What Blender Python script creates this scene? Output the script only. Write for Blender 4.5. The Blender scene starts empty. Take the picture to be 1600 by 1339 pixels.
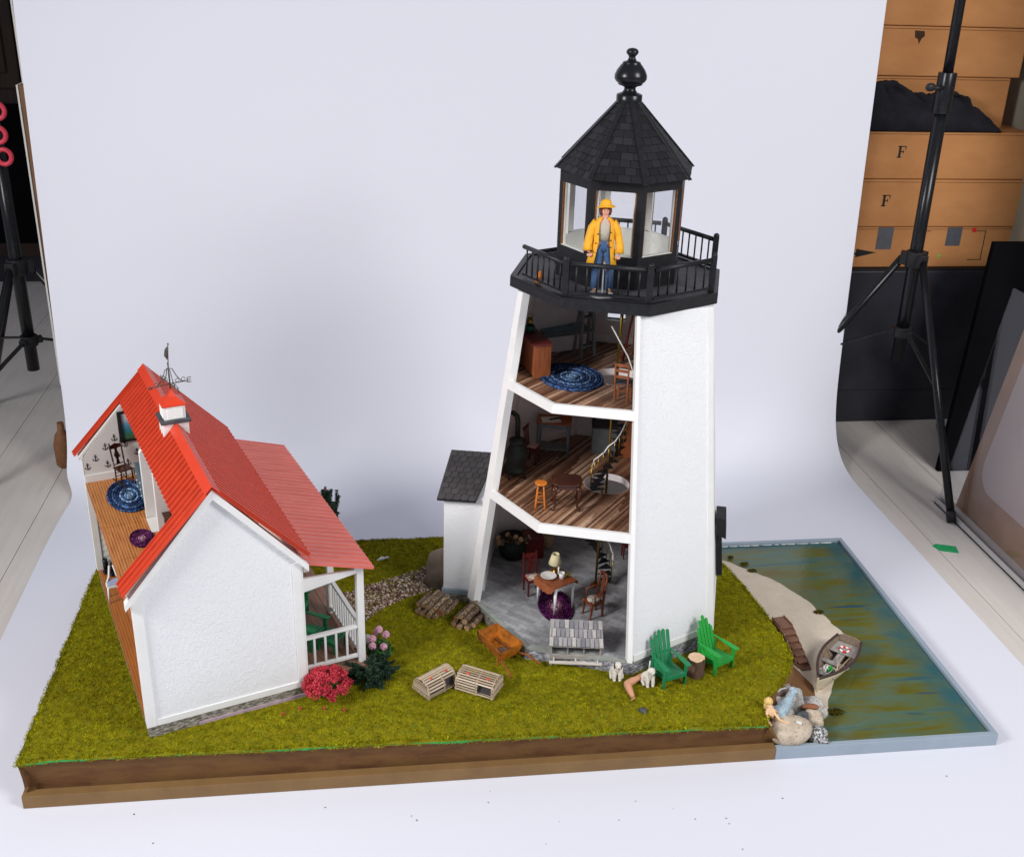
import bpy, bmesh, math, random
import numpy as np
from mathutils import Vector, Matrix, noise as mnoise

S = 0.01                      # everything below is measured in centimetres
scene = bpy.context.scene
col = scene.collection
R_ = math.radians
random.seed(7)

# ------------------------------------------------------------------ camera, world, lamps
cam_d = bpy.data.cameras.new('camera')
cam = bpy.data.objects.new('camera', cam_d)
col.objects.link(cam)
cam_d.sensor_width = 36.0
cam_d.lens = 36.0 * 1712.63 / 1600.0
cam_d.clip_start = 0.05
cam_d.clip_end = 60
_r = Vector((0.99141391, -0.12713128, 0.03059557))
_u = Vector((0.02414876, 0.40796648, 0.91267748))
_f = Vector((0.12851183, 0.90410231, -0.40753371))
m = Matrix.Identity(4)
for i in range(3):
    m[i][0] = _r[i]; m[i][1] = _u[i]; m[i][2] = -_f[i]
m[0][3], m[1][3], m[2][3] = 41.36*S, -105.29*S, 94.77*S
cam.matrix_world = m
scene.camera = cam

world = bpy.data.worlds.new('World')
scene.world = world
world.use_nodes = True
bg = world.node_tree.nodes['Background']
bg.inputs[0].default_value = (0.80, 0.84, 1.0, 1)
bg.inputs[1].default_value = 0.30

def area(name, loc, target, size, power, colr, spread=180):
    d = bpy.data.lights.new(name, 'AREA')
    d.shape = 'SQUARE'; d.size = size*S; d.energy = power; d.color = colr
    o = bpy.data.objects.new(name, d)
    col.objects.link(o)
    o.location = Vector(loc)*S
    d.spread = R_(spread)
    o.rotation_euler = (Vector(target)-Vector(loc)).to_track_quat('-Z', 'Y').to_euler()
    return o
area('softbox_light', (206, -124, 165), (100, 45, 22), 85, 39, (1.0, 0.98, 0.96))
area('softbox_light', (-102, -70, 135), (68, 28, 22), 55, 12, (1.0, 0.98, 0.97), 100)

scene.view_settings.view_transform = 'Standard'
scene.view_settings.look = 'None'
scene.view_settings.gamma = 1
scene.view_settings.exposure = 0
scene.view_settings.use_curve_mapping = False

# ------------------------------------------------------------------ materials
class NT:
    def __init__(s, name):
        s.m = bpy.data.materials.new(name); s.m.use_nodes = True
        s.t = s.m.node_tree; s.b = s.t.nodes['Principled BSDF']
        s.tc = s.t.nodes.new('ShaderNodeTexCoord')
    def n(s, typ, **kw):
        nd = s.t.nodes.new(typ)
        for k, v in kw.items():
            if k.startswith('_'): setattr(nd, k[1:], v)
            else: nd.inputs[k.replace('__', ' ')].default_value = v
        return nd
    def l(s, a, b): s.t.links.new(a, b)
    def coord(s, scale=(1, 1, 1), rot=(0, 0, 0)):
        mp = s.n('ShaderNodeMapping')
        mp.inputs['Scale'].default_value = tuple(c/S for c in scale)
        mp.inputs['Rotation'].default_value = tuple(R_(a) for a in rot)
        s.l(s.tc.outputs['Object'], mp.inputs['Vector'])
        return mp.outputs[0]
    def noise(s, scale, detail=4, rough=.55, coord=None, dist=0):
        nd = s.n('ShaderNodeTexNoise', Scale=scale, Detail=detail, Roughness=rough, Distortion=dist)
        s.l(coord or s.coord(), nd.inputs['Vector']); return nd.outputs['Fac']
    def ramp(s, fac, stops, interp='LINEAR'):
        nd = s.n('ShaderNodeValToRGB'); cr = nd.color_ramp; cr.interpolation = interp
        while len(cr.elements) < len(stops): cr.elements.new(.5)
        for e, (p, c) in zip(cr.elements, stops):
            e.position = p; e.color = (c[0], c[1], c[2], 1) if not isinstance(c, (int, float)) else (c, c, c, 1)
        s.l(fac, nd.inputs[0]); return nd.outputs[0]
    def mix(s, fac, a, b, mode='MIX'):
        nd = s.n('ShaderNodeMix', _data_type='RGBA', _blend_type=mode)
        for k, v in ((0, fac), (6, a), (7, b)):
            if hasattr(v, 'links'): s.l(v, nd.inputs[k])
            else: nd.inputs[k].default_value = v if k == 0 else (*v[:3], 1)
        return nd.outputs[2]
    def bump(s, h, dist=.03, strength=1):
        nd = s.n('ShaderNodeBump', Strength=strength, Distance=dist*S)
        s.l(h, nd.inputs['Height']); s.l(nd.outputs[0], s.b.inputs['Normal'])
    def attr(s, name='tone'):
        return s.n('ShaderNodeAttribute', _attribute_name=name).outputs['Fac']
    def out(s, c=None, rough=.5, metal=0, spec=.35):
        if c is not None:
            if hasattr(c, 'links'): s.l(c, s.b.inputs['Base Color'])
            else: s.b.inputs['Base Color'].default_value = (*c, 1)
        s.b.inputs['Roughness'].default_value = rough
        s.b.inputs['Metallic'].default_value = metal
        s.b.inputs['Specular IOR Level'].default_value = spec
        return s.m

def sc(c, k): return tuple(min(1, x*k) for x in c)
def paint(name, c, rough=.5, var=.12, scale=1.2, bump=.0, metal=0, spec=.35):
    t = NT(name)
    f = t.noise(scale, 5)
    cc = t.mix(t.ramp(f, [(.3, 0.0), (.7, 1.0)]), sc(c, 1-var), sc(c, 1+var))
    if bump: t.bump(t.noise(9, 4), bump)
    return t.out(cc, rough, metal, spec)
def wood(name, dark, light, stretch=(1, .08, 1), scale=5, rot=(0, 0, 0), rough=.5, bump=.02, spec=.4, mid=None):
    t = NT(name)
    c = t.coord(stretch, rot)
    f = t.noise(scale, 6, .6, c, .3)
    st = [(.3, dark), (.7, light)] if mid is None else [(.3, dark), (.5, mid), (.68, light)]
    cc = t.ramp(f, st)
    t.bump(f, bump)
    return t.out(cc, rough, 0, spec)
def toned(name, stops, rough=.6, nscale=5, namt=.35, bump=.02, spec=.3, metal=0):
    t = NT(name)
    c = t.ramp(t.attr(), stops)
    f = t.noise(nscale, 5)
    cc = t.mix(namt, c, t.ramp(f, [(.3, .25), (.7, 1.0)]), 'MULTIPLY')
    if bump: t.bump(f, bump)
    return t.out(cc, rough, metal, spec)

M = {}
def stucco(name, c):
    t = NT(name)
    a = t.noise(2.3, 3, .5, None, 1.2)
    b = t.noise(5.5, 4, .6)
    h = t.n('ShaderNodeMath', _operation='MULTIPLY_ADD'); t.l(b, h.inputs[0]); h.inputs[1].default_value = .35; t.l(a, h.inputs[2])
    t.bump(h.outputs[0], .095, 1)
    cc = t.mix(t.noise(.12, 3), sc(c, .96), c)
    return t.out(cc, .55, 0, .35)
M['stucco'] = stucco('white stucco', (.83, .84, .85))
M['white'] = paint('white trim paint', (.80, .80, .78), .4, .03, .5)
M['cream'] = paint('cream paint', (.78, .77, .71), .5, .05, .6)
M['lining'] = paint('pale plaster lining', (.74, .68, .66), .7, .06, .4)
M['wallpaper'] = paint('warm white wallpaper', (.70, .66, .62), .7, .03, .4)
M['black'] = paint('satin black paint', (.011, .0115, .014), .42, .35, 1.4, .02)
M['charcoal'] = paint('charcoal deck paint', (.062, .062, .07), .62, .3, .9, .02)
M['gloss_black'] = paint('gloss black lacquer', (.008, .0085, .011), .27, .2, 1.0)
M['dark'] = paint('black metal', (.012, .012, .014), .5, .4, 1)
M['iron'] = paint('weathered iron', (.11, .10, .085), .5, .4, 2, 0, .6)
M['red'] = paint('red roof enamel', (.52, .044, .014), .30, .1, .6)
M['red_cap'] = paint('red ridge enamel', (.64, .05, .018), .35, .04, .5)
t = NT('faded red porch roof with painted sheen')
c1 = t.noise(.5, 5, .6, t.coord((.35, 2.2, 1)))
M['red_faded_sheen'] = t.out(t.ramp(c1, [(.3, (.60, .105, .075)), (.7, (.72, .17, .125))]), .38, 0, .6)  # pinkish sheen of the sloping porch roof is painted into its red
M['shingle'] = toned('black shingles', [(0, (.008, .0082, .010)), (1, (.024, .024, .029))], .62, 6, .4, .03)
M['shingle_grey'] = toned('dark grey scalloped shingles', [(0, (.050, .045, .046)), (1, (.075, .068, .07))], .8, 6, .4, .02)
M['nest_shingle'] = toned('weathered grey shingles', [(0, (.20, .20, .22)), (.5, (.33, .32, .33)), (1, (.52, .49, .46))], .8, 4, .35, .02)
M['grey_wood'] = wood('weathered grey wood', (.20, .185, .17), (.42, .39, .36), (.1, 1, 1), 6)
M['pale_wood'] = wood('bleached wood', (.50, .46, .42), (.72, .67, .60), (.1, 1, 1), 5)
def stonepaper(name, dark, mid, light):
    t = NT(name)
    c = t.coord((.8, .8, 2.2))
    v = t.n('ShaderNodeTexVoronoi', Scale=1.9, Randomness=1); v.feature = 'F1'; t.l(c, v.inputs['Vector'])
    f = t.noise(3.2, 6, .7, c, 1.2)
    mx = t.n('ShaderNodeMath', _operation='MULTIPLY_ADD'); t.l(v.outputs['Distance'], mx.inputs[0]); mx.inputs[1].default_value = .35; t.l(f, mx.inputs[2])
    return t.out(t.ramp(mx.outputs[0], [(.42, dark), (.62, mid), (.82, light)]), .6)
M['stone'] = stonepaper('printed fieldstone', (.03, .027, .022), (.17, .15, .12), (.50, .47, .42))
M['stone_blue'] = stonepaper('printed bluestone', (.025, .025, .035), (.17, .17, .20), (.55, .55, .58))
# pine floor: orange strips with streaks along local y
def pine(name, a, b, c):
    t = NT(name)
    f = t.noise(2.4, 5, .6, t.coord((2.0, .13, 1)), .4)
    w = t.n('ShaderNodeTexWave', Scale=.55, Distortion=3.0, Detail=3); w.bands_direction = 'X'
    w.inputs['Detail Scale'].default_value = .6
    t.l(t.coord((1.6, .06, 1)), w.inputs['Vector'])
    mm = t.n('ShaderNodeMath', _operation='MULTIPLY_ADD'); t.l(w.outputs['Fac'], mm.inputs[0]); mm.inputs[1].default_value = .38; t.l(f, mm.inputs[2])
    return t.out(t.ramp(mm.outputs[0], [(.4, a), (.62, b), (.86, c)]), .42)
M['pine'] = pine('orange pine floor', (.27, .075, .014), (.46, .155, .03), (.58, .25, .07))
M['pine_dark'] = pine('amber pine floor', (.30, .09, .018), (.40, .13, .026), (.46, .17, .04))
M['strip'] = toned('walnut strip floor', [(0, (.085, .036, .020)), (.35, (.22, .10, .055)), (.7, (.42, .235, .14)), (1, (.70, .48, .33))], .42, 3, .5, .01, .4)
t = NT('grey slate tile floor')
bk = t.n('ShaderNodeTexBrick', Scale=1.0, Mortar__Size=.012, Brick__Width=1.5, Row__Height=.85, Bias=0)
bk.inputs['Color1'].default_value = (.30, .305, .32, 1); bk.inputs['Color2'].default_value = (.48, .485, .50, 1); bk.inputs['Mortar'].default_value = (.18, .18, .185, 1)
t.l(t.coord((1, 1, 1), (0, 0, 40)), bk.inputs['Vector'])
nz = t.noise(1.6, 6, .65, None, .8)
M['slate'] = t.out(t.mix(.55, bk.outputs['Color'], t.ramp(nz, [(.3, .35), (.7, 1.0)]), 'MULTIPLY'), .5)
M['slab'] = paint('grey green slab', (.30, .32, .29), .7, .15, 1.5)
M['blue_grey'] = paint('pale blue grey slab', (.26, .32, .35), .7, .15, 1.2)
M['deck'] = wood('brown porch deck', (.17, .085, .055), (.30, .17, .11), (1, .1, 1), 3)
# ground
t = NT('olive flock turf')
f1 = t.noise(.16, 4, .6); f2 = t.noise(1.9, 3, .8); f3 = t.noise(.75, 4, .6)
ca = t.ramp(f2, [(.36, (.13, .135, .003)), (.5, (.345, .345, .006)), (.62, (.62, .60, .016))])
cb = t.mix(t.ramp(f3, [(.34, .85), (.55, 0.0)]), ca, (.18, .165, .005))
M['turf'] = t.out(t.mix(t.ramp(f1, [(.38, 0.0), (.66, .45)]), cb, (.19, .17, .006)), .95, 0, .05)
t = NT('green painted ground')
f2 = t.noise(1.1, 4, .7)
M['turf_base'] = t.out(t.ramp(f2, [(.42, (.22, .18, .006)), (.66, (.16, .17, .012)), (.8, (.02, .26, .04))]), .9, 0, .1)
t = NT('brown painted soil')
f2 = t.noise(.5, 6, .65, t.coord((.4, .4, 1.2)), .4)
M['soil'] = t.out(t.ramp(f2, [(.3, (.115, .050, .026)), (.5, (.17, .085, .036)), (.7, (.19, .105, .036))]), .6, 0, .15)
M['trim_brown'] = paint('brown base edging', (.205, .118, .045), .55, .12, .3)
M['trim_brown_top'] = paint('ochre base edging top', (.25, .15, .045), .55, .12, .5)
M['trim_blue'] = paint('blue grey base edging', (.30, .365, .43), .5, .06, .3)
t = NT('varnished painted water')
cc = t.coord((.085, .62, 1), (0, 0, 2))
fa = t.noise(.9, 4, .55, cc, .55); fb = t.noise(.30, 3, .5, t.coord((.4, 1.0, 1)), .5)
c1 = t.ramp(fa, [(.30, (.050, .120, .115)), (.42, (.085, .135, .075)), (.53, (.110, .120, .026)), (.62, (.115, .105, .014)), (.76, (.115, .080, .014))])
c2 = t.mix(t.ramp(fb, [(.48, 0.0), (.70, .7)]), c1, (.085, .155, .125))
c3 = t.mix(t.ramp(t.noise(.62, 3, .5, t.coord((.13, .85, 1)), .4), [(.62, 0.0), (.70, .7)]), c2, (.010, .060, .13))
sx_ = t.n('ShaderNodeSeparateXYZ'); t.l(t.tc.outputs['Object'], sx_.inputs[0])
ed_ = t.n('ShaderNodeMapRange'); ed_.inputs['From Min'].default_value = 1.165; ed_.inputs['From Max'].default_value = 1.20; t.l(sx_.outputs['X'], ed_.inputs['Value'])
ee_ = t.n('ShaderNodeMapRange'); ee_.inputs['From Min'].default_value = .485; ee_.inputs['From Max'].default_value = .505; t.l(sx_.outputs['Y'], ee_.inputs['Value'])
em_ = t.n('ShaderNodeMath', _operation='MAXIMUM'); t.l(ed_.outputs[0], em_.inputs[0]); t.l(ee_.outputs[0], em_.inputs[1])
en_ = t.n('ShaderNodeMath', _operation='MULTIPLY'); t.l(em_.outputs[0], en_.inputs[0]); t.l(t.ramp(t.noise(.35, 3), [(.35, .45), (.6, 1.0)]), en_.inputs[1])
c3 = t.mix(en_.outputs[0], c3, (.03, .105, .12))
t.bump(t.noise(1.5, 3), .02)
M['water'] = t.out(c3, .09, 0, .38)
t = NT('pale sand')
f2 = t.noise(5, 4, .8); f3 = t.noise(.4, 4)
t.bump(f2, .06)
M['sand'] = t.out(t.mix(.5, t.ramp(f3, [(.3, (.54, .45, .33)), (.7, (.68, .58, .45))]), t.ramp(f2, [(.3, (.46, .40, .32)), (.7, (.80, .73, .62))])), .9, 0, .1)
M['pebble'] = toned('path pebbles', [(0, (.08, .045, .03)), (.3, (.28, .165, .115)), (.65, (.52, .38, .29)), (1, (.85, .74, .62))], .6, 4, .3, .01)
M['paper'] = paint('white studio paper', (.72, .73, .80), .8, .008, .01, 0, 0, .1)
t = NT('pale wood floorboards')
c = t.coord((1, .06, 1)); f = t.noise(.9, 6, .6, c, .4)
f4 = t.noise(.05, 4, .5)
ccx = t.mix(.5, t.ramp(f, [(.3, (.58, .53, .48)), (.7, (.72, .67, .62))]), t.ramp(f4, [(.3, (.58, .54, .49)), (.7, (.72, .68, .63))]))
M['boards'] = t.out(ccx, .45)
t = NT('brown cardboard')
f = t.noise(.12, 5, .6, t.coord((.6, 1, 1.3))); f4 = t.noise(3, 3)
t.bump(f4, .02)
M['card'] = t.out(t.ramp(f, [(.3, (.42, .18, .062)), (.7, (.54, .25, .095))]), .7, 0, .2)
M['card_edge'] = paint('cardboard seam', (.05, .022, .01), .9)
M['cabinet'] = paint('dark blue black cabinet', (.022, .023, .032), .5, .25, .2)
M['plaster'] = paint('olive grey wall plaster', (.30, .28, .22), .85, .1, .1)
M['dark_wall'] = paint('near black wall', (.004, .004, .005), .9, .3, .1, 0, 0, .05)
M['green_paint'] = paint('bright green paint', (.02, .34, .07), .5, .3, 2)
M['pink_edge'] = paint('pale mauve foundation edge', (.48, .36, .42), .6)
M['speck'] = paint('dark dust speck', (.16, .15, .14), .8)
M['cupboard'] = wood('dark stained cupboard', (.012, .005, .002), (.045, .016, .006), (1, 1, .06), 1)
M['window_brown'] = paint('window edge wood', (.20, .085, .035), .6, .3, 3)
M['edge_wood'] = wood('raw brown board edge', (.16, .075, .03), (.30, .16, .075), (1, 1, .1), 1.5)
M['cloth'] = paint('navy black cloth', (.008, .008, .013), .9, .4, .5)
M['pink'] = paint('pink red plastic clamp', (.75, .06, .10), .35)
M['green_tag'] = paint('green card tag', (.02, .36, .12), .5)
M['tape'] = paint('grey tape', (.09, .095, .11), .4)
M['ink'] = paint('black ink', (.008, .008, .008), .6)
M['red_dot'] = paint('red sticker', (.6, .02, .02), .5)
M['green_dot'] = paint('green sticker', (.2, .5, .08), .5)
# furniture
M['green_dk'] = paint('deep green chair paint', (.012, .20, .075), .42, .06, 1)
M['green_lt'] = paint('bright green chair paint', (.018, .32, .045), .42, .06, 1)
M['rust'] = toned('rusted orange metal', [(0, (.60, .19, .010)), (1, (.24, .07, .018))], .65, 1.6, .8, .03)
t = NT('mottled bark')
c1 = t.ramp(t.attr(), [(0, (.17, .105, .06)), (1, (.42, .30, .18))])
c2 = t.mix(t.ramp(t.noise(3.2, 5, .7), [(.4, 0.0), (.6, 1.0)]), (.045, .030, .022), c1)
c3 = t.mix(t.ramp(t.noise(4.5, 3, .6), [(.60, 0.0), (.66, .8)]), c2, (.62, .54, .44))
t.bump(t.noise(5, 4), .1)
M['bark'] = t.out(c3, .85, 0, .2)
M['cut'] = paint('cut log end', (.55, .34, .18), .8, .25, 3)
M['cut_orange'] = paint('orange cut log', (.40, .15, .06), .7, .2, 3)
M['stump_bark'] = wood('stump bark', (.04, .02, .015), (.20, .11, .07), (1, 1, .12), 4, (0, 0, 0), .8, .1)
M['stump_top'] = paint('pale stump top', (.66, .46, .29), .7, .15, 1.5)
M['trap'] = toned('bleached trap slats', [(0, (.40, .30, .20)), (1, (.70, .57, .42))], .75, 4, .3, .02)
M['trap_in'] = paint('trap inner net with gap shade', (.05, .045, .045), .9)  # net coloured dark so the gaps between slats look shaded
M['trap_red'] = paint('orange red tag', (.55, .10, .05), .6)
M['mahogany'] = paint('dark red mahogany', (.135, .015, .012), .35, .25, 2)
M['carved'] = paint('carved reddish wood', (.16, .042, .016), .38, .25, 2)
M['cherry'] = wood('cherry wood', (.19, .050, .016), (.34, .10, .032), (1, 1, .1), 3, (0, 0, 0), .4)
M['walnut'] = paint('glossy walnut', (.055, .017, .009), .18, .25, 1)
M['orange_wood'] = paint('orange stool varnish', (.58, .17, .02), .3, .1, 1)
M['shade'] = paint('cream lampshade', (.74, .66, .40), .7, .04, 1)
M['brass'] = paint('brass', (.36, .24, .05), .3, .15, 2, 0, .9)
M['porcelain'] = paint('white porcelain', (.82, .80, .76), .2, .02, 1)
M['yellow'] = paint('yellow plastic', (.75, .60, .02), .4)
M['blueplastic'] = paint('dark blue fabric', (.022, .022, .13), .6)
M['stove'] = paint('cast iron stove', (.012, .016, .014), .45, .3, 1)
M['grey_paint'] = paint('grey painted wood', (.16, .18, .19), .6, .12, 1)
M['blue_dresser'] = paint('slate blue dresser', (.10, .15, .18), .5, .12, 1)
M['green_jar'] = paint('green glazed jar', (.02, .10, .07), .3)
M['wicker'] = paint('pale basket', (.42, .30, .18), .8, .3, 6, .05)
def stripes(name, a, b, s_, rot):
    t = NT(name)
    w = t.n('ShaderNodeTexChecker', Scale=s_); t.l(t.coord((1, 1, 1), rot), w.inputs['Vector'])
    w.inputs['Color1'].default_value = (*a, 1); w.inputs['Color2'].default_value = (*b, 1)
    return t.out(w.outputs['Color'], .8)
M['check'] = stripes('black and cream check', (.02, .015, .015), (.66, .58, .48), 4.2, (20, 0, 40))
M['pinkcheck'] = stripes('red and cream check', (.40, .08, .07), (.68, .55, .48), 5, (0, 0, 45))
M['cushion_blue'] = paint('pale blue cushion', (.36, .42, .58), .8, .06, 2)
M['blanket'] = paint('cream cloth', (.70, .64, .52), .9, .08, 2)
def braid(name, stops, ringscale):
    t = NT(name)
    at = t.attr()
    f = t.n('ShaderNodeTexVoronoi', Scale=4.2); t.l(t.coord(), f.inputs['Vector'])
    fl = t.ramp(f.outputs['Color'], [(.2, 0.0), (.8, 1.0)])
    c = t.ramp(at, stops)
    cc = t.mix(.75, c, t.ramp(f.outputs['Color'], [(.2, .2), (.5, .7), (.7, 2.6)]), 'MULTIPLY')
    t.bump(f.outputs['Distance'], .12, 1)
    return t.out(cc, .9, 0, .1)
M['rug_blue'] = braid('braided blue rug', [(0, (.012, .024, .08)), (.5, (.04, .085, .19)), (1, (.22, .34, .48))], 1)
M['rug_purple'] = braid('braided purple rug', [(0, (.045, .006, .045)), (.6, (.10, .02, .07)), (1, (.42, .24, .32))], 1)
M['coat'] = paint('yellow oilskin', (.82, .40, .02), .5, .07, 1.5, .05)
M['jeans'] = paint('blue denim', (.055, .115, .24), .85, .4, 4, .03)
M['sweater'] = paint('oatmeal sweater', (.46, .42, .34), .9, .1, 5, .04)
M['skin'] = paint('doll skin', (.72, .38, .28), .5, .05, 2)
M['skin2'] = paint('pinkish bare foot skin', (.60, .30, .18), .5, .12, 1)
M['hair'] = paint('auburn hair', (.13, .035, .015), .6)
M['boot'] = paint('tan boots', (.30, .17, .08), .6, .2, 3)
M['clear'] = paint('white stand plastic', (.70, .70, .68), .3)
M['fur'] = paint('cream dog fur', (.72, .68, .60), .7, .12, 4, .05)
M['fur_dk'] = paint('dark dog patches', (.03, .022, .018), .7)
M['mermaid_blue'] = paint('pale blue scales', (.34, .45, .52), .4, .35, 7, .05)
M['mermaid_skin'] = paint('peach glazed skin', (.80, .52, .30), .35, .12, 2)
M['mermaid_hair'] = paint('golden hair', (.76, .52, .18), .5, .2, 4, .05)
def rock(name, a, b, sp, scale=1.2, spd=.62):
    t = NT(name)
    f = t.noise(scale, 5, .6); g = t.noise(3.6, 3, .7)
    c = t.ramp(f, [(.3, a), (.7, b)])
    cc = t.mix(t.ramp(g, [(spd, 0.0), (spd+.05, 1.0)]), c, sp)
    t.bump(f, .06)
    return t.out(cc, .7, 0, .3)
M['rock_tan'] = rock('speckled tan granite', (.42, .34, .25), (.60, .52, .41), (.16, .09, .05), .8, .60)
M['rock_grey'] = rock('grey beach stone', (.27, .26, .245), (.62, .59, .55), (.16, .12, .09), 1.5, .58)
M['rock_dark'] = rock('dark slate stone', (.028, .032, .035), (.13, .14, .15), (.45, .45, .45), 1.1, .68)
M['rock_bw'] = rock('black and white granite', (.05, .05, .05), (.15, .15, .15), (.62, .62, .60), 2, .5)
M['rock_brown'] = rock('brown boulder', (.15, .11, .08), (.27, .20, .15), (.09, .08, .06), .3, .62)
M['rock_red'] = rock('red brown stone', (.20, .075, .035), (.30, .12, .06), (.15, .06, .04), 1)
M['drift'] = toned('driftwood', [(0, (.10, .055, .04)), (.5, (.26, .22, .20)), (1, (.85, .84, .82))], .6, 1.5, .4, .05)
M['boat_in'] = wood('aged boat planking', (.17, .125, .09), (.33, .25, .18), (.1, 1, 1), 5)
M['boat_out'] = wood('cream boat hull', (.52, .44, .30), (.68, .60, .44), (.1, 1, .6), 4)
M['boat_rim'] = paint('dark boat gunwale', (.060, .035, .032), .6, .25, 2)
M['oar'] = paint('pale oar wood', (.55, .40, .25), .6, .1, 2)
M['life_w'] = paint('life ring white', (.80, .78, .74), .5)
M['life_r'] = paint('life ring red', (.60, .04, .03), .5)
M['leaf_dk'] = toned('dark evergreen foliage', [(0, (.006, .020, .012)), (1, (.030, .065, .035))], .8, 4, .4, 0, .2)
M['leaf_gr'] = toned('green leaves', [(0, (.02, .09, .015)), (1, (.08, .22, .05))], .7, 4, .3, 0, .3)
M['blossom_red'] = toned('coral red blossom', [(0, (.40, .015, .03)), (1, (.72, .07, .10))], .7, 4, .3, 0, .2)
M['blossom_pink'] = toned('pink hydrangea blossom', [(0, (.60, .22, .36)), (1, (.85, .52, .62))], .7, 4, .2, 0, .2)
M['terracotta'] = paint('terracotta', (.42, .13, .05), .7)
M['seaweed'] = toned('olive seaweed', [(0, (.05, .04, .005)), (1, (.14, .12, .01))], .9, 4, .4, 0, .1)
M['stair_brown'] = paint('brown stair paint', (.175, .085, .055), .6, .15, 1)
M['foam'] = paint('white glue line', (.75, .8, .8), .3, .3, 3)
M['alum'] = paint('aluminium channel', (.55, .55, .55), .3, .05, 1, 0, .6)
t = NT('clear acrylic')
tr_ = t.n('ShaderNodeBsdfTransparent'); tr_.inputs[0].default_value = (.90, .91, .94, 1)
gl_ = t.n('ShaderNodeBsdfGlossy', Roughness=.04); mx_ = t.n('ShaderNodeMixShader'); mx_.inputs[0].default_value = .055
t.l(tr_.outputs[0], mx_.inputs[1]); t.l(gl_.outputs[0], mx_.inputs[2])
t.l(mx_.outputs[0], t.t.nodes['Material Output'].inputs['Surface'])
M['acrylic'] = t.m
t = NT('lantern glass')
tr_ = t.n('ShaderNodeBsdfTransparent'); tr_.inputs[0].default_value = (.97, .975, .985, 1)
gl_ = t.n('ShaderNodeBsdfGlossy', Roughness=.02); mx_ = t.n('ShaderNodeMixShader'); mx_.inputs[0].default_value = .055
t.l(tr_.outputs[0], mx_.inputs[1]); t.l(gl_.outputs[0], mx_.inputs[2])
t.l(mx_.outputs[0], t.t.nodes['Material Output'].inputs['Surface'])
M['glass'] = t.m
M['frame_brown'] = paint('tan fibreboard', (.36, .20, .11), .6, .12, .2)
M['beige'] = paint('beige mount board', (.50, .38, .32), .7, .05, .1)
M['teal'] = paint('teal glass', (.10, .22, .25), .3)
t = NT('painted seascape')
c = t.noise(1.1, 4, .6, t.coord((.6, 1, 2.0)), .5)
gr = t.n('ShaderNodeSeparateXYZ'); t.l(t.tc.outputs['Generated'], gr.inputs[0])
mm = t.n('ShaderNodeMath', _operation='MULTIPLY_ADD'); t.l(c, mm.inputs[0]); mm.inputs[1].default_value = .35; t.l(gr.outputs['Z'], mm.inputs[2])
M['seascape'] = t.out(t.ramp(mm.outputs[0], [(.25, (.05, .13, .04)), (.5, (.03, .20, .22)), (.75, (.10, .30, .48)), (1, (.55, .62, .66))]), .5)

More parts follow.
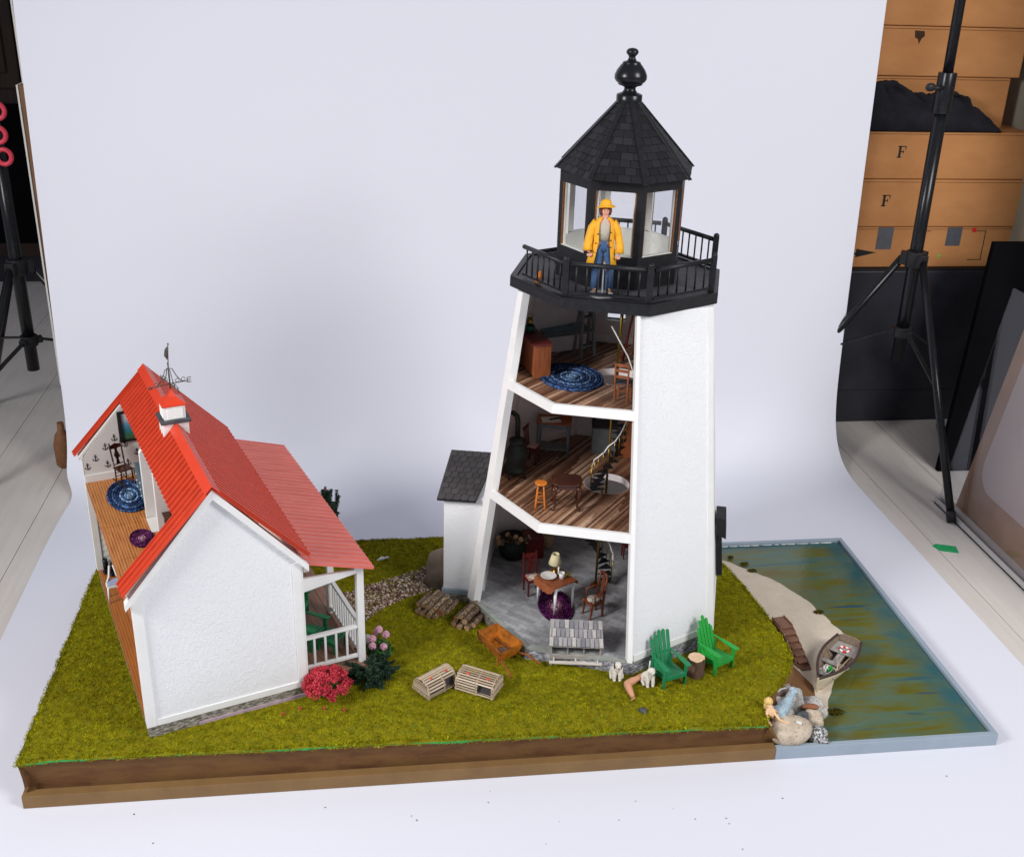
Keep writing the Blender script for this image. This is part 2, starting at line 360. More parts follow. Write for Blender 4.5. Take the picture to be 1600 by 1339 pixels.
# ------------------------------------------------------------------ mesh builder
class MB:
    def __init__(s):
        s.v = []; s.f = []; s.mi = []; s.sm = []; s.tn = []; s.mats = []; s.M = Matrix.Identity(4); s.tone = 0.5; s.cur = 0; s.smooth = False
    def mat(s, name):
        if name not in s.mats: s.mats.append(name)
        s.cur = s.mats.index(name); return s
    def add(s, vs, fs, smooth=None):
        b = len(s.v)
        for p in vs:
            s.v.append(tuple(s.M @ Vector(p))); s.tn.append(s.tone)
        sm = s.smooth if smooth is None else smooth
        for i, f in enumerate(fs):
            s.f.append(tuple(b+i2 for i2 in f)); s.mi.append(s.cur)
            s.sm.append(sm[i] if isinstance(sm, list) else sm)
    def hexa(s, a, b):       # two quads (4 points each), b above a
        s.add(list(a)+list(b), [(3, 2, 1, 0), (4, 5, 6, 7), (0, 1, 5, 4), (1, 2, 6, 5), (2, 3, 7, 6), (3, 0, 4, 7)])
    def box(s, c, sz, rz=0, ry=0, rx=0):
        hx, hy, hz = sz[0]/2, sz[1]/2, sz[2]/2
        T = Matrix.Translation(c) @ Matrix.Rotation(rz, 4, 'Z') @ Matrix.Rotation(ry, 4, 'Y') @ Matrix.Rotation(rx, 4, 'X')
        P = [T @ Vector((x, y, z)) for z in (-hz, hz) for x, y in ((-hx, -hy), (hx, -hy), (hx, hy), (-hx, hy))]
        s.hexa(P[:4], P[4:])
    def b2(s, x0, x1, y0, y1, z0, z1):
        s.box(((x0+x1)/2, (y0+y1)/2, (z0+z1)/2), (abs(x1-x0), abs(y1-y0), abs(z1-z0)))
    def bar(s, p0, p1, w, h, up=(0, 0, 1)):
        p0 = Vector(p0); p1 = Vector(p1); d = (p1-p0).normalized(); up = Vector(up)
        if abs(d.dot(up)) > .98: up = Vector((1, 0, 0)) if abs(d.x) < .9 else Vector((0, 1, 0))
        sx = d.cross(up).normalized(); uz = sx.cross(d).normalized()
        o = [(-w/2, -h/2), (w/2, -h/2), (w/2, h/2), (-w/2, h/2)]
        s.hexa([p0+sx*a+uz*b for a, b in o], [p1+sx*a+uz*b for a, b in o])
    def extr(s, poly, vec):
        n = len(poly); vec = Vector(vec)
        vs = [Vector(p) for p in poly]+[Vector(p)+vec for p in poly]
        s.add(vs, [tuple(reversed(range(n))), tuple(range(n, 2*n))]+[(i, (i+1) % n, n+(i+1) % n, n+i) for i in range(n)])
    def tube(s, pts, r, n=8, caps=True, smooth=True):
        pts = [Vector(p) for p in pts]; m_ = len(pts)
        rs = r if isinstance(r, (list, tuple)) else [r]*m_
        vs = []; prev = None
        for i, p in enumerate(pts):
            d = (pts[min(i+1, m_-1)]-pts[max(i-1, 0)]).normalized()
            if prev is None:
                a = d.orthogonal().normalized()
            else:
                a = (prev-d*prev.dot(d)).normalized()
            prev = a; b = d.cross(a)
            for k in range(n):
                t_ = 2*math.pi*k/n
                vs.append(p+(a*math.cos(t_)+b*math.sin(t_))*rs[i])
        fs = []
        for i in range(m_-1):
            for k in range(n):
                k2 = (k+1) % n
                fs.append((i*n+k, i*n+k2, (i+1)*n+k2, (i+1)*n+k))
        sm = [smooth]*len(fs)
        if caps:
            fs.append(tuple(reversed(range(n)))); fs.append(tuple((m_-1)*n+k for k in range(n))); sm += [False, False]
        s.add(vs, fs, sm)
    def lathe(s, c, prof, n=24, smooth=True):
        vs = []; fs = []
        for r, z in prof:
            for k in range(n):
                t_ = 2*math.pi*k/n; vs.append((c[0]+r*math.cos(t_), c[1]+r*math.sin(t_), c[2]+z))
        m_ = len(prof)
        for i in range(m_-1):
            for k in range(n):
                k2 = (k+1) % n; fs.append((i*n+k, i*n+k2, (i+1)*n+k2, (i+1)*n+k))
        sm = [smooth]*len(fs)
        fs.append(tuple(reversed(range(n)))); fs.append(tuple((m_-1)*n+k for k in range(n))); sm += [False, False]
        s.add(vs, fs, sm)
    def ball(s, c, r, n=12, m_=8, nz=0, ns=1.0, seed=0, smooth=True):
        r = (r, r, r) if isinstance(r, (int, float)) else r
        vs = []; fs = []
        for i in range(m_+1):
            ph = math.pi*i/m_
            for k in range(n):
                t_ = 2*math.pi*k/n
                d = Vector((math.sin(ph)*math.cos(t_), math.sin(ph)*math.sin(t_), -math.cos(ph)))
                q = 1+nz*mnoise.noise(d*ns+Vector((seed*7.3, seed*3.1, 0))) if nz else 1
                vs.append((c[0]+d.x*r[0]*q, c[1]+d.y*r[1]*q, c[2]+d.z*r[2]*q))
        for i in range(m_):
            for k in range(n):
                k2 = (k+1) % n; fs.append((i*n+k, i*n+k2, (i+1)*n+k2, (i+1)*n+k))
        s.add(vs, fs, smooth)
    def loft(s, rings, n=16, caps=True, smooth=True, arc=None):
        # rings: (x,y,z,rx,ry)
        vs = []
        for (x, y, z, rx, ry) in rings:
            for k in range(n):
                t_ = 2*math.pi*k/n if arc is None else arc[0]+(arc[1]-arc[0])*k/(n-1)
                vs.append((x+rx*math.cos(t_), y+ry*math.sin(t_), z))
        fs = []
        kk = n if arc is None else n-1
        for i in range(len(rings)-1):
            for k in range(kk):
                k2 = (k+1) % n; fs.append((i*n+k, i*n+k2, (i+1)*n+k2, (i+1)*n+k))
        sm = [smooth]*len(fs)
        if caps and arc is None:
            fs.append(tuple(reversed(range(n)))); fs.append(tuple((len(rings)-1)*n+k for k in range(n))); sm += [False]*2
        s.add(vs, fs, sm)

def build(name, mb, mat=None, parent=None, bevel=0, loc=None, solid=0, sub=0):
    me = bpy.data.meshes.new(name)
    me.from_pydata([(a*S, b*S, c*S) for a, b, c in mb.v], [], mb.f)
    mats = mb.mats if mb.mats else [mat]
    for mn in mats: me.materials.append(M[mn])
    if mb.mats: me.polygons.foreach_set('material_index', mb.mi)
    me.polygons.foreach_set('use_smooth', mb.sm)
    a = me.attributes.new('tone', 'FLOAT', 'POINT'); a.data.foreach_set('value', mb.tn)
    me.validate(); me.update()
    o = bpy.data.objects.new(name, me); col.objects.link(o)
    if parent is not None: o.parent = parent
    if loc: o.location = Vector(loc)*S
    if solid:
        md = o.modifiers.new('solid', 'SOLIDIFY'); md.thickness = solid*S; md.offset = 0
    if sub:
        md = o.modifiers.new('sub', 'SUBSURF'); md.levels = sub; md.render_levels = sub
    if bevel:
        md = o.modifiers.new('bevel', 'BEVEL'); md.width = bevel*S; md.segments = 2; md.limit_method = 'ANGLE'
    return o
def tag(o, label=None, cat=None, group=None, kind=None):
    if label: o['label'] = label
    if cat: o['category'] = cat
    if group: o['group'] = group
    if kind: o['kind'] = kind
    return o
def thing(name, label, cat, loc=(0, 0, 0), rz=0, group=None):
    o = bpy.data.objects.new(name, None); col.objects.link(o); o.empty_display_size = .02
    o.location = Vector(loc)*S; o.rotation_euler = (0, 0, R_(rz))
    return tag(o, label, cat, group)
def copy_tree(o, parent=None):
    c = o.copy(); col.objects.link(c); c.parent = parent
    for ch in list(o.children): copy_tree(ch, c)
    return c

def B(*boxes):
    mb = MB()
    for b in boxes: mb.b2(*b)
    return mb
# ------------------------------------------------------------------ the setting: studio floor, paper sweep, walls
mb = MB(); x = -160
while x < 260:
    mb.tone = random.random(); mb.b2(x+.06, x+13-.06, -130, 330, -.9, -.12); x += 13
mb.b2(-160, 260, -130, 330, -1.5, -1.0)
tag(build('floor', mb, 'boards'), kind='structure')
# paper sweep
prof = [(-125, -.05), (0, -.05), (70, -.05), (76, .0), (80, .5), (83.5, 1.9), (86.3, 4.4), (88.2, 8), (89.4, 13), (90.2, 20), (92.2, 45), (94.8, 85), (98, 135), (99, 160)]
mb = MB(); n_ = 24; vs = []
for (y, z) in prof:
    xl = -12.2 if z < 1 else -14.2-min(z, 20)*.02
    if y <= 70: xl = -11.5 - max(0, (y-20))*.035
    xr = 135.0
    if y < 16: xr = 135.6
    for k in range(n_+1):
        q = k/n_
        vs.append((xl+(xr-xl)*q, y, z + (.05*math.sin(q*9) if z > 5 else 0)))
fs = []
for i in range(len(prof)-1):
    for k in range(n_):
        a = i*(n_+1)+k; fs.append((a, a+1, a+n_+2, a+n_+1))
mb.add(vs, fs, True)
tag(build('backdrop', mb, 'paper', sub=2), kind='structure')
tag(build('wall', B((175, 176, 60, 118, 0, 150), (-160, 260, 330, 334, 0, 200)), 'plaster'), kind='structure')

# black cabinet and cardboard boxes on the right
t_ = thing('low_cabinet', 'long blue black cabinet with a plinth standing on the floor under the cardboard boxes', 'cabinet', (154, 112, 0))
build('body', B((-26, 21, -8, 20, 7.4, 34.2)), 'cabinet', t_, .3)
build('plinth', B((-26, 20.8, -7.6, 20, 0, 7.3)), 'cabinet', t_, .1)
build('top', B((-26, 20.9, -7.9, 20, 34.25, 34.6)), 'dark', t_)
def letterF(mb, x, y, z, h):
    w = h*.82; th = .06
    def q(x0, x1, z0, z1): mb.b2(x+x0*w, x+x1*w, y-th, y, z+z0*h, z+z1*h)
    q(.18, .42, .0, 1); q(.04, .56, 0, .07); q(.04, .95, .93, 1.0); q(.42, .70, .47, .55)
    q(.88, .95, .70, .93); q(.66, .72, .36, .66)
def cbox(label, x0, x1, y0, y1, z0, z1, rz=0, extra=None, group='cardboard boxes stacked on the cabinet'):
    cx_, cy_ = (x0+x1)/2, (y0+y1)/2
    t_ = thing('cardboard_box', label, 'box', (cx_, cy_, z0), rz, group)
    w, d, h = (x1-x0)/2, (y1-y0)/2, z1-z0
    build('carton', B((-w, w, -d, d, 0.05, h)), 'card', t_, .25)
    build('flap_seam', B((-w+.4, w-.4, -d-.03, -d+.05, h-.5, h-.42)), 'card_edge', t_)
    if extra:
        for nm, mt, fn in extra:
            e = MB(); fn(e, w, d, h); build(nm, e, mt, t_)
    return t_
cbox('lowest cardboard box, taped, with a printed arrow and brackets, resting on the black cabinet', 134, 176.5, 105, 124, 34.65, 43.2, 0, [
    ('tape_strip', 'tape', lambda e, w, d, h: e.b2(-9.5, -6.2, -d-.08, -d+.01, 3.9, h-.1)),
    ('tape_strip', 'tape', lambda e, w, d, h: e.b2(5.6, 8.8, -d-.08, -d+.01, 4.6, h-.1)),
    ('printed_arrow', 'ink', lambda e, w, d, h: (e.b2(-16, -13.4, -d-.05, -d+.02, 2.8, 3.2), e.extr([(-13.6, -d-.05, 2.2), (-9.2, -d-.05, 3.2), (-13.6, -d-.05, 4.0)], (0, .07, 0)))),
    ('printed_bracket', 'ink', lambda e, w, d, h: (e.b2(-1.2, 2, -d-.05, -d+.02, h-.9, h-.78), e.b2(-1.2, -1.05, -d-.05, -d+.02, 1.3, h-.85), e.b2(-1.2, 2, -d-.05, -d+.02, 1.25, 1.4))),
    ('printed_bracket', 'ink', lambda e, w, d, h: (e.b2(11.5, 14.2, -d-.05, -d+.02, h-.9, h-.78), e.b2(14.0, 14.15, -d-.05, -d+.02, 1.6, h-.85), e.b2(11.2, 14.2, -d-.05, -d+.02, 1.55, 1.7))),
    ('sticker', 'red_dot', lambda e, w, d, h: e.b2(11.0, 11.9, -d-.06, -d+.01, h-1.1, h-.2)),
    ('sticker', 'green_dot', lambda e, w, d, h: e.extr([(4.4, -d-.05, 2.0), (4.4, -d-.05, 2.8), (5.4, -d-.05, 2.5)], (0, .06, 0)))])
fe = lambda xx: [('printed_letter', 'ink', lambda e, w, d, h: letterF(e, xx, -d-.02, 4.3, 2.3))]
cbox('cardboard box marked F, lower of the two lettered ones beside the light stand', 134, 179, 104.6, 124, 43.25, 52.9, 0, fe(-11.4))
cbox('cardboard box marked F, upper of the two lettered ones, under the dark cloth', 134, 180, 104.8, 124, 52.95, 62.3, 0, fe(-10.2))
cbox('cardboard box behind the dark cloth, directly on the top lettered box', 134, 171.0, 110, 124, 62.35, 72.2)
cbox('cardboard box with a torn hole, second from the top of the stack', 134, 172.5, 109.6, 124, 72.25, 81.6, 0, [('torn_hole', 'card_edge', lambda e, w, d, h: e.extr([(-4.6, -d-.04, 8.6), (-4.4, -d-.04, 7.3), (-3.7, -d-.04, 7.0), (-3.4, -d-.04, 6.1), (-3.0, -d-.04, 7.1), (-2.4, -d-.04, 7.6), (-2.6, -d-.04, 8.5)], (0, .06, 0)))])
cbox('topmost cardboard box of the stack, cut by the top of the picture', 134, 173.5, 109.6, 124, 81.65, 92)
# dark crumpled cloth
mb = MB(); nx, ny = 46, 26; vs = []; fs = []
for j in range(ny+1):
    for i in range(nx+1):
        a = i/nx; b = j/ny
        x = 134+a*34; y = 104.4+b*7.5
        env = max(0, math.sin(math.pi*min(1, max(0, a*1.0))))**.45*max(0, math.sin(math.pi*min(1, b*1.05)))**.5
        top = 11.0*(1-.62*max(0, (a-.60)/.4))*(.86+.22*math.sin(a*9))
        z = 62.4+env*top*(.86+.28*mnoise.noise(Vector((a*5, b*5, 1))))+1.3*abs(mnoise.noise(Vector((a*11, b*9, 3))))*env**.5+.08
        y += 2.6*mnoise.noise(Vector((a*9, b*7, 8)))*env
        vs.append((x, y, z))
for j in range(ny):
    for i in range(nx):
        a = j*(nx+1)+i; fs.append((a, a+1, a+nx+2, a+nx+1))
mb.add(vs, fs, True)
tag(build('folded_cloth', mb, 'cloth', solid=.25), 'crumpled navy black cloth heaped on the lettered cardboard box', 'cloth')

def light_stand(label, hub, feet, zh2, top, rpole=1.05):
    t_ = thing('light_stand', label, 'stand', (hub[0], hub[1], 0), 0, 'black tripod light stands beside the backdrop')
    hz = hub[2]
    p = MB(); p.tube([(0, 0, zh2-6), (top[0]*.33, top[1]*.33, hz+30)], rpole+.15, 20)
    build('pole', p, 'gloss_black', t_)
    p = MB(); p.tube([(top[0]*.30, top[1]*.30, hz+28), (top[0], top[1], hz+105)], rpole-.15, 20)
    build('pole', p, 'gloss_black', t_)
    c = MB(); c.tube([(top[0]*.31, top[1]*.31, hz+26.5), (top[0]*.33, top[1]*.33, hz+33.5)], rpole+.55, 24)
    c = build('collar', c, 'gloss_black', t_, .05)
    k = MB(); k.tube([(-1, 0, hz+31), (-2.9, -.3, hz+31)], .45, 10); k.ball((-3.3, -.3, hz+31.1), (1.0, .45, .75), 12, 8)
    build('knob', k, 'dark', c)
    h = MB(); h.tube([(0, 0, hz-1.5), (0, 0, hz+1.5)], rpole+.8, 16)
    for f in feet:
        d = Vector((f[0], f[1], 0)).normalized(); h.bar((0, 0, hz), (d.x*2.8, d.y*2.8, hz), 1.8, 2.4)
    build('hub', h, 'dark', t_, .1)
    h = MB(); h.tube([(0, 0, zh2-1), (0, 0, zh2+1)], rpole+.6, 16)
    for f in feet:
        d = Vector((f[0], f[1], 0)).normalized(); h.bar((0, 0, zh2), (d.x*2.4, d.y*2.4, zh2), 1.4, 1.2)
    build('lower_hub', h, 'dark', t_, .1)
    for f in feet:
        d = Vector((f[0], f[1], 0)); dn = d.normalized()
        a = Vector((dn.x*2.4, dn.y*2.4, hz)); g = Vector((d.x, d.y, .6))
        l = MB(); l.tube([a, g], .72, 14); lo = build('leg', l, 'gloss_black', t_)
        l = MB(); l.tube([g+(a-g)*.03, g-(a-g)*.012], .86, 14); build('foot_cap', l, 'dark', lo)
        mid = a+(g-a)*.5
        l = MB(); l.bar((dn.x*2.2, dn.y*2.2, zh2), mid, .75, .35); build('brace', l, 'dark', t_)
light_stand('black light stand in front of the cardboard boxes, foot on the pale floorboards', (144.2, 85, 42), [(2, -26.3), (-23, 14), (20, 13)], 27.6, (.6, 3.4))
light_stand('black light stand at the left edge behind the backdrop', (-23.2, 104, 36), [(-8, -27), (22, 10), (-16, 20)], 21.5, (-1, 1), 1.0)
# clamps on left stand
for i, (z, lab) in enumerate(((64.5, 'pink red clamp, topmost of three gripping the left light stand'), (60.4, 'pink red clamp between the two others on the left light stand'), (56.6, 'pink red clamp, lowest of three gripping the left light stand'))):
    mb = MB(); mb.tube([(1.25*math.cos(R_(200+k*15)), -.1, 1.3*math.sin(R_(200+k*15))) for k in range(20)], .42, 10)
    tag(build('spring_clamp', mb, 'pink', loc=(-22.0-.4*(i == 1), 102.3, z)), lab, 'clamp', 'pink clamps on the left light stand')

# boards standing behind the paper on the left
for (z0, z1, xo, lab) in ((69.6, 100, -16.3, 'upper wooden panel whose raw brown edge shows beside the backdrop'), (14, 69.3, -17.4, 'lower wooden panel whose raw brown edge shows beside the backdrop')):
    t_ = thing('wood_panel', lab, 'panel', (xo, 99.5, z0), 0, 'wood panels behind the left side of the backdrop')
    build('panel', B((.35, 26, 0, 3, 0, z1-z0)), 'edge_wood', t_, .05)
    build('edge_strip', B((0, .32, -.2, 3.2, 0, z1-z0)), 'cream', t_)
# dark cupboard far left
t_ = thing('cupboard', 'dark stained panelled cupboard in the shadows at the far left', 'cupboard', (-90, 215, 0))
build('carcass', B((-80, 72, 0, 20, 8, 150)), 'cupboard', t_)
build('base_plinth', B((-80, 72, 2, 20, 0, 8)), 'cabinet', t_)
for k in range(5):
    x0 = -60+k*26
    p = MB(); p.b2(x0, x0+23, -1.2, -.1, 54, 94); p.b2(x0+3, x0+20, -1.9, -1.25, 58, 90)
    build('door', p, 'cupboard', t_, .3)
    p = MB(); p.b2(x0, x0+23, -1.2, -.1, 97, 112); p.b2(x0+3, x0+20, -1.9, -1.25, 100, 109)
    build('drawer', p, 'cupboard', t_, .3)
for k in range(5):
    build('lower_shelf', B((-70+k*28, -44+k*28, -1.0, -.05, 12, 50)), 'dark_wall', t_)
mb = MB(); mb.lathe((0, 0, 0), [(1.3, 0), (1.7, .5), (1.8, 4.5), (1.3, 6.5), (.7, 7.3), (.6, 9)], 14)
tag(build('brown_jug', mb, 'window_brown', loc=(-16.6, 93, -.1)), 'small brown jug on the floor half hidden by the left side of the backdrop', 'jug')

# acrylic sheet in a channel, framed board and black board leaning behind it
t_ = thing('acrylic_sheet', 'clear acrylic sheet leaning in an aluminium channel at the right edge', 'acrylic sheet', (147.5, 66, 0))
p = MB(); p.hexa([(-.25, -46, .5), (.05, -46, .5), (.05, 0, .5), (-.25, 0, .5)], [(5.4, -46, 42), (5.7, -46, 42), (5.7, 0, 42), (5.4, 0, 42)])
build('pane', p, 'acrylic', t_)
build('bottom_channel', B((-.75, -.35, -46, .3, -.05, 1.2), (.2, .7, -46, .3, -.05, 1.0), (-.75, .7, -46, .3, -.1, .35)), 'alum', t_, .05)
t_ = thing('framed_board', 'tan fibreboard with a rounded beige opening leaning behind the acrylic sheet', 'board', (150.5, 65, 0))
def lean(y, z, off=0): return (off+z*.16, y, z)
p = MB(); p.hexa([lean(-46, 0), lean(-46, 0, .5), lean(0, 0, .5), lean(0, 0)], [lean(-46, 44), lean(-46, 44, .5), lean(0, 44, .5), lean(0, 44)])
build('board', p, 'frame_brown', t_)
pts = []
cy_, hw_, z0_, z1_, r_ = -25, 21.5, 6, 60, 5
for (ay, az, a0) in ((cy_+hw_-r_, z0_+r_, -90), (cy_+hw_-r_, 43.9-0, 0), (cy_-hw_+r_, 43.9-0, 90), (cy_-hw_+r_, z0_+r_, 180)):
    if az > 40:
        pts.append(lean(cy_+(hw_ if a0 == 0 else -hw_), 43.8, -.06)); continue
    for k in range(7):
        a = R_(a0+k*15); pts.append(lean(ay+r_*math.cos(a), az+r_*math.sin(a), -.06))
p = MB(); p.extr(pts, (-.12, 0, 0)); build('mount', p, 'beige', t_)
t_ = thing('black_board', 'black board leaning behind the acrylic sheet against the dark corner', 'board', (156, 79, 0))
p = MB(); p.hexa([(-2, 0, 0), (12, 0, 0), (12, 1.2, 0), (-2, 1.2, 0)], [(6, 10, 44), (20, 10, 44), (20, 11.2, 44), (6, 11.2, 44)])
build('board', p, 'dark_wall', t_)
mb = MB(); mb.extr([(0, 0, 0), (.9, .7, 0), (4.1, -.5, 0), (3.5, -2.6, 0), (.7, -1.6, 0)], (0, 0, .12))
tag(build('paper_tag', mb, 'green_tag', loc=(138.6, 50.6, -.11)), 'green pointed card tag lying on the floorboards below the light stand', 'tag')

# ------------------------------------------------------------------ display base
W_, D_, H_ = 122, 51.7, 1.75
t_ = thing('display_base', 'flat display base with brown painted edging at left and blue grey edging round the water', 'display base', (61, 25.8, 0))
def rel(mb): mb.M = Matrix.Translation((-61, -25.8, 0)); return mb
mb = rel(MB()); mb.b2(1.3, 120.7, 1.3, 50.4, .03, .95); build('plywood', mb, 'trim_brown', t_)
mb = rel(MB()); mb.b2(0, 91.7, 0, 1.25, 0, H_-.02); mb.b2(0, 1.25, 1.26, D_-1.26, 0, H_-.02); mb.b2(0, 91.7, D_-1.25, D_, 0, H_-.02); build('brown_edging', mb, 'trim_brown', t_, .06)
mb = rel(MB()); mb.b2(91.72, 122, 0, .72, 0, H_); mb.b2(121.3, 122, .73, D_-.73, 0, H_); mb.b2(91.72, 122, D_-.72, D_, 0, H_); build('blue_edging', mb, 'trim_blue', t_, .06)
tag(build('water', B((91, 121.28, .74, 50.95, .96, 1.28)), 'water'), kind='structure')
mb = MB(); x = 99
while x < 119.5:
    l = random.uniform(.5, 2.2); mb.tube([(x, 50.85, 1.32), (x+l, 50.85, 1.32)], random.uniform(.05, .1), 6); x += l+random.uniform(.05, .6)
tag(build('foam', mb, 'foam'), kind='structure')

# terrain
GR = [(-.6, 90.5), (1, 90.5), (3.5, 91.2), (6, 92.4), (9, 95.6), (12.5, 98.0), (15, 98.8), (18.4, 99.1), (25.8, 98.8), (32.9, 98.0), (37.7, 97.1), (40.6, 96.6), (45, 96.2), (52, 96)]
def xr(y):
    for (a, xa), (b, xb) in zip(GR, GR[1:]):
        if a <= y <= b: return xa+(xb-xa)*(y-a)/(b-a)
    return GR[0][1] if y < 0 else GR[-1][1]
def sst(a, b, x):
    t_ = min(1, max(0, (x-a)/(b-a))); return t_*t_*(3-2*t_)
def gz(x, y):
    z = 6.5-.35*sst(70, 90, x)
    fe = 6.45-.0155*x
    z += (fe-z)*(1-sst(.5, 5, y))
    z += (5.1-z)*sst(40, 50.5, y)
    z += (5.0-z)*sst(4.5, .3, xr(y)-x)
    z += (5.9-z)*sst(5, 0, x)*.8
    z += .12*mnoise.noise(Vector((x*.16, y*.16, 0)))
    return z
def rotw(u, v):
    a = R_(19.8); return (14.35+u*math.cos(a)-v*math.sin(a), 3.16+u*math.sin(a)+v*math.cos(a))
NX, NY = 120, 64
mb = MB(); vs = []; fs = []
for j in range(NY+1):
    y = .55+(51.4-.55)*j/NY
    for i in range(NX+1):
        q = i/NX; x = -.25+(xr(y)+.25)*q
        e = .18*mnoise.noise(Vector((x*.7, y*.7, 5)))
        yy = y+(e if j in (0, NY) else 0); xx = x+(e*1.6 if i in (0, NX) else 0)
        vs.append((xx, yy, gz(x, y)-(.25 if (i in (0, NX) or j in (0, NY)) else 0)))
for j in range(NY):
    for i in range(NX):
        a = j*(NX+1)+i; fs.append((a, a+1, a+NX+2, a+NX+1))
mb.add(vs, fs, True)
# turf fibres
PATH = [(35.5, 21.5), (40.2, 26.0), (42.7, 28.8), (46.5, 31.6), (50, 33.0), (52.5, 36), (49, 39.4), (42.9, 36.2), (40.0, 34.9), (36.0, 32.6), (30, 31), (30, 23)]
def inpoly(px, py, poly):
    c = False; n = len(poly); j = n-1
    for i in range(n):
        xi, yi = poly[i]; xj, yj = poly[j]
        if (yi > py) != (yj > py) and px < (xj-xi)*(py-yi)/(yj-yi)+xi: c = not c
        j = i
    return c
HOUSEP = [rotw(.15, .1), rotw(28.2, 1.1), rotw(28.2, 39), rotw(.15, 39)]
TC0 = (73.55, 29.3)
rng = random.Random(3)
nb = 0; V = []; TN = []
while nb < 330000:
    x = rng.uniform(-.5, 99.3); y = rng.uniform(.45, 51.5)
    lim = xr(y)
    if x > lim+.25: continue
    edge = min(y-.45, 51.5-y, x+.5, lim+.2-x)
    if edge < .5 and mnoise.noise(Vector((x*.35, y*.35, 2))) > .22 and rng.random() < .85: continue
    if (x-TC0[0])**2+(y-TC0[1])**2 < 17.3**2: continue
    if inpoly(x, y, HOUSEP): continue
    if 29 < x < 53 and 20 < y < 40 and inpoly(x, y, PATH): continue
    z = gz(x, y)-.05
    h = rng.uniform(.10, .28)*(1+.5*mnoise.noise(Vector((x*1.1, y*1.1, 0))))
    a = rng.uniform(0, 6.283); w = rng.uniform(.035, .07); lx = rng.uniform(-.12, .12); ly = rng.uniform(-.12, .12)
    if edge < .3: h *= .9; z -= rng.uniform(0, .45); lx *= 2; ly *= 2
    ca, sa = math.cos(a)*w, math.sin(a)*w
    V.extend((x-ca, y-sa, z, x+ca, y+sa, z, x+lx, y+ly, z+h)); nb += 1
nbase = len(mb.v)
base_v = np.array(mb.v, dtype=np.float32).reshape(-1, 3)
allv = np.concatenate([base_v, np.array(V, dtype=np.float32).reshape(-1, 3)])*S
me = bpy.data.meshes.new('grass')
nf0 = len(mb.f); nl = nf0*4+nb*3
me.vertices.add(len(allv)); me.vertices.foreach_set('co', allv.ravel())
me.loops.add(nl); me.polygons.add(nf0+nb)
lv = np.concatenate([np.array(mb.f, dtype=np.int32).ravel(), np.arange(nb*3, dtype=np.int32)+nbase])
me.loops.foreach_set('vertex_index', lv)
ls = np.concatenate([np.arange(nf0, dtype=np.int32)*4, nf0*4+np.arange(nb, dtype=np.int32)*3])
me.polygons.foreach_set('loop_start', ls)
me.materials.append(M['turf_base']); me.materials.append(M['turf'])
me.polygons.foreach_set('material_index', np.concatenate([np.zeros(nf0, dtype=np.int32), np.ones(nb, dtype=np.int32)]))
me.update(calc_edges=True); me.validate()
o = bpy.data.objects.new('grass', me); col.objects.link(o); tag(o, 'olive green model turf covering the land', 'grass', kind='stuff')

# soil body under the turf, with front face and bank towards the beach
mb = MB(); vs = []; fs = []
rows = 46
cols_ = []
for i in range(140):
    cols_.append(i/139)
# front face
prof_f = [(.60, 1.0), (.85, .96), (1.25, .7), (1.55, .45), (1.7, .2), (1.65, 0)]
for i, q in enumerate(cols_):
    x = -.1+q*91.0
    top = gz(x, .6)-.12
    for (yy, k) in prof_f:
        z = 1.0+(top-1.0)*k
        yj = yy+.14*mnoise.noise(Vector((x*.12, z*.6, 0)))
        vs.append((x, yj, z))
m_ = len(prof_f)
for i in range(139):
    for k in range(m_-1):
        a = i*m_+k; fs.append((a, a+1, a+m_+1, a+m_))
mb.add(vs, fs, True)
# left face
vs = []; fs = []
for i in range(41):
    y = .7+i/40*50.3; top = gz(.2, y)-.12
    for (xx, k) in ((-.15, 1.0), (.15, .9), (.7, .55), (.75, .3), (.3, .12), (.6, 0)):
        vs.append((xx+.1*mnoise.noise(Vector((y*.3, k*3, 4))), y, 1.0+(top-1.0)*k))
for i in range(40):
    for k in range(5):
        a = i*6+k; fs.append((a, a+6, a+7, a+1))
mb.add(vs, fs, True)
# back face
mb.b2(.5, 96, 50.6, 51.3, 1, 4.6)
# bank
vs = []; fs = []; NB = 60; KB = 12
def bankw(y): return 4.6*sst(19, 9, y)*(.72+.28*sst(0, 7, y))+1.0
for i in range(NB+1):
    y = .62+(51.2-.62)*i/NB
    x0 = xr(y)-.05; z0 = gz(x0, y)-.15; w = bankw(y)
    if y < 5: w = 3.0+.15*y
    for k in range(KB+1):
        q = k/KB
        z = z0+(1.05-z0)*(q**.75 if y < 14 else q**.6)
        vs.append((x0+w*q+.12*mnoise.noise(Vector((y*.5, q*3, 1))), y+.25*mnoise.noise(Vector((y*.4, q*3, 9)))*(0 if i == 0 else 1), z))
for i in range(NB):
    for k in range(KB):
        a = i*(KB+1)+k; fs.append((a, a+1, a+KB+2, a+KB+1))
mb.add(vs, fs, True)
ep = [vs[k] for k in range(KB+1)]
mb.mat('soil')
mb.mi = [0]*len(mb.f)
vs = []; fs = []
ep = [(90.6, .6, gz(90.6, .6)-.12)]+[tuple(p) for p in ep]
for (x, y, zt) in ep:
    for (yy, k) in prof_f: vs.append((x, yy+.14*mnoise.noise(Vector((x*.12, (1+(zt-1)*k)*.6, 0))), 1.0+max(0, zt-1.0)*k))
for i in range(len(ep)-1):
    for k in range(m_-1):
        a = i*m_+k; fs.append((a, a+1, a+m_+1, a+m_))
mb.add(vs, fs, True)
mb.mat('green_paint'); gs = []; gf = []; n9 = 0
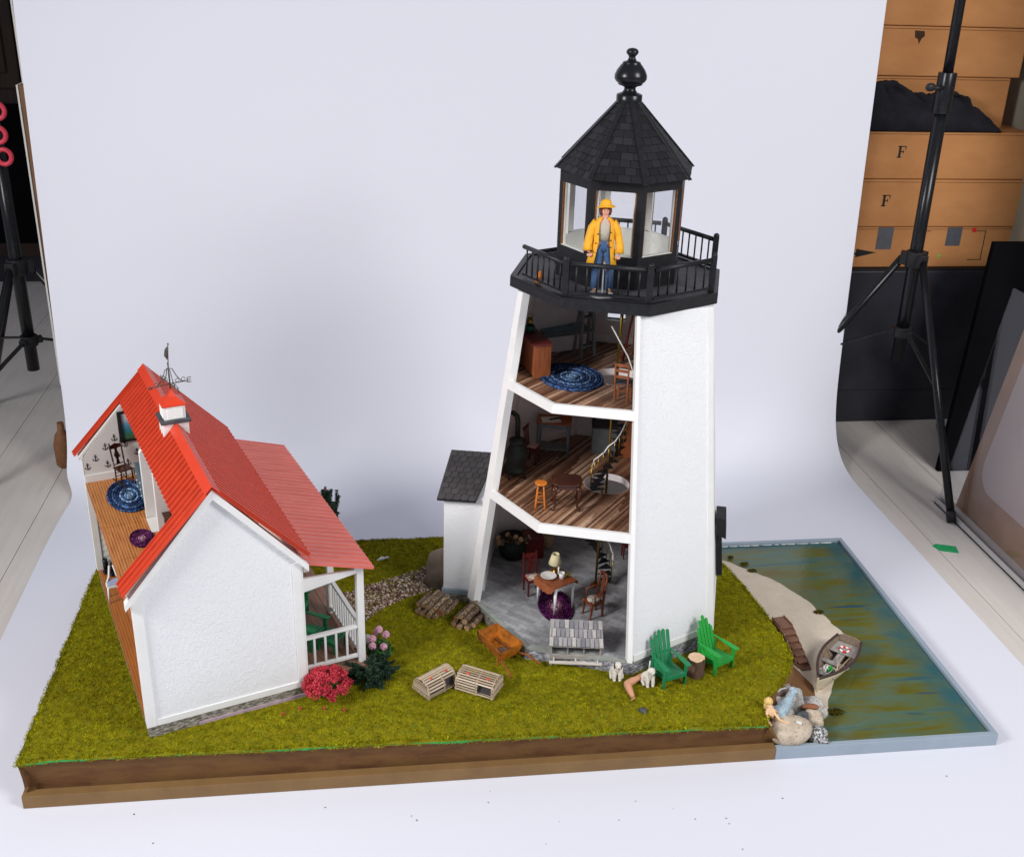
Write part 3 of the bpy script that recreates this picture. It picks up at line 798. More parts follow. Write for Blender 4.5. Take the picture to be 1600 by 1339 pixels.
for i in range(300):
    x = .1+i*.303; top = gz(x, .6)-.02
    w9 = .10+.55*max(0, mnoise.noise(Vector((x*.11, 0, 3)))+.1)+.18*mnoise.noise(Vector((x*.9, 0, 7)))
    gs += [(x, .50, top), (x, .535, top-max(-.02, w9-.06))]
for i in range(299): gf.append((2*i, 2*i+2, 2*i+3, 2*i+1))
mb.add(gs, gf)
tag(build('ground', mb), kind='structure')
# beach
OUT = [(3.4, 96.5), (5.5, 99.8), (8, 102.0), (10, 102.9), (14, 105.4), (19, 109.6), (23.8, 111.3), (27.1, 110.4), (31, 109.6), (34.3, 108.6), (39.6, 106.0), (43.5, 102.2), (46, 100.0), (48.5, 97)]
vs = []; fs = []; NBX = 70
def xo(y):
    for (a, xa), (b, xb) in zip(OUT, OUT[1:]):
        if a <= y <= b: return xa+(xb-xa)*(y-a)/(b-a)
    return 97
for i in range(NBX+1):
    y = 3.4+(48.5-3.4)*i/NBX
    x0 = xr(y)-.4; x1 = xo(y)+.35*mnoise.noise(Vector((y*.5, 0, 0)))+.12*mnoise.noise(Vector((y*2, 0, 0)))
    for k in range(15):
        q = k/14; x = x0+(max(x1, x0+.2)-x0)*q
        vs.append((x, y, 1.27+.62*(1-q)**.8*1.0+.03*mnoise.noise(Vector((x, y, 0)))+.012))
for i in range(NBX):
    for k in range(14):
        a = i*15+k; fs.append((a, a+1, a+16, a+15))
mb = MB(); mb.add(vs, fs, True)
tag(build('beach', mb, 'sand'), kind='structure')
# gravel path
mb = MB(); rng = random.Random(11); k = 0
ico = bmesh.new(); bmesh.ops.create_icosphere(ico, subdivisions=1, radius=1)
icv = [v.co.copy() for v in ico.verts]; icf = [tuple(v.index for v in f.verts) for f in ico.faces]; ico.free()
while k < 3300:
    x = rng.uniform(29, 53); y = rng.uniform(20, 40)
    if not inpoly(x, y, PATH): continue
    if (x-TC0[0])**2+(y-TC0[1])**2 < 18**2: continue
    r = rng.uniform(.10, .21); z = gz(x, y)+rng.uniform(-.05, .22); mb.tone = rng.random()**1.3
    s3 = (r*rng.uniform(.8, 1.4), r*rng.uniform(.8, 1.3), r*rng.uniform(.5, .9)); a = rng.uniform(0, 6)
    mb.add([(x+(v.x*math.cos(a)-v.y*math.sin(a))*s3[0], y+(v.x*math.sin(a)+v.y*math.cos(a))*s3[1], z+v.z*s3[2]) for v in icv], icf, True)
    k += 1
mb.tone = .1
tag(build('gravel', mb, 'pebble'), 'path of mixed brown and white pebbles between porch and tower', 'gravel', kind='stuff')

mb = MB(); rs = random.Random(77)
for i in range(26):
    x = rs.gauss(50, 38); y = -2-abs(rs.gauss(0, 11))
    if x < -10 or x > 132: x = rs.uniform(-8, 130)
    r = rs.uniform(.04, .10); mb.ball((x, y, .0), (r, r*rs.uniform(.6, 1.6), r*.5), 6, 4)
tag(build('dust', mb, 'speck'), 'dark dust specks scattered on the white paper', 'dust', kind='stuff')
# ------------------------------------------------------------------ lighthouse
LH = thing('lighthouse', 'tall white octagonal model lighthouse with open front rooms and black lantern room', 'lighthouse', (TC0[0], TC0[1], 6.4))
def LM():
    mb = MB(); mb.M = Matrix.Translation((-TC0[0], -TC0[1], -6.4)); return mb
ZB, ZT = 8.4, 53.9
def octp(c, R, k, ph): a = R_(-157.5+45*k+ph); return Vector((c[0]+R*math.cos(a), c[1]+R*math.sin(a), 0))
BOT = [octp(TC0, 18.9, k, -18.7) for k in range(8)]
TOP = [octp((73.5, 29.3), 12.55, k, -18.7) for k in range(8)]
TOP[0] = Vector((60.5, 28.0, 0)); TOP[1] = Vector((65.0, 20.0, 0)); TOP[2] = Vector((73.95, 17.4, 0)); TOP[3] = Vector((84.0, 20.7, 0)); TOP[4] = TOP[4]+Vector((.9, 0, 0))
def crn(k, z, inset=0):
    k %= 8; q = (z-ZB)/(ZT-ZB); p = BOT[k].lerp(TOP[k], q); c = Vector((73.5, 29.3, 0))
    d = p-c; p = c+d*(1-inset*1.08/d.length); return Vector((p.x, p.y, z))
def fp(k, s_, z, inset=0): return crn(k, z, inset).lerp(crn(k+1, z, inset), s_)
def fslab(mb, k, s0, s1, z0, z1, i0, i1):   # piece of a tower face between insets
    nz_ = max(1, round((z1-z0)/3.0)); ns_ = max(1, round((s1-s0)*8))
    vs = []; fs = []; W2 = ns_+1
    for side in (i0, i1):
        for j in range(nz_+1):
            for i in range(ns_+1): vs.append(fp(k, s0+(s1-s0)*i/ns_, z0+(z1-z0)*j/nz_, side))
    o2 = (nz_+1)*W2
    for j in range(nz_):
        for i in range(ns_):
            a = j*W2+i; fs.append((a, a+1, a+1+W2, a+W2)); fs.append((o2+a, o2+a+W2, o2+a+1+W2, o2+a+1))
        a = j*W2; fs.append((a, a+W2, o2+a+W2, o2+a)); a += ns_; fs.append((a, o2+a, o2+a+W2, a+W2))
    for i in range(ns_):
        fs.append((i, o2+i, o2+i+1, i+1)); a = nz_*W2+i; fs.append((a, a+1, o2+a+1, o2+a))
    mb.add(vs, fs, [len(f) == 4 and n9 < 0 for n9, f in enumerate(fs)])
F2, F3 = 26.0, 42.0
# foundation
mb = LM(); mb.mat('stone_blue')
for k in (1, 2, 3, 4, 5, 6):
    mb.hexa([fp(k, 0, 5.2, .35), fp(k, 1, 5.2, .35), fp(k, 1, 5.2, 1.5), fp(k, 0, 5.2, 1.5)], [fp(k, 0, 7.95, .35), fp(k, 1, 7.95, .35), fp(k, 1, 7.95, 1.5), fp(k, 0, 7.95, 1.5)])
mb.mat('stone')
for k in (0, 7):
    mb.hexa([fp(k, 0, 5.2, .35), fp(k, 1, 5.2, .35), fp(k, 1, 5.2, 1.5), fp(k, 0, 5.2, 1.5)], [fp(k, 0, 7.95, .35), fp(k, 1, 7.95, .35), fp(k, 1, 7.95, 1.5), fp(k, 0, 7.95, 1.5)])
build('foundation', mb, None, LH)
mb = LM(); mb.extr([crn(k, 7.96, .25) for k in range(8)], (0, 0, .40)); build('base_slab', mb, 'slab', LH)
mb = LM(); mb.extr([crn(k, 8.37, .95) for k in range(8)], (0, 0, .06)); build('slate_floor', mb, 'slate', LH)
# faces 2..7 closed
for k in (2, 3, 4, 5, 6, 7):
    mb = LM(); ml = LM()
    if k == 5:
        s0, s1, z0, z1 = .44, .70, 45.6, 50.6
        for m2, i0, i1 in ((mb, .1, .72), (ml, .74, .9)):
            fslab(m2, k, 0, 1, ZB+.06, z0, i0, i1); fslab(m2, k, 0, 1, z1, ZT, i0, i1)
            fslab(m2, k, 0, s0, z0, z1, i0, i1); fslab(m2, k, s1, 1, z0, z1, i0, i1)
    else:
        fslab(mb, k, 0, 1, ZB+.06, ZT, .1, .72); fslab(ml, k, .0, 1, ZB+.06, ZT, .74, .9)
    build('wall', mb, 'stucco', LH); build('wall_lining', ml, 'lining', LH)
    if k == 5:
        w = LM(); fslab(w, k, s0-.05, s0, z0-.6, z1+.4, -.05, 1.05); fslab(w, k, s1, s1+.05, z0-.6, z1+.4, -.05, 1.05); fslab(w, k, s0, s1, z0-.6, z0, -.05, 1.3); fslab(w, k, s0, s1, z1, z1+.4, -.05, 1.05)
        w.bar(fp(k, s0, (z0+z1)/2, .5), fp(k, s1, (z0+z1)/2, .5), .2, .2)
        wf = build('window', w, 'cream', LH)
        w = LM(); fslab(w, k, s0, s1, z0, z1, .45, .5); build('pane', w, 'glass', wf)
    # baseboards in the rooms
    for zf in (ZB+.06, F2, F3):
        mb = LM(); fslab(mb, k, .03, .97, zf+.01, zf+1.1, .92, 1.05); build('baseboard', mb, 'cream', LH)
    # corner and bottom trim outside
    mb = LM()
    wl = .075
    if k in (2, 3, 4):
        if k != 2: fslab(mb, k, 0, wl, ZB+.06, ZT, -.03, .09)
        fslab(mb, k, 1-wl, 1, ZB+.06, ZT, -.03, .09)
        fslab(mb, k, wl if k != 2 else .02, 1-wl, ZB+.06, ZB+.95, -.02, .09)
        build('trim', mb, 'white', LH)
# open faces: frame posts and floor edges
def fpost(k, s0, s1):
    mb = LM()
    fslab(mb, k, s0, s1, ZB-.1, ZT, -.05, .95); build('corner_post', mb, 'white', LH, .05)
fpost(0, -.0, .115); fpost(1, .955, 1.0)
mb = LM(); fslab(mb, 7, .93, .999, ZB+.0, ZT, -.04, .09); build('trim', mb, 'white', LH)
for zf in (F2, F3):
    mb = LM(); fslab(mb, 0, .11, 1, zf-1.15, zf+.05, .0, .55); fslab(mb, 1, 0, .96, zf-1.15, zf+.05, 0, .55)
    build('floor_edging', mb, 'white', LH, .04)
# upper floors with a round stair hole
def ring_poly(c, r, poly, n=48):
    angs = [2*math.pi*i/n for i in range(n)]+[math.atan2(p.y-c[1], p.x-c[0]) % (2*math.pi) for p in poly]
    angs = sorted(set(round(a, 5) for a in angs)); inner = []; outer = []
    for a in angs:
        d = (math.cos(a), math.sin(a)); best = None
        for i in range(len(poly)):
            p, q = poly[i], poly[(i+1) % len(poly)]; ex, ey = q.x-p.x, q.y-p.y
            den = d[0]*ey-d[1]*ex
            if abs(den) < 1e-9: continue
            t_ = ((p.x-c[0])*ey-(p.y-c[1])*ex)/den; u_ = ((p.x-c[0])*d[1]-(p.y-c[1])*d[0])/den
            if t_ > 0 and -1e-4 <= u_ <= 1.0001 and (best is None or t_ < best): best = t_
        inner.append((c[0]+d[0]*r, c[1]+d[1]*r)); outer.append((c[0]+d[0]*best, c[1]+d[1]*best))
    return inner, outer
STC = {F2: (73.9, 28.1), F3: (74.3, 28.0)}
STR = 3.2
for zf in (F2, F3):
    c = STC[zf]
    inn, out = ring_poly(c, STR, [crn(k, zf, .6) for k in range(8)])
    n = len(inn); mb = LM(); vs = []
    for z in (zf-1.1, zf-.14):
        vs += [(x, y, z) for x, y in inn]+[(x, y, z) for x, y in out]
    fs = []
    for i in range(n):
        j = (i+1) % n
        fs += [(i, n+i, n+j, j), (2*n+i, 2*n+j, 3*n+j, 3*n+i), (n+i, 3*n+i, 3*n+j, n+j)]
    mb.add(vs, fs); build('ceiling', mb, 'lining', LH)
    mb = LM(); vs = []
    for z in (zf-1.1, zf-.12): vs += [(x, y, z) for x, y in [((a-c[0])*.995+c[0], (b-c[1])*.995+c[1]) for a, b in inn]]
    mb.add(vs, [(i, (i+1) % n, n+(i+1) % n, n+i) for i in range(n)]); build('stair_well_rim', mb, 'lining', LH, solid=.05)
    # strip floor: narrow strips clipped to polygon minus hole (bmesh bisect)
    bm = bmesh.new()
    vo = [bm.verts.new((x, y, 0)) for x, y in out]; vi = [bm.verts.new((x, y, 0)) for x, y in inn]
    for i in range(n): bm.faces.new((vi[i], vo[i], vo[(i+1) % n], vi[(i+1) % n]))
    ang = R_(51 if zf == F2 else 44); nx_, ny_ = -math.sin(ang), math.cos(ang); sw = .31
    off = -24
    while off < 24:
        g = bm.verts[:]+bm.edges[:]+bm.faces[:]
        bmesh.ops.bisect_plane(bm, geom=g, plane_co=(73.5+nx_*off, 29.3+ny_*off, 0), plane_no=(nx_, ny_, 0)); off += sw
    # end joints
    mb = LM(); rg = random.Random(int(zf))
    tones = {}
    for f in bm.faces:
        cc = f.calc_center_median(); rr = int(((cc.x-73.5)*nx_+(cc.y-29.3)*ny_+24)//sw); ll = (cc.x*ny_-cc.y*nx_)
        key = (rr, int((ll+rr*37.7) // 13))
        if key not in tones: tones[key] = rg.betavariate(1.3, 1.5)
        mb.tone = tones[key]; mb.add([(v.co.x, v.co.y, zf-.13) for v in f.verts], [tuple(range(len(f.verts)))])
    bm.free()
    build('strip_floor', mb, 'strip', LH)
# gallery
PC = (73.95, 31.1); PR = 14.3
def pp(k, z, R=PR, c=PC): p = octp(c, R, k, -18.3); return Vector((p.x, p.y, z))
mb = LM(); mb.extr([pp(k, 53.91) for k in range(8)], (0, 0, 1.2)); build('gallery_deck', mb, 'black', LH, .05)
mb = LM(); mb.extr([pp(k, 55.12, PR-1.1) for k in range(8)], (0, 0, .1)); build('deck_surface', mb, 'charcoal', LH)
mb = LM()
for k in range(8): mb.hexa([pp(k, 55.12, PR-.02), pp(k+1, 55.12, PR-.02), pp(k+1, 55.12, PR-.85), pp(k, 55.12, PR-.85)], [pp(k, 55.36, PR-.02), pp(k+1, 55.36, PR-.02), pp(k+1, 55.36, PR-.85), pp(k, 55.36, PR-.85)])
build('deck_rim', mb, 'black', LH, .04)
def rail(a, b, posts=(True, True), nb=6):
    mb = LM(); a2 = a+(b-a)*.0; b2 = b
    mb.tube([a+Vector((0, 0, 4.0)), b+Vector((0, 0, 4.0))], .30, 10)
    rl = build('rail', mb, 'black', LH)
    mb = LM(); mb.bar(a+Vector((0, 0, .5)), b+Vector((0, 0, .5)), .42, .3); build('rail', mb, 'black', LH)
    for i in range(nb):
        p = a.lerp(b, (i+.6)/(nb+.2)); mb = LM(); mb.tube([p+Vector((0, 0, .6)), p+Vector((0, 0, 3.9))], .11, 6); build('baluster', mb, 'black', LH)
def gpost(p):
    mb = LM(); a = R_(-18.3)
    mb.box((p.x, p.y, 55.36+2.25), (.78, .78, 4.5), a); mb.lathe((p.x, p.y, 55.36+4.5), [(.40, -.01), (.36, .2), (.22, .36), (.05, .42)], 12)
    build('gallery_post', mb, 'black', LH, .06)
rr = PR-1.0
P_ = [pp(k, 55.36, rr) for k in range(8)]
for k in (1, 2, 3, 4, 5, 6): gpost(P_[k])
def seg(k, a=.05, b=.95, n=6): rail(P_[k].lerp(P_[(k+1) % 8], a), P_[k].lerp(P_[(k+1) % 8], b), nb=n)
seg(0, .12, .96, 7); seg(1, n=7); seg(2, n=6); seg(4, n=7); seg(5, n=7)
for i in range(8):
    q0 = P_[7].lerp(P_[6], .15+.09*i); mb = LM(); mb.tube([q0+Vector((.3, -.3, .2)), q0+Vector((3.2, -1.6, .32))], .11, 6); build('baluster', mb, 'black', LH)
for dd_ in (.0, 3.2):
    mb = LM(); mb.tube([P_[7].lerp(P_[6], .08)+Vector((dd_, -.5*dd_, .3)), P_[7].lerp(P_[6], .85)+Vector((dd_, -.5*dd_, .3))], .28, 8); build('rail', mb, 'black', LH)
# lantern room
LC = (74.0, 31.5); LR = 8.25
def lp(k, z, R=LR): p = octp(LC, R, k, -18.7); return Vector((p.x, p.y, z))
def lslab(mb, k, s0, s1, z0, z1, r0, r1):
    q = lambda s_, z, r: lp(k, z, r).lerp(lp(k+1, z, r), s_)
    mb.hexa([q(s0, z0, r0), q(s1, z0, r0), q(s1, z0, r1), q(s0, z0, r1)], [q(s0, z1, r0), q(s1, z1, r0), q(s1, z1, r1), q(s0, z1, r1)])
mb = LM(); mb.extr([lp(k, 55.23, LR-.7) for k in range(8)], (0, 0, .15)); build('lantern_floor', mb, 'cream', LH)
for k in range(8):
    mb = LM(); lslab(mb, k, 0, 1, 55.23, 59.3, LR, LR-.55); build('lantern_wall', mb, 'black', LH)
    mb = LM(); lslab(mb, k, 0, 1, 55.4, 59.32, LR-.57, LR-.7); lslab(mb, k, .1, .9, 59.31, 59.40, LR-.1, LR-.7); build('lantern_wall_lining', mb, 'cream', LH)
    mb = LM(); lslab(mb, k, 0, 1, 67.3, 68.6, LR, LR-.5); build('lantern_header', mb, 'black', LH)
    mb = LM(); lslab(mb, k, 0, .105, 59.31, 67.3, LR+.02, LR-.28); build('lantern_post', mb, 'black', LH)
    mb = LM(); lslab(mb, k, .895, 1, 59.31, 67.3, LR+.02, LR-.28); build('lantern_post', mb, 'black', LH)
    mb = LM(); lslab(mb, k, .106, .122, 59.42, 67.29, LR-.02, LR-.3); build('frame_edge', mb, 'window_brown', LH)
    mb = LM(); lslab(mb, k, .878, .894, 59.42, 67.29, LR-.02, LR-.3); build('frame_edge', mb, 'window_brown', LH)
    mb = LM(); lslab(mb, k, .0, .13, 59.4, 67.3, LR-.31, LR-.62); build('lantern_post_lining', mb, 'cream', LH)
    mb = LM(); lslab(mb, k, .87, 1, 59.4, 67.3, LR-.31, LR-.62); build('lantern_post_lining', mb, 'cream', LH)
    if k not in (1,):
        mb = LM(); lslab(mb, k, .11, .89, 59.42, 67.28, LR-.36, LR-.41); pn = build('window_pane', mb, 'glass', LH)
# roof
EAV = [(65.3, 31.9), (68.1, 23.8), (74.3, 21.4), (80.5, 24.5), (83.4, 33.4), (80.2, 40.6), (74.2, 42.9), (67.5, 38.68)]
AP = (74.1, 31.9); RZ0, RZ1 = 68.75, 77.0
eb = [Vector((x, y, RZ0)) for x, y in EAV]
at_ = [Vector((AP[0]+(x-AP[0])*.135, AP[1]+(y-AP[1])*.135, RZ1)) for x, y in EAV]
mb = LM(); mb.add(eb+at_, [(i, (i+1) % 8, 8+(i+1) % 8, 8+i) for i in range(8)]+[tuple(range(8, 16)), tuple(reversed(range(8)))])
RF = build('lantern_roof', mb, 'black', LH)
def shingles(mb, A, Bq, C, D, rows, w, rg, th=.13, scal=False, jit=.0):
    n = (Bq-A).cross(D-A).normalized()
    for r in range(rows):
        q0 = r/rows; q1 = min(1, (r+1.12)/rows)
        a = A.lerp(D, q0); b = Bq.lerp(C, q0); d = A.lerp(D, q1); c = Bq.lerp(C, q1)
        L0 = (b-a).length; cnt = max(1, round(L0/w)); o = (.5 if r % 2 else 0)
        e = [0]+[(i+o)/cnt for i in range(0 if o else 1, cnt)]+[1]
        e = sorted(set(max(0, min(1, x)) for x in e))
        for s0, s1 in zip(e, e[1:]):
            if s1-s0 < .02: continue
            g = .012/(L0/8+.001)*.06+.006
            mb.tone = rg.random()
            lo = n*(th*rg.uniform(.8, 1.35)); hi = n*.03; u0, u1 = s0+g, s1-g
            P0, P1, P2, P3 = a.lerp(b, u0), a.lerp(b, u1), d.lerp(c, u1), d.lerp(c, u0)
            if jit: j = (D-A).normalized()*rg.uniform(-jit, jit); P0 = P0+j; P1 = P1+j
            if scal:
                mid = []
                dn = (D-A).normalized()*-.22
                for t5 in (.15, .5, .85): mid.append(P0.lerp(P1, t5)+dn*(1 if t5 == .5 else .7))
                low = [P0]+mid+[P1]
                vs = [p+lo for p in low]+[P2+hi+n*.02, P3+hi+n*.02]+[p for p in low]+[P2, P3]
                m3 = 7; mb.add(vs, [tuple(range(m3)), tuple(reversed(range(m3, 2*m3)))]+[(i, m3+i, m3+(i+1) % m3, (i+1) % m3) for i in range(m3)])
            else:
                mb.hexa([P0, P1, P2, P3], [P0+lo, P1+lo, P2+hi, P3+hi])
rg = random.Random(5)
mb = LM()
for k in range(8):
    j = (k+1) % 8
    shingles(mb, eb[k].lerp(eb[j], .02), eb[k].lerp(eb[j], .98), at_[k].lerp(at_[j], .98), at_[k].lerp(at_[j], .02), 11, 1.5, rg, .1)
build('roof_shingles', mb, 'shingle', RF)
for k in range(8):
    n = ((eb[k]-Vector((AP[0], AP[1], RZ0))).normalized()+Vector((0, 0, 1.1))).normalized()
    mb = LM(); mb.bar(eb[k]+n*.1+(eb[k]-at_[k])*.012, at_[k]+n*.1, .62, .16, n); build('hip_trim', mb, 'black', RF, .03)
mb = LM()
mb.lathe((AP[0], AP[1], 76.5), [(1.55, 0), (1.6, .1), (1.6, 1.15), (1.5, 1.25), (.95, 1.45), (.72, 1.75), (.72, 2.0), (.9, 2.15), (1.5, 2.35), (1.5, 2.5), (1.78, 2.7), (2.0, 3.05), (1.98, 3.5), (1.75, 4.05), (1.35, 4.6), (1.1, 4.85), (1.12, 4.95), (.98, 5.05), (.6, 5.15), (.42, 5.45), (.42, 5.65), (.6, 5.85), (.75, 6.05), (.74, 6.3), (.5, 6.55), (.05, 6.65)], 40)
build('finial', mb, 'gloss_black', RF)
# spiral stair
def spiral(z0, z1, c, a0, turns, cl):
    mb = LM(); mb.tube([(c[0], c[1], z0), (c[0], c[1], z1)], .17, 12); mb.lathe((c[0], c[1], z0), [(.7, 0), (.7, .12), (.3, .3)], 16)
    st = build('spiral_stair', mb, 'brass', LH)
    n = 15; pts = []
    for i in range(n):
        a = a0+turns*2*math.pi*i/n; z = z0+1.0+(z1-z0-4.5)*i/n
        mb = LM(); w = .34
        p = [(c[0]+.2*math.cos(a), c[1]+.2*math.sin(a), z), (c[0]+2.3*math.cos(a-w), c[1]+2.3*math.sin(a-w), z), (c[0]+2.3*math.cos(a+w), c[1]+2.3*math.sin(a+w), z)]
        mb.extr(p, (0, 0, .14)); build('tread', mb, 'dark', st)
        e = Vector((c[0]+2.25*math.cos(a), c[1]+2.25*math.sin(a), z))
        mb = LM(); mb.tube([e, e+Vector((0, 0, 3.3))], .06, 6); build('baluster', mb, 'brass', st)
        pts.append(e+Vector((.12*math.sin(i*2.1), 0, 3.3+.14*math.cos(i*2.7))))
    mb = LM(); mb.tube(pts, .10, 7); build('handrail', mb, 'white', st)
spiral(8.46, 24.8, (73.7, 29.6), -.3, .8, 0)
spiral(13.0+10.9, 41.5, (73.9, 28.1), 2.9, .75, 0)
mb = LM(); mb.tube([(73.9, 28.1, 24.7), (73.9, 28.1, 26.2)], .17, 12); mb.tube([(74.2, 28.0, 41.2), (74.3, 28.0, 53.9)], .22, 12); build('stair_pole', mb, 'brass', LH)
mb = LM(); mb.tube([(73.0, 28.0, 49.0), (74.4, 27.5, 46.6), (75.2, 26.6, 45.2), (75.9, 25.9, 43.2), (76.3, 25.7, 42.2), (75.9, 25.6, 40.2)], .11, 7); build('handrail', mb, 'white', LH)
# black lamp hood by the right side
mb = LM(); mb.hexa([fp(3, .74, 17.6, -.1), fp(3, 1.02, 17.6, -.1), fp(3, 1.02, 16.8, -1.5), fp(3, .74, 16.8, -1.5)], [fp(3, .74, 20.4, -.1), fp(3, 1.02, 20.4, -.1), fp(3, 1.02, 20.1, -1.5), fp(3, .74, 20.1, -1.5)])
build('door_hood', mb, 'dark', LH, .1)
mb = LM(); fslab(mb, 3, .88, .985, 9.6, 17.0, -.85, -.04); build('door', mb, 'dark', LH, .05)
# annex
A0 = Vector((51.4, 30.6, 0)); ux = Vector((.975, -.22, 0)).normalized(); uy = Vector((-ux.y, ux.x, 0))
def ax(a, b, z): p = A0+ux*a+uy*b; return Vector((p.x, p.y, z))
mb = LM(); mb.hexa([ax(0, 0, 8.42), ax(6, 0, 8.42), ax(6, 9.5, 8.42), ax(0, 9.5, 8.42)], [ax(0, 0, 23.2), ax(6, 0, 23.2), ax(6, 9.5, 25.6), ax(0, 9.5, 25.6)])
AX = build('annex', mb, 'stucco', LH)
mb = LM(); mb.hexa([ax(-.2, -.4, 7.7), ax(4.8, -.4, 7.7), ax(4.8, 9.7, 7.7), ax(-.2, 9.7, 7.7)], [ax(-.2, -.4, 8.40), ax(4.8, -.4, 8.40), ax(4.8, 9.7, 8.40), ax(-.2, 9.7, 8.40)]); build('annex_slab', mb, 'blue_grey', AX)
mb = LM(); mb.hexa([ax(-.1, -.3, 5.2), ax(4.8, -.3, 5.2), ax(4.8, 9.6, 5.2), ax(-.1, 9.6, 5.2)], [ax(-.1, -.3, 7.68), ax(4.8, -.3, 7.68), ax(4.8, 9.6, 7.68), ax(-.1, 9.6, 7.68)]); build('annex_foundation', mb, 'stone', AX)
qa, qb, qc, qd = ax(-.85, -1.0, 23.15), ax(4.6, -1.0, 23.15), ax(6.5, 9.0, 25.9), ax(-.3, 9.0, 25.9)
mb = LM(); mb.hexa([qa, qb, qc, qd], [p+Vector((0, 0, .45)) for p in (qa, qb, qc, qd)]); AR = build('annex_roof', mb, 'black', AX, .06)
mb = LM(); up = Vector((0, 0, .45)); shingles(mb, qa+up, qb+up, qc+up, qd+up, 9, 1.05, rg, .12, True)
build('roof_shingles', mb, 'shingle_grey', AR)

# ------------------------------------------------------------------ cottage (local frame: u across, v back, z up)
CT = thing('cottage', 'white stucco model cottage with red ribbed metal roof and open left side', 'cottage', (14.35, 3.16, 6.3), 19.8)
def CM():
    mb = MB(); mb.M = Matrix.Translation((0, 0, -6.3)); return mb
WU, WV, ZE, ZR = 19.6, 39.1, 26.7, 38.0
def cb(name, mat, boxes, parent=CT, bevel=0):
    mb = CM()
    for b in boxes: mb.b2(*b)
    return build(name, mb, mat, parent, bevel)
cb('foundation', 'stone', [(.15, WU-.2, .15, WV-.1, 5.0, 8.05)])
cb('foundation_edge', 'pink_edge', [(6, WU-.1, .02, .14, 6.2, 6.95)])
cb('ground_floor', 'pine_dark', [(0, WU, .2, WV, 8.08, 8.5)])
def gable(v0, v1, i=0, z0=8.52):
    return [(i, v0, z0), (WU-i, v0, z0), (WU-i, v0, ZE+i*0), (WU/2, v0, ZR-i), (i, v0, ZE)], (0, v1-v0, 0)
mb = CM(); mb.extr(*gable(.12, .8)); build('front_wall', mb, 'stucco', CT)
# front trims
cb('corner_board', 'white', [(-.02, 1.15, -.06, .11, 8.1, ZE-.0)], CT, .03)
cb('corner_board', 'white', [(WU-1.1, WU+.05, -.06, .11, 8.1, ZE-.6)], CT, .03)
cb('corner_board', 'white', [(WU+.06-.13, WU+.17, -.06, 1.1, 8.1, ZE-.6)], CT, .03)
cb('bottom_board', 'white', [(1.16, WU-1.11, -.05, .11, 8.1, 9.0)], CT, .03)
cb('end_board', 'white', [(-.03, .5, .12, .82, 8.52, ZE)], CT)
# rake boards
sl = Vector((9.8+1.0, 0, ZR-ZE+1.2))
for sgn in (-1, 1):
    mb = CM()
    top = Vector((WU/2, -.75, ZR+.15)); low = Vector((WU/2+sgn*10.55, -.75, ZE-.75))
    mb.hexa([top+Vector((0, 0, -1.25)), low+Vector((0, 0, -.95)), low+Vector((0, .85, -.95)), top+Vector((0, .85, -1.25))], [top, low, low+Vector((0, .85, 0)), top+Vector((0, .85, 0))])
    build('rake_board', mb, 'white', CT, .03)
# back wall, attic wallpaper, right wall
mb = CM(); mb.extr(*gable(38.4, WV)); build('back_wall', mb, 'white', CT)
mb = CM(); mb.extr([(.0, 38.38, 22.95), (WU-.3, 38.38, 22.95), (WU-.3, 38.38, ZE), (WU/2, 38.38, ZR-.3), (0, 38.38, ZE-.1)], (0, -.12, 0)); build('attic_wallpaper', mb, 'wallpaper', CT)
cb('corner_post', 'cream', [(-.12, .8, 38.1, WV+.05, 8.52, 22.15), (-.1, .12, 38.26, WV+.05, 22.16, 27.0)], CT, .04)
mb = CM()
for i in range(14): mb.hexa([(.96, 38.22, 8.6+i), (8, 38.22, 8.6+i), (8, 38.39, 8.6+i), (.96, 38.39, 8.6+i)], [(.96, 38.32, 9.56+i), (8, 38.32, 9.56+i), (8, 38.39, 9.56+i), (.96, 38.39, 9.56+i)])
build('clapboards', mb, 'cream', CT)
wnd = cb('back_window', 'cream', [(1.6, 4.6, 38.0, 38.2, 15.6, 21.5)]); cb('pane', 'teal', [(1.9, 4.3, 37.93, 37.99, 15.9, 21.2)], wnd)
cb('side_wall', 'white', [(WU-.7, WU, .82, 38.38, 8.52, ZE-.3)])
cb('door', 'green_dk', [(WU+.02, WU+.2, 17, 21, 8.7, 17.5)], CT, .05)
for v0 in (7, 27):
    w_ = cb('side_window', 'white', [(WU+.02, WU+.25, v0, v0+5, 12, 18)], CT, .04); cb('pane', 'teal', [(WU+.255, WU+.3, v0+.5, v0+4.5, 12.5, 17.5)], w_)
# attic floor in three boards
for (a, b) in ((.82, 14.9), (14.98, 24.0), (24.08, 38.2)):
    cb('attic_floor', 'pine', [(0, WU-.72, a, b, 22.2, 22.9)], CT, .04)
for v_ in (14.7, 23.8): cb('attic_joint_strip', 'pine', [(0.02, 8, v_, v_+.5, 22.905, 22.94)])
cb('stair_opening', 'cream', [(5.7, 9, 19.9, 23.9, 22.95, 23.1)])
cb('baseboard', 'white', [(.02, 6.5, 38.0, 38.25, 22.92, 24.0)])
for (v, u0) in ((24.0, 5.8), (19.0, 6.45)):
    mb = CM(); zt = ZE+(u0)*1.153-.25
    mb.extr([(u0, v, 22.95), (13, v, 22.95), (13, v, 34), (10.5, v, 36.6), (u0+1.0, v, zt+.95), (u0, v, zt-.6)], (0, .75, 0)); build('partition_wall', mb, 'white', CT, .04)
    mb = CM(); mb.b2(u0+1.6, u0+2.2, v-.1, v-.01, 23, 33); build('door_casing', mb, 'cherry', CT)
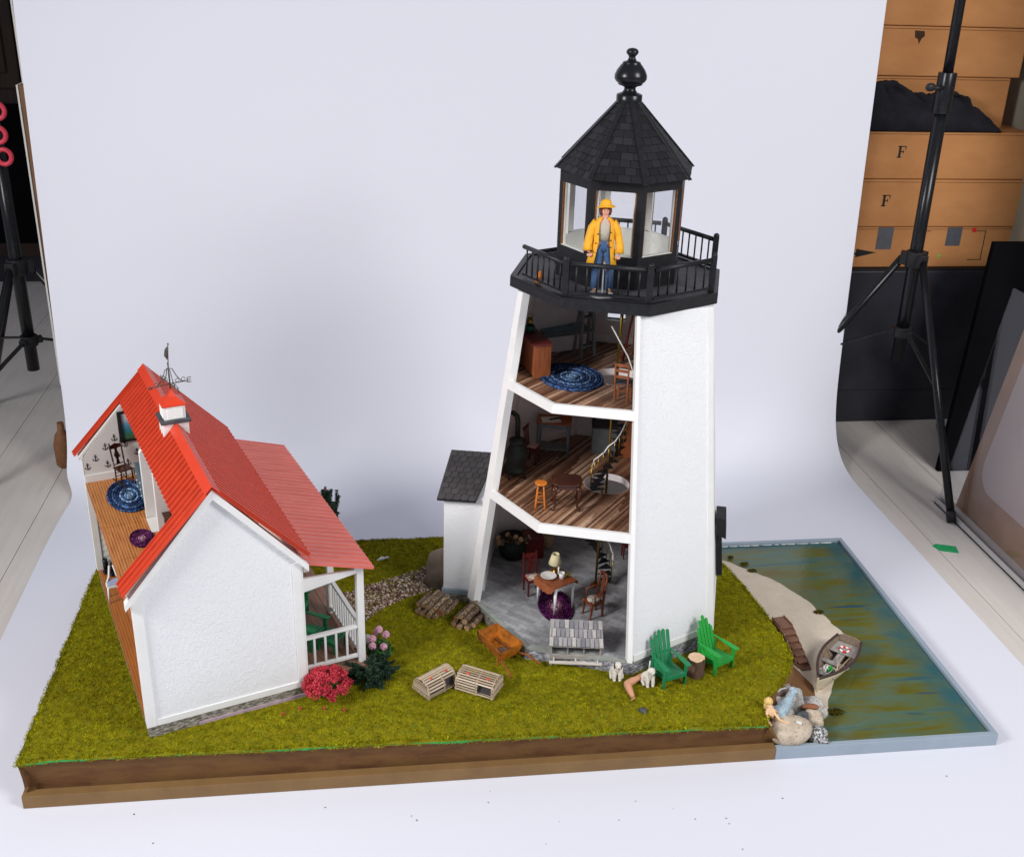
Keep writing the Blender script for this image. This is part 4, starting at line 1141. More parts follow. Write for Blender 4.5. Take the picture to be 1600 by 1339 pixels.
# anchor motifs on the wallpaper
mb = CM()
def anchor(u, z, s_=.85):
    y = 38.235
    def st(p0, p1, w=.07): mb.bar((u+p0[0]*s_, y, z+p0[1]*s_), (u+p1[0]*s_, y, z+p1[1]*s_), .02, w*1.5, (0, 1, 0)) if False else mb.tube([(u+p0[0]*s_, y, z+p0[1]*s_), (u+p1[0]*s_, y, z+p1[1]*s_)], w, 5)
    st((0, -.5), (0, .4), .055); st((-.25, .22), (.25, .22), .05)
    pr_ = None
    for k in range(7):
        a = math.pi+math.pi*k/6; q = (.42*math.cos(a), -.12+.42*math.sin(a))
        if pr_: st(pr_, q, .05)
        pr_ = q
    for k in range(8):
        a0 = 2*math.pi*k/8; a1 = 2*math.pi*(k+1)/8; st((.09*math.cos(a0), .5+.09*math.sin(a0)), (.09*math.cos(a1), .5+.09*math.sin(a1)), .035)
for (u, z) in ((5.82, 30.1), (4.5, 29.05), (3.17, 27.9), (5.84, 27.9), (1.7, 26.4), (3.2, 25.2), (.52, 25.3), (7.35, 26.4), (5.96, 25.0), (4.6, 26.5)): anchor(u, z)
build('anchor_motifs', mb, 'ink', CT)
# ribbed roofs
def ribbed(name, mat, p0, p1, v0, v1, per, hgt, frac=.4, parent=CT, thick=.1, taper=None):
    # p0 top (u,z), p1 bottom (u,z)
    d = Vector((p1[0]-p0[0], 0, p1[1]-p0[1])).normalized(); n = Vector((-d.z, 0, d.x)); n = n if n.z > 0 else -n
    pr = []; v = v0; n_ = max(1, round((v1-v0)/per)); pe = (v1-v0)/n_
    for i in range(n_):
        a = v0+i*pe
        jj = .04*mnoise.noise(Vector((a*3.3, 1, 0)))
        pr += [(a, 0), (a+pe*(1-frac)+jj, 0), (a+pe*(1-frac*.8)+jj, hgt), (a+pe*(1-frac*.2)+jj, hgt)]
    pr += [(v1, 0)]
    mb = CM(); vs = []
    P0 = Vector((p0[0], 0, p0[1])); P1 = Vector((p1[0], 0, p1[1]))
    for (v, h) in pr:
        a = P0+n*h; b = P1+n*h; vs += [(a.x, v, a.z), (b.x, v, b.z), (P1.x-n.x*thick, v, P1.z-n.z*thick), (P0.x-n.x*thick, v, P0.z-n.z*thick)]
    fs = []
    for i in range(len(pr)-1):
        q = i*4
        for k in range(4): fs.append((q+k, q+4+k, q+4+(k+1) % 4, q+(k+1) % 4))
    fs.append((0, 1, 2, 3)); e = (len(pr)-1)*4; fs.append((e+3, e+2, e+1, e))
    mb.add(vs, fs)
    return build(name, mb, mat, parent)
RT = (WU/2, ZR+.35); RB_ = (20.6, ZE+.3-.1); LB_ = (-1.0, ZE+.3)
ribbed('right_roof', 'red', RT, RB_, -.95, 40.1, 1.2, .30, .42)
us = 5.85; zs = RT[1]+(LB_[1]-RT[1])*(RT[0]-us)/(RT[0]-LB_[0])
RL = ribbed('left_roof', 'red', RT, (us, zs), 2.3, 38.6, 1.22, .24, .28)
ribbed('left_roof_front_strip', 'red', RT, LB_, -.95, 2.28, 1.06, .2, .3)
ribbed('left_roof_back_strip', 'red', RT, LB_, 38.62, 40.1, .74, .2, .3)
# white soffit boards under the two left strips
for v0, v1 in ((.2, 2.0), (38.3, 39.6)):
    mb = CM(); n = Vector((-.77, 0, .64))*.12
    a, b = Vector((RT[0]-.3, v0, RT[1]-.55)), Vector((LB_[0]+.55, v0, LB_[1]-.15))
    mb.hexa([a+Vector((0, 0, -.5)), b+Vector((0, 0, -.5)), b+Vector((0, v1-v0, -.5)), a+Vector((0, v1-v0, -.5))], [a, b, b+Vector((0, v1-v0, 0)), a+Vector((0, v1-v0, 0))])
    build('soffit_board', mb, 'cream', CT)
mb = CM()
for sgn in (-1, 1):
    d = Vector((sgn*1.0, 0, -1.05)).normalized(); nn = Vector((sgn*.72, 0, .69)).normalized()
    a = Vector((WU/2, -1.05, ZR+.75))
    q = [a, a+d*1.25, a+d*1.25-nn*.12, a-Vector((0, 0, .17))]
    mb.extr(q, (0, 41.3, 0))
build('ridge_cap', mb, 'red_cap', CT)
# porch
for i in range(6):
    cb('porch_deck', 'deck', [(WU+.2+i*1.44, WU+.2+i*1.44+1.40, 1.0, 38.6, 7.75, 8.5)], CT, .04)
cb('deck_fascia', 'deck', [(WU+.1+i*1.24, WU+.1+i*1.24+1.2, .55, .97, 7.1, 8.45) for i in range(7)], CT, .02)
cb('porch_foundation', 'stone', [(WU+.2, 27.6, 1.6, 37.8, 5.0, 7.7)])
cb('porch_step', 'deck', [(28.5, 30.2, 16, 24, 5.6, 7.2)], CT, .05)
for v in (1.7, 14.0, 25.8, 37.6):
    cb('porch_post', 'white', [(26.95, 27.85, v-.45, v+.45, 8.5, 22.6)], CT, .04)
mb = CM(); mb.hexa([(WU+.1, 1.2, 20.9), (26.94, 1.2, 22.0), (26.94, 1.6, 22.0), (WU+.1, 1.6, 20.9)], [(WU+.1, 1.2, 22.9), (26.94, 1.2, 22.55), (26.94, 1.6, 22.55), (WU+.1, 1.6, 22.9)])
build('porch_beam', mb, 'white', CT, .03)
cb('porch_beam', 'white', [(26.6, 28.1, .9, 38.4, 22.61, 23.1)], CT, .03)
def prail(p0, p1, nb):
    a, b = Vector((p0[0], p0[1], 0)), Vector((p1[0], p1[1], 0))
    mb = CM(); mb.bar(a+Vector((0, 0, 13.9)), b+Vector((0, 0, 13.9)), .55, .42); build('porch_rail', mb, 'white', CT, .04)
    mb = CM(); mb.bar(a+Vector((0, 0, 9.45)), b+Vector((0, 0, 9.45)), .45, .42); build('porch_rail', mb, 'white', CT, .03)
    for i in range(nb):
        p = a.lerp(b, (i+1)/(nb+1)); mb = CM()
        mb.box((p.x, p.y, 11.7), (.26, .26, 4.2)); build('porch_baluster', mb, 'white', CT)
prail((WU+.2, 1.7), (26.94, 1.7), 4); prail((27.4, 2.16), (27.4, 13.54), 11); prail((27.4, 26.3), (27.4, 37.1), 11)
ribbed('porch_roof', 'red_faded_sheen', (19.9, 26.15), (28.7, 23.35), -.35, 38.3, 1.15, .11, .16, thick=.35)
# cupola
cv = 19.4
mb = CM(); c_ = WU/2
mb.hexa([(c_-1.55, cv-1.55, 34.9), (c_+1.55, cv-1.55, 34.9), (c_+1.55, cv+1.55, 34.9), (c_-1.55, cv+1.55, 34.9)], [(c_-1.55, cv-1.55, 38.68), (c_+1.55, cv-1.55, 38.68), (c_+1.55, cv+1.55, 38.68), (c_-1.55, cv+1.55, 38.68)])
CU = build('cupola', mb, 'white', CT, .03)
cb('cupola_plate', 'charcoal', [(c_-1.85, c_+1.85, cv-1.85, cv+1.85, 38.69, 39.05)], CU, .06)
cb('cupola_box', 'white', [(c_-1.3, c_+1.3, cv-1.3, cv+1.3, 39.06, 40.9)], CU, .03)
for k in range(4):
    mb = CM(); T = Matrix.Translation((c_, cv, 0)) @ Matrix.Rotation(k*math.pi/2, 4, 'Z'); mb.M = mb.M @ T
    for i in range(6): mb.hexa([(-.95, -1.42, 39.28+i*.27), (.95, -1.42, 39.28+i*.27), (1.0, -1.31, 39.28+i*.27), (-1.0, -1.31, 39.28+i*.27)], [(-1.0, -1.34, 39.48+i*.27), (1.0, -1.34, 39.48+i*.27), (1.0, -1.31, 39.48+i*.27), (-1.0, -1.31, 39.48+i*.27)])
    build('louvre', mb, 'white', CU)
mb = CM(); pr4 = [(1.5, 40.85), (1.5, 41.0), (.95, 41.35), (.5, 41.8), (.22, 42.3), (.06, 42.75)]
vs = []; fs = []
for r, z in pr4: vs += [(c_-r, cv-r, z), (c_+r, cv-r, z), (c_+r, cv+r, z), (c_-r, cv+r, z)]
for i in range(len(pr4)-1):
    for k in range(4): fs.append((i*4+k, i*4+(k+1) % 4, i*4+4+(k+1) % 4, i*4+4+k))
fs += [(3, 2, 1, 0), (20, 21, 22, 23)]
mb.add(vs, fs); build('cupola_roof', mb, 'red_cap', CU)
def VM():
    mb = MB(); mb.M = Matrix.Translation((0, 0, -6.3-1.05)); return mb
# weather vane
mb = VM(); mb.tube([(c_, cv, 43.5), (c_, cv, 47.2)], .10, 8); VN = build('weather_vane', mb, 'iron', CU)
mb = VM(); mb.tube([(c_+.05, cv, 47.2), (c_+.22, cv-.15, 49.6)], .05, 6); mb.ball((c_+.22, cv-.15, 49.6), .12, 8, 6)
mb.extr([(c_-.05, cv, 47.5), (c_-.35, cv+.1, 48.1), (c_-.2, cv+.05, 48.9), (c_+.18, cv-.1, 49.4), (c_+.12, cv-.05, 48.4)], (.05, .05, 0)); build('vane_pointer', mb, 'iron', VN)
for k in range(4):
    a = R_(k*90+12); d = Vector((math.cos(a), math.sin(a), 0)); c0 = Vector((c_, cv, 0))
    mb = VM(); z = 44.4
    mb.tube([c0+Vector((0, 0, z)), c0+d*2.3+Vector((0, 0, z-.1))], .06, 6)
    mb.tube([c0+Vector((0, 0, 46.4)), c0+d*.45+Vector((0, 0, 46.3)), c0+d*.9+Vector((0, 0, 45.3)), c0+d*1.5+Vector((0, 0, z))], .055, 6)
    for q in range(2):
        cc = c0+d*(1.0+q*.75)+Vector((0, 0, z+.25)); mb.tube([cc+d*(.25*math.cos(t9))+Vector((0, 0, .25*math.sin(t9))) for t9 in [i*.7 for i in range(9)]], .045, 5)
    e = c0+d*2.5+Vector((0, 0, z)); s9 = Vector((-d.y, d.x, 0))
    if k == 0: L = [[(-.25, -.3), (.25, -.3)], [(-.25, .0), (.2, 0)], [(-.25, .3), (.25, .3)], [(-.25, -.3), (-.25, .3)]]   # E
    elif k == 1: L = [[(-.25, -.3), (-.25, .3)], [(-.25, .3), (.25, -.3)], [(.25, -.3), (.25, .3)]]                        # N
    elif k == 2: L = [[(-.3, .3), (-.15, -.3)], [(-.15, -.3), (0, .2)], [(0, .2), (.15, -.3)], [(.15, -.3), (.3, .3)]]      # W
    else: L = [[(.22, .3), (-.2, .3)], [(-.2, .3), (-.2, 0)], [(-.2, 0), (.2, 0)], [(.2, 0), (.2, -.3)], [(.2, -.3), (-.22, -.3)]]  # S
    w9 = d
    for (p, q) in L: mb.tube([e+w9*p[0]+Vector((0, 0, p[1])), e+w9*q[0]+Vector((0, 0, q[1]))], .055, 5)
    build('compass_arm', mb, 'iron', VN)
# ------------------------------------------------------------------ things on the lawn
def adir(label, loc, rz, mat, fan, group, rounded=False, s_=1.0):
    on_porch = 'porch' in label
    t_ = thing('adirondack_chair', label, 'chair', loc, rz, group)
    def K():
        mb = MB(); mb.M = Matrix.Scale(s_, 4); return mb
    for i in range(6):
        mb = K(); y = -2.0+i*.68; mb.box((0, y, 2.55-.12*i), (3.5, .56, .16), 0, 0, -.17); build('seat_slat', mb, mat, t_, .03)
    for sx in (-1, 1):
        mb = K(); mb.bar((sx*1.62, -2.15, 2.25), (sx*1.62, 3.0, .35), .2, .7); build('side_rail', mb, mat, t_, .03)
        mb = K(); mb.box((sx*1.95, -1.9, 2.0), (.26, .62, 4.0)); build('leg', mb, mat, t_, .03)
        mb = K(); mb.box((sx*1.75, 2.1, 1.9), (.22, .5, 3.2)); build('leg', mb, mat, t_, .03)
        mb = K(); z = 4.1
        out = [(-.42, -2.75), (.42, -2.75), (.5, -2.0), (.42, -.6), (.12, 1.4), (.05, 2.5), (-.22, 2.5), (-.25, 1.0), (-.42, -.4)]
        mb.extr([(sx*(1.95+a), b, z-.03*b) for a, b in (out if sx > 0 else out[::-1])], (0, 0, .2)); build('arm', mb, mat, t_, .04)
    mb = K(); mb.box((0, -2.2, 2.15), (3.7, .18, .7)); build('front_apron', mb, mat, t_, .03)
    mb = K(); mb.box((0, 2.45, 4.05), (3.9, .2, .4)); build('back_brace', mb, mat, t_, .03)
    hs = [5.2, 5.8, 6.4, 6.4, 6.2] if fan else [5.4, 6.4, 7.0, 6.4, 5.4]
    if rounded: hs = [4.6, 6.2, 6.9, 6.2, 4.6]
    n = Vector((0, math.sin(R_(-24)), 0))
    for i in range(5):
        x0 = (i-2)*.66; x1 = (i-2)*(.78 if fan else .70)
        w = .29; L = hs[i]; mb = K()
        pts = []
        def q(x, l): return (x, 1.45+l*.36, 1.75+l*.93)
        base = Vector(q(x0, 0)); tip = Vector(q(x1, L))
        prf = [(-w, 0), (w, 0), (w*1.05, L-.25), (w*.6, L-.05), (0, L+.02), (-w*.6, L-.05), (-w*1.05, L-.25)]
        mb.extr([q(x0+(x1-x0)*l/L+a, l) for a, l in prf], (0, .16, -.06)); build('back_slat', mb, mat, t_, .03)
    if rounded:
        mb = K(); mb.box((0, 1.45+4.6*.36+.2, 1.75+4.6*.93), (2.9, .16, .3)); build('back_rail', mb, mat, t_, .02)
    t_.scale = (.82, .82, .76) if not on_porch else (.92, .92, .85)
    return t_
G_AD = 'green slatted garden chairs'
adir('deep green slatted garden chair on the lawn between the small white dog and the stump', (79.45, 9.3, gz(80, 9)), 17, 'green_dk', True, G_AD)
adir('bright green slatted garden chair with a rounded back at the corner of the lighthouse', (86.7, 12.0, gz(87, 12)), 28, 'green_lt', False, G_AD, True)
p1 = rotw(22.3, 8.4); adir('green slatted garden chair on the cottage porch nearest the front railing', (p1[0], p1[1], 8.5), 58, 'green_dk', False, G_AD, False, .95)
p2 = rotw(22.0, 14.8); adir('green slatted garden chair further back on the cottage porch', (p2[0], p2[1], 8.5), 75, 'green_dk', False, G_AD, False, .95)
p3 = rotw(24.9, 6.0); t_ = thing('foot_stool', 'green slatted foot stool in front of the porch chair', 'stool', (p3[0], p3[1], 8.5), 58)
for i in range(6): build('slat', B((-1.4, 1.4, -1.3+i*.45, -.95+i*.45, 1.5+.06*i, 1.66+.06*i)), 'green_dk', t_, .02)
for x in (-1.3, 1.3):
    build('side_rail', B((x-.1, x+.1, -1.4, 1.4, 1.1, 1.48)), 'green_dk', t_, .02)
    for y in (-1.2, 1.2): build('leg', B((x-.18, x+.18, y-.15, y+.15, 0, 1.1)), 'green_dk', t_, .02)
# stump
t_ = thing('tree_stump', 'pale topped bark covered stump between the two lawn chairs', 'stump', (83.5, 10.4, gz(83, 10)-.1))
mb = MB(); n = 28; vs = []; prs = [(1.32, 0), (1.2, .5), (1.14, 1.6), (1.12, 2.72)]
for r, z in prs:
    for k in range(n):
        a = 2*math.pi*k/n; q = 1+.11*mnoise.noise(Vector((math.cos(a)*2.2, math.sin(a)*2.2, 0)))-.16*max(0, math.cos(a+.9))**24+.03*math.sin(a*9)
        vs.append((r*q*math.cos(a), r*q*math.sin(a), z))
mb.add(vs, [(i*n+k, i*n+(k+1) % n, (i+1)*n+(k+1) % n, (i+1)*n+k) for i in range(3) for k in range(n)], True)
build('bark', mb, 'stump_bark', t_)
mb = MB(); mb.add([Vector(v)*.985+Vector((0, 0, .05)) for v in vs[-n:]]+[Vector(v)*.985-Vector((0, 0, .5)) for v in vs[-n:]], [tuple(range(n))]+[(k, (k+1) % n, n+(k+1) % n, n+k) for k in range(n)]); build('cut_top', mb, 'stump_top', t_)

# lobster traps
def trap(label, loc, rz, L, Wd, arch):
    t_ = thing('lobster_trap', label, 'lobster trap', (loc[0], loc[1], gz(*loc)+.1), rz, 'wooden lobster traps on the lawn')
    rg = random.Random(int(L*100)); H = 2.3
    def sec(k, n):   # cross section point
        if arch:
            a = math.pi*k/n; return (-math.cos(a)*Wd/2, .55+max(0, math.sin(a))**.8*(H-.55))
        ps = [(-Wd/2, .25), (-Wd/2, H*.72), (-Wd*.22, H), (Wd*.22, H), (Wd/2, H*.72), (Wd/2, .25)]
        q = k/n*5; i = min(4, int(q)); f = q-i; return (ps[i][0]+(ps[i+1][0]-ps[i][0])*f, ps[i][1]+(ps[i+1][1]-ps[i][1])*f)
    n = 17 if not arch else 13
    for k in range(n+1):
        y, z = sec(k, n); y2, z2 = sec(min(n, k+.3), n); 
        up = Vector((0, y/Wd*2 if arch else (0 if abs(z-H) < .05 else y/Wd*2), z/H)); mb = MB(); mb.tone = rg.random()
        x0 = -L/2
        front = (y < -Wd*.36)
        x1 = L/2
        if front and z < H*.7: x1 = L*.08
        mb.bar((x0-rg.uniform(0, .1), y, z), (x1+rg.uniform(0, .1), y, z), .19 if not arch else .24, .07, up); build('slat', mb, 'trap', t_)
    for x in (-L/2+.12, L*.05, L/2-.12):
        mb = MB(); mb.tone = .2; mb.tube([(x, *sec(k, n)) for k in [i*n/16 for i in range(17)]], .1, 6, smooth=False); build('hoop', mb, 'trap', t_)
        mb = MB(); mb.tone = .35; mb.bar((x, -Wd/2-.05, .12), (x, Wd/2+.05, .12), .2, .2); build('runner', mb, 'trap', t_)
    for x in (-L/2, L/2):
        for k in range(5):
            z = .45+k*.36; half = Wd/2*(math.sqrt(max(0, 1-((z-.5)/(H-.5))**2)) if arch and z > .5 else (1 if z < H*.72 else .6)); mb = MB(); mb.tone = rg.random()
            mb.bar((x, -half, z), (x, half, z), .07, .2); build('end_slat', mb, 'trap', t_)
    for k in range(9):
        y = -Wd/2+Wd*k/8; mb = MB(); mb.tone = rg.random(); mb.bar((-L/2-.12, y, .28), (L/2+.12, y, .28), .17, .08); build('bottom_slat', mb, 'trap', t_)
    mb = MB(); mb.hexa([(-L/2+.2, -Wd/2+.35, .33), (L/2-.3, -Wd/2+.35, .33), (L/2-.3, Wd/2-.3, .33), (-L/2+.2, Wd/2-.3, .33)], [(-L/2+.2, -Wd/4, H*.66), (L/2-.3, -Wd/4, H*.66), (L/2-.3, Wd/4, H*.66), (-L/2+.2, Wd/4, H*.66)]); build('netting_shade', mb, 'trap_in', t_)
    for x in (-L*.25, L*.28):
        y, z = sec(n*.40, n); mb = MB(); mb.bar((x-.2, y, z+.02), (x+.2, y, z+.02), .32, .14, (0, y/Wd*1.6, 1)); build('red_tag', mb, 'trap_red', t_)
trap('arched wooden lobster trap, left of the two on the lawn', (48.9, 9.9), 36, 4.7, 3.1, True)
trap('flat topped wooden lobster trap, right of the two on the lawn', (54.5, 9.3), -31, 5.2, 3.3, False)

# nesting box with shingled roof
t_ = thing('nest_box', 'grey shingled nesting box on legs against the lighthouse foundation', 'nesting box', (67.9, 14.2, gz(68, 13)), -8.8)
for x in (-3.25, 3.25):
    build('side_panel', B((x-.1, x+.1, -1.3, 1.5, 1.0, 3.3)), 'grey_wood', t_, .02)
    for y in (-1.3, 1.4): build('leg', B((x-.16, x+.16, y-.14, y+.14, -.1, 1.2)), 'grey_wood', t_, .02)
for x in (-1.07, 1.07): build('divider', B((x-.08, x+.08, -1.2, 1.4, 1.2, 3.3)), 'grey_wood', t_)
build('floor', B((-3.14, 3.14, -1.25, 1.45, 1.05, 1.19)), 'grey_wood', t_)
build('back_panel', B((-3.14, 3.14, 1.46, 1.6, 1.05, 4.6)), 'grey_wood', t_)
build('front_lip', B((-3.34, 3.34, -1.46, -1.32, 1.2, 1.95)), 'grey_wood', t_, .02)
build('perch', B((-3.5, 3.5, -2.35, -1.9, 1.0, 1.22)), 'pale_wood', t_, .03)
for x in (-2.9, 0, 2.9): build('perch_bracket', B((x-.1, x+.1, -2.2, -1.47, 1.23, 1.38)), 'pale_wood', t_)
mb = MB(); A = Vector((-3.6, -1.75, 3.25)); B1 = Vector((3.6, -1.75, 3.25)); C1 = Vector((3.5, 1.75, 5.15)); D1 = Vector((-3.5, 1.75, 5.15))
mb.hexa([A, B1, C1, D1], [p+Vector((0, 0, .12)) for p in (A, B1, C1, D1)]); rf = build('roof', mb, 'grey_wood', t_)
mb = MB(); up = Vector((0, 0, .12)); shingles(mb, A+up, B1+up, C1+up, D1+up, 3, .62, random.Random(2), .18, False, .06); build('roof_shingles', mb, 'nest_shingle', rf)

# wheelbarrow
t_ = thing('wheelbarrow', 'rusty orange wheelbarrow beside the lighthouse slab', 'wheelbarrow', (58.0, 15.9, gz(58, 15)), -58); t_.scale = (1.1, 1.1, 1.05)
# local: x along axis to handles (+x), wheel at -x
def tr(mb, thick=.0):
    top = [(-2.5, -1.4, 3.1), (2.2, -1.8, 2.6), (2.2, 1.8, 2.6), (-2.5, 1.4, 3.1)]
    bot = [(-2.0, -1.0, 1.2), (1.7, -1.3, .95), (1.7, 1.3, .95), (-2.0, 1.0, 1.2)]
    return [Vector(p) for p in top], [Vector(p) for p in bot]
mb = MB(); tp, bt = tr(mb)
mb.tone = .05; mb.add(tp+bt, [(4, 5, 6, 7)])
for i in range(4):
    j = (i+1) % 4; mb.tone = .15 if i != 0 else .5; mb.add([tp[i], tp[j], bt[j], bt[i]], [(0, 1, 2, 3)])
TRY = build('tray', mb, 'rust', t_, solid=.1)
mb = MB(); mb.tone = .6; mb.tube(tp+[tp[0]], .08, 6, smooth=False); build('tray_rim', mb, 'rust', TRY)
for s9 in (-1, 1):
    mb = MB(); mb.tone = .8; mb.tube([(-3.6, s9*.28, 1.0), (-1.8, s9*.75, 1.35), (1.6, s9*1.15, 1.15), (3.0, s9*1.8, 1.35), (4.9, s9*2.2, .85)], .15, 8); h = build('handle', mb, 'rust', t_)
    mb = MB(); mb.tone = .4; mb.tube([(1.7, s9*1.15, 1.15), (1.3, s9*1.35, .0), (.9, s9*1.2, 1.2)], .12, 7); build('leg', mb, 'rust', t_)
mb = MB(); mb.M = Matrix.Translation((-3.6, 0, 1.02)) @ Matrix.Rotation(math.pi/2, 4, 'X'); mb.tone = .9
mb.tube([(.9*math.cos(2*math.pi*i/24), .9*math.sin(2*math.pi*i/24), 0) for i in range(25)], .11, 7)
for k in range(5): mb.tube([(0, 0, 0), (.9*math.cos(k*1.257), .9*math.sin(k*1.257), 0)], .05, 5)
build('wheel', mb, 'rust', t_)
mb = MB(); mb.tone = .9; mb.ball((.5, .1, 1.12), (1.05, .75, .14), 14, 6, .3, 2, 3); build('dirt', mb, 'rock_brown', TRY)

# firewood
rgl = random.Random(21)
def log(p, d, L, r, orange=False, label=''):
    d = Vector(d).normalized(); p = Vector(p); mb = MB(); n = 12; vs = []
    a = d.orthogonal().normalized(); b = d.cross(a); sd = rgl.random()*50; K = 7
    bend = Vector((rgl.uniform(-.1, .1), rgl.uniform(-.1, .1), rgl.uniform(-.04, .08)))
    mb.tone = rgl.random(); mb.mat('bark')
    for i in range(K+1):
        q = i/K; c = p+d*(L*q)+bend*math.sin(q*math.pi)
        for k in range(n):
            t5 = 2*math.pi*k/n; rr_ = r*(1+.16*mnoise.noise(Vector((math.cos(t5)*1.3+sd, math.sin(t5)*1.3, q*4))))
            vs.append(c+(a*math.cos(t5)+b*math.sin(t5))*rr_)
    fs = [(i*n+k, i*n+(k+1) % n, (i+1)*n+(k+1) % n, (i+1)*n+k) for i in range(K) for k in range(n)]
    mb.add(vs, fs, True); mb.mat('cut_orange' if orange else 'cut')
    mb.add(vs[:n], [tuple(reversed(range(n)))]); mb.add(vs[-n:], [tuple(range(n))])
    o = build('log', mb); tag(o, label, 'log', 'logs in the two firewood piles'); return o
ld = (.58, .80, .03)
def pile(c, spec, nm):
    for (a, z, r, L, off, org, lab) in spec:
        s_ = Vector((.86, -.5, 0)).normalized()
        p = Vector((c[0], c[1], 0))+s_*a+Vector(ld)*off; p.z = gz(p.x, p.y)+z
        log(p, (ld[0]+rgl.uniform(-.06, .06), ld[1]+rgl.uniform(-.06, .06), rgl.uniform(-.02, .06)), L, r, org, lab)
pile((47.6, 26.6), [
    (-.3, .42, .42, 3.8, .2, False, 'log on the ground at the left end of the left firewood pile'),
    (.65, .50, .46, 3.9, -.1, False, 'second log from the left in the bottom row of the left firewood pile'),
    (1.6, .44, .40, 3.9, -.3, False, 'third log from the left in the bottom row of the left firewood pile'),
    (2.5, .42, .40, 3.6, .0, False, 'log at the right end of the bottom row of the left firewood pile'),
    (-.6, 1.25, .34, 3.6, .8, False, 'thin log leaning out at the upper left of the left firewood pile'),
    (.2, 1.30, .40, 4.0, .7, False, 'second log from the left on top of the left firewood pile'),
    (1.1, 1.32, .43, 4.0, .5, False, 'thick round ended log on top of the left firewood pile'),
    (2.05, 1.20, .38, 3.6, .6, False, 'log right of the thick round ended one on top of the left firewood pile'),
    (1.9, .95, .38, 3.3, -.4, False, 'short log wedged low in the middle of the left firewood pile'),
    (2.9, 1.05, .52, 3.2, .5, True, 'orange barked stout log at the right side of the left firewood pile')], 'left')
pile((50.4, 25.6), [
    (.2, .42, .38, 3.3, .5, False, 'low log lying in the gap between the two firewood piles'),
    (.9, .95, .33, 3.1, .6, False, 'thin log bridging the two firewood piles')], 'middle')
pile((53.0, 22.9), [
    (-.9, .42, .44, 3.2, .1, False, 'log at the left end of the bottom row of the right firewood pile'),
    (.2, .44, .42, 3.5, -.3, False, 'middle log of the bottom row of the right firewood pile'),
    (1.25, .46, .44, 3.7, -.1, False, 'log at the right end of the bottom row of the right firewood pile'),
    (-.7, 1.15, .36, 3.6, .4, True, 'split orange faced log on top left of the right firewood pile'),
    (-.1, 1.55, .40, 4.2, .6, False, 'pale long log crowning the right firewood pile'),
    (.8, 1.25, .44, 3.9, .1, False, 'thick log on the right shoulder of the right firewood pile'),
    (1.9, .75, .40, 3.7, .6, False, 'log resting against the stone foundation in the right firewood pile')], 'right')

# boulder by annex
t_ = MB(); t_.ball((0, 0, 0), (3.3, 3.6, 3.0), 28, 18, .5, 1.1, 4)
tag(build('boulder', t_, 'rock_brown', loc=(52.3, 37.2, gz(51, 38)+.6)), 'brown boulder between the pebble path and the annex', 'boulder')

# dogs
def dog(label, loc, rz, dk, headup=True):
    t_ = thing('dog', label, 'dog', (loc[0], loc[1], gz(*loc)), rz, 'small model dogs on the lawn')
    t_.scale = (1.15, 1.1, 1.1)
    vs = [((0, .75, .6), .78), ((0, .35, .95), .74), ((0, -.1, 1.45), .64), ((0, -.35, 1.95), .46), ((0, -.42, 2.4), .48), ((0, -.72, 2.42), .36), ((0, -1.12, 2.2), .2),
          ((-.3, -.25, 1.35), .34), ((-.33, -.42, .65), .24), ((-.33, -.5, .16), .2), ((-.28, -.74, .10), .13),
          ((.3, -.25, 1.35), .34), ((.33, -.42, .65), .24), ((.33, -.5, .16), .2), ((.28, -.74, .10), .13),
          ((-.52, .62, .5), .34), ((-.62, .1, .42), .24), ((-.62, -.25, .12), .15), ((.52, .62, .5), .34), ((.62, .1, .42), .24), ((.62, -.25, .12), .15), ((0, 1.3, .2), .16), ((.2, 1.75, .14), .11)]
    ed = [(0, 1), (1, 2), (2, 3), (3, 4), (4, 5), (5, 6), (2, 7), (7, 8), (8, 9), (9, 10), (2, 11), (11, 12), (12, 13), (13, 14), (0, 15), (15, 16), (16, 17), (0, 18), (18, 19), (19, 20), (0, 21), (21, 22)]
    skin('body', vs, ed, 'fur', t_, root=0)
    for sx in (-1, 1):
        e = MB(); e.ball((sx*.36, -.42, 2.15), (.12, .22, .42), 10, 8, .2, 2, 1); build('ear', e, 'fur_dk' if dk else 'fur', t_)
        e = MB(); e.ball((sx*.13, -.93, 2.52), .055, 8, 6); build('eye', e, 'fur_dk', t_)
    e = MB(); e.ball((0, -1.27, 2.28), .09, 8, 6); build('nose', e, 'fur_dk', t_)
    return t_
def skin(name, vs, ed, mat, parent, root=0, sub=2):
    me = bpy.data.meshes.new(name); me.from_pydata([tuple(c*S for c in p) for p, r in vs], ed, []); me.materials.append(M[mat])
    o = bpy.data.objects.new(name, me); col.objects.link(o); o.parent = parent
    md = o.modifiers.new('skin', 'SKIN'); md.use_smooth_shade = True
    for sv, (p, r) in zip(me.skin_vertices[0].data, vs): sv.radius = (r*S, r*S)
    me.skin_vertices[0].data[root].use_root = True
    s2 = o.modifiers.new('sub', 'SUBSURF'); s2.levels = sub; s2.render_levels = sub
    # bake the modifiers so the figure is one plain surface
    dg = bpy.context.evaluated_depsgraph_get(); ev = o.evaluated_get(dg); nm = bpy.data.meshes.new_from_object(ev)
    o.modifiers.clear(); o.data = nm; nm.name = name
    nm.polygons.foreach_set('use_smooth', [True]*len(nm.polygons))
    return o
dog('sitting white spaniel with black ears beside the nesting box', (72.7, 9.9), -5, True)
dog('small white dog sitting left of the deep green chair', (76.6, 8.3), 10, False)
mb = MB(); mb.tube([(0, 0, 0), (.05, 0, 1.3)], .09, 8)
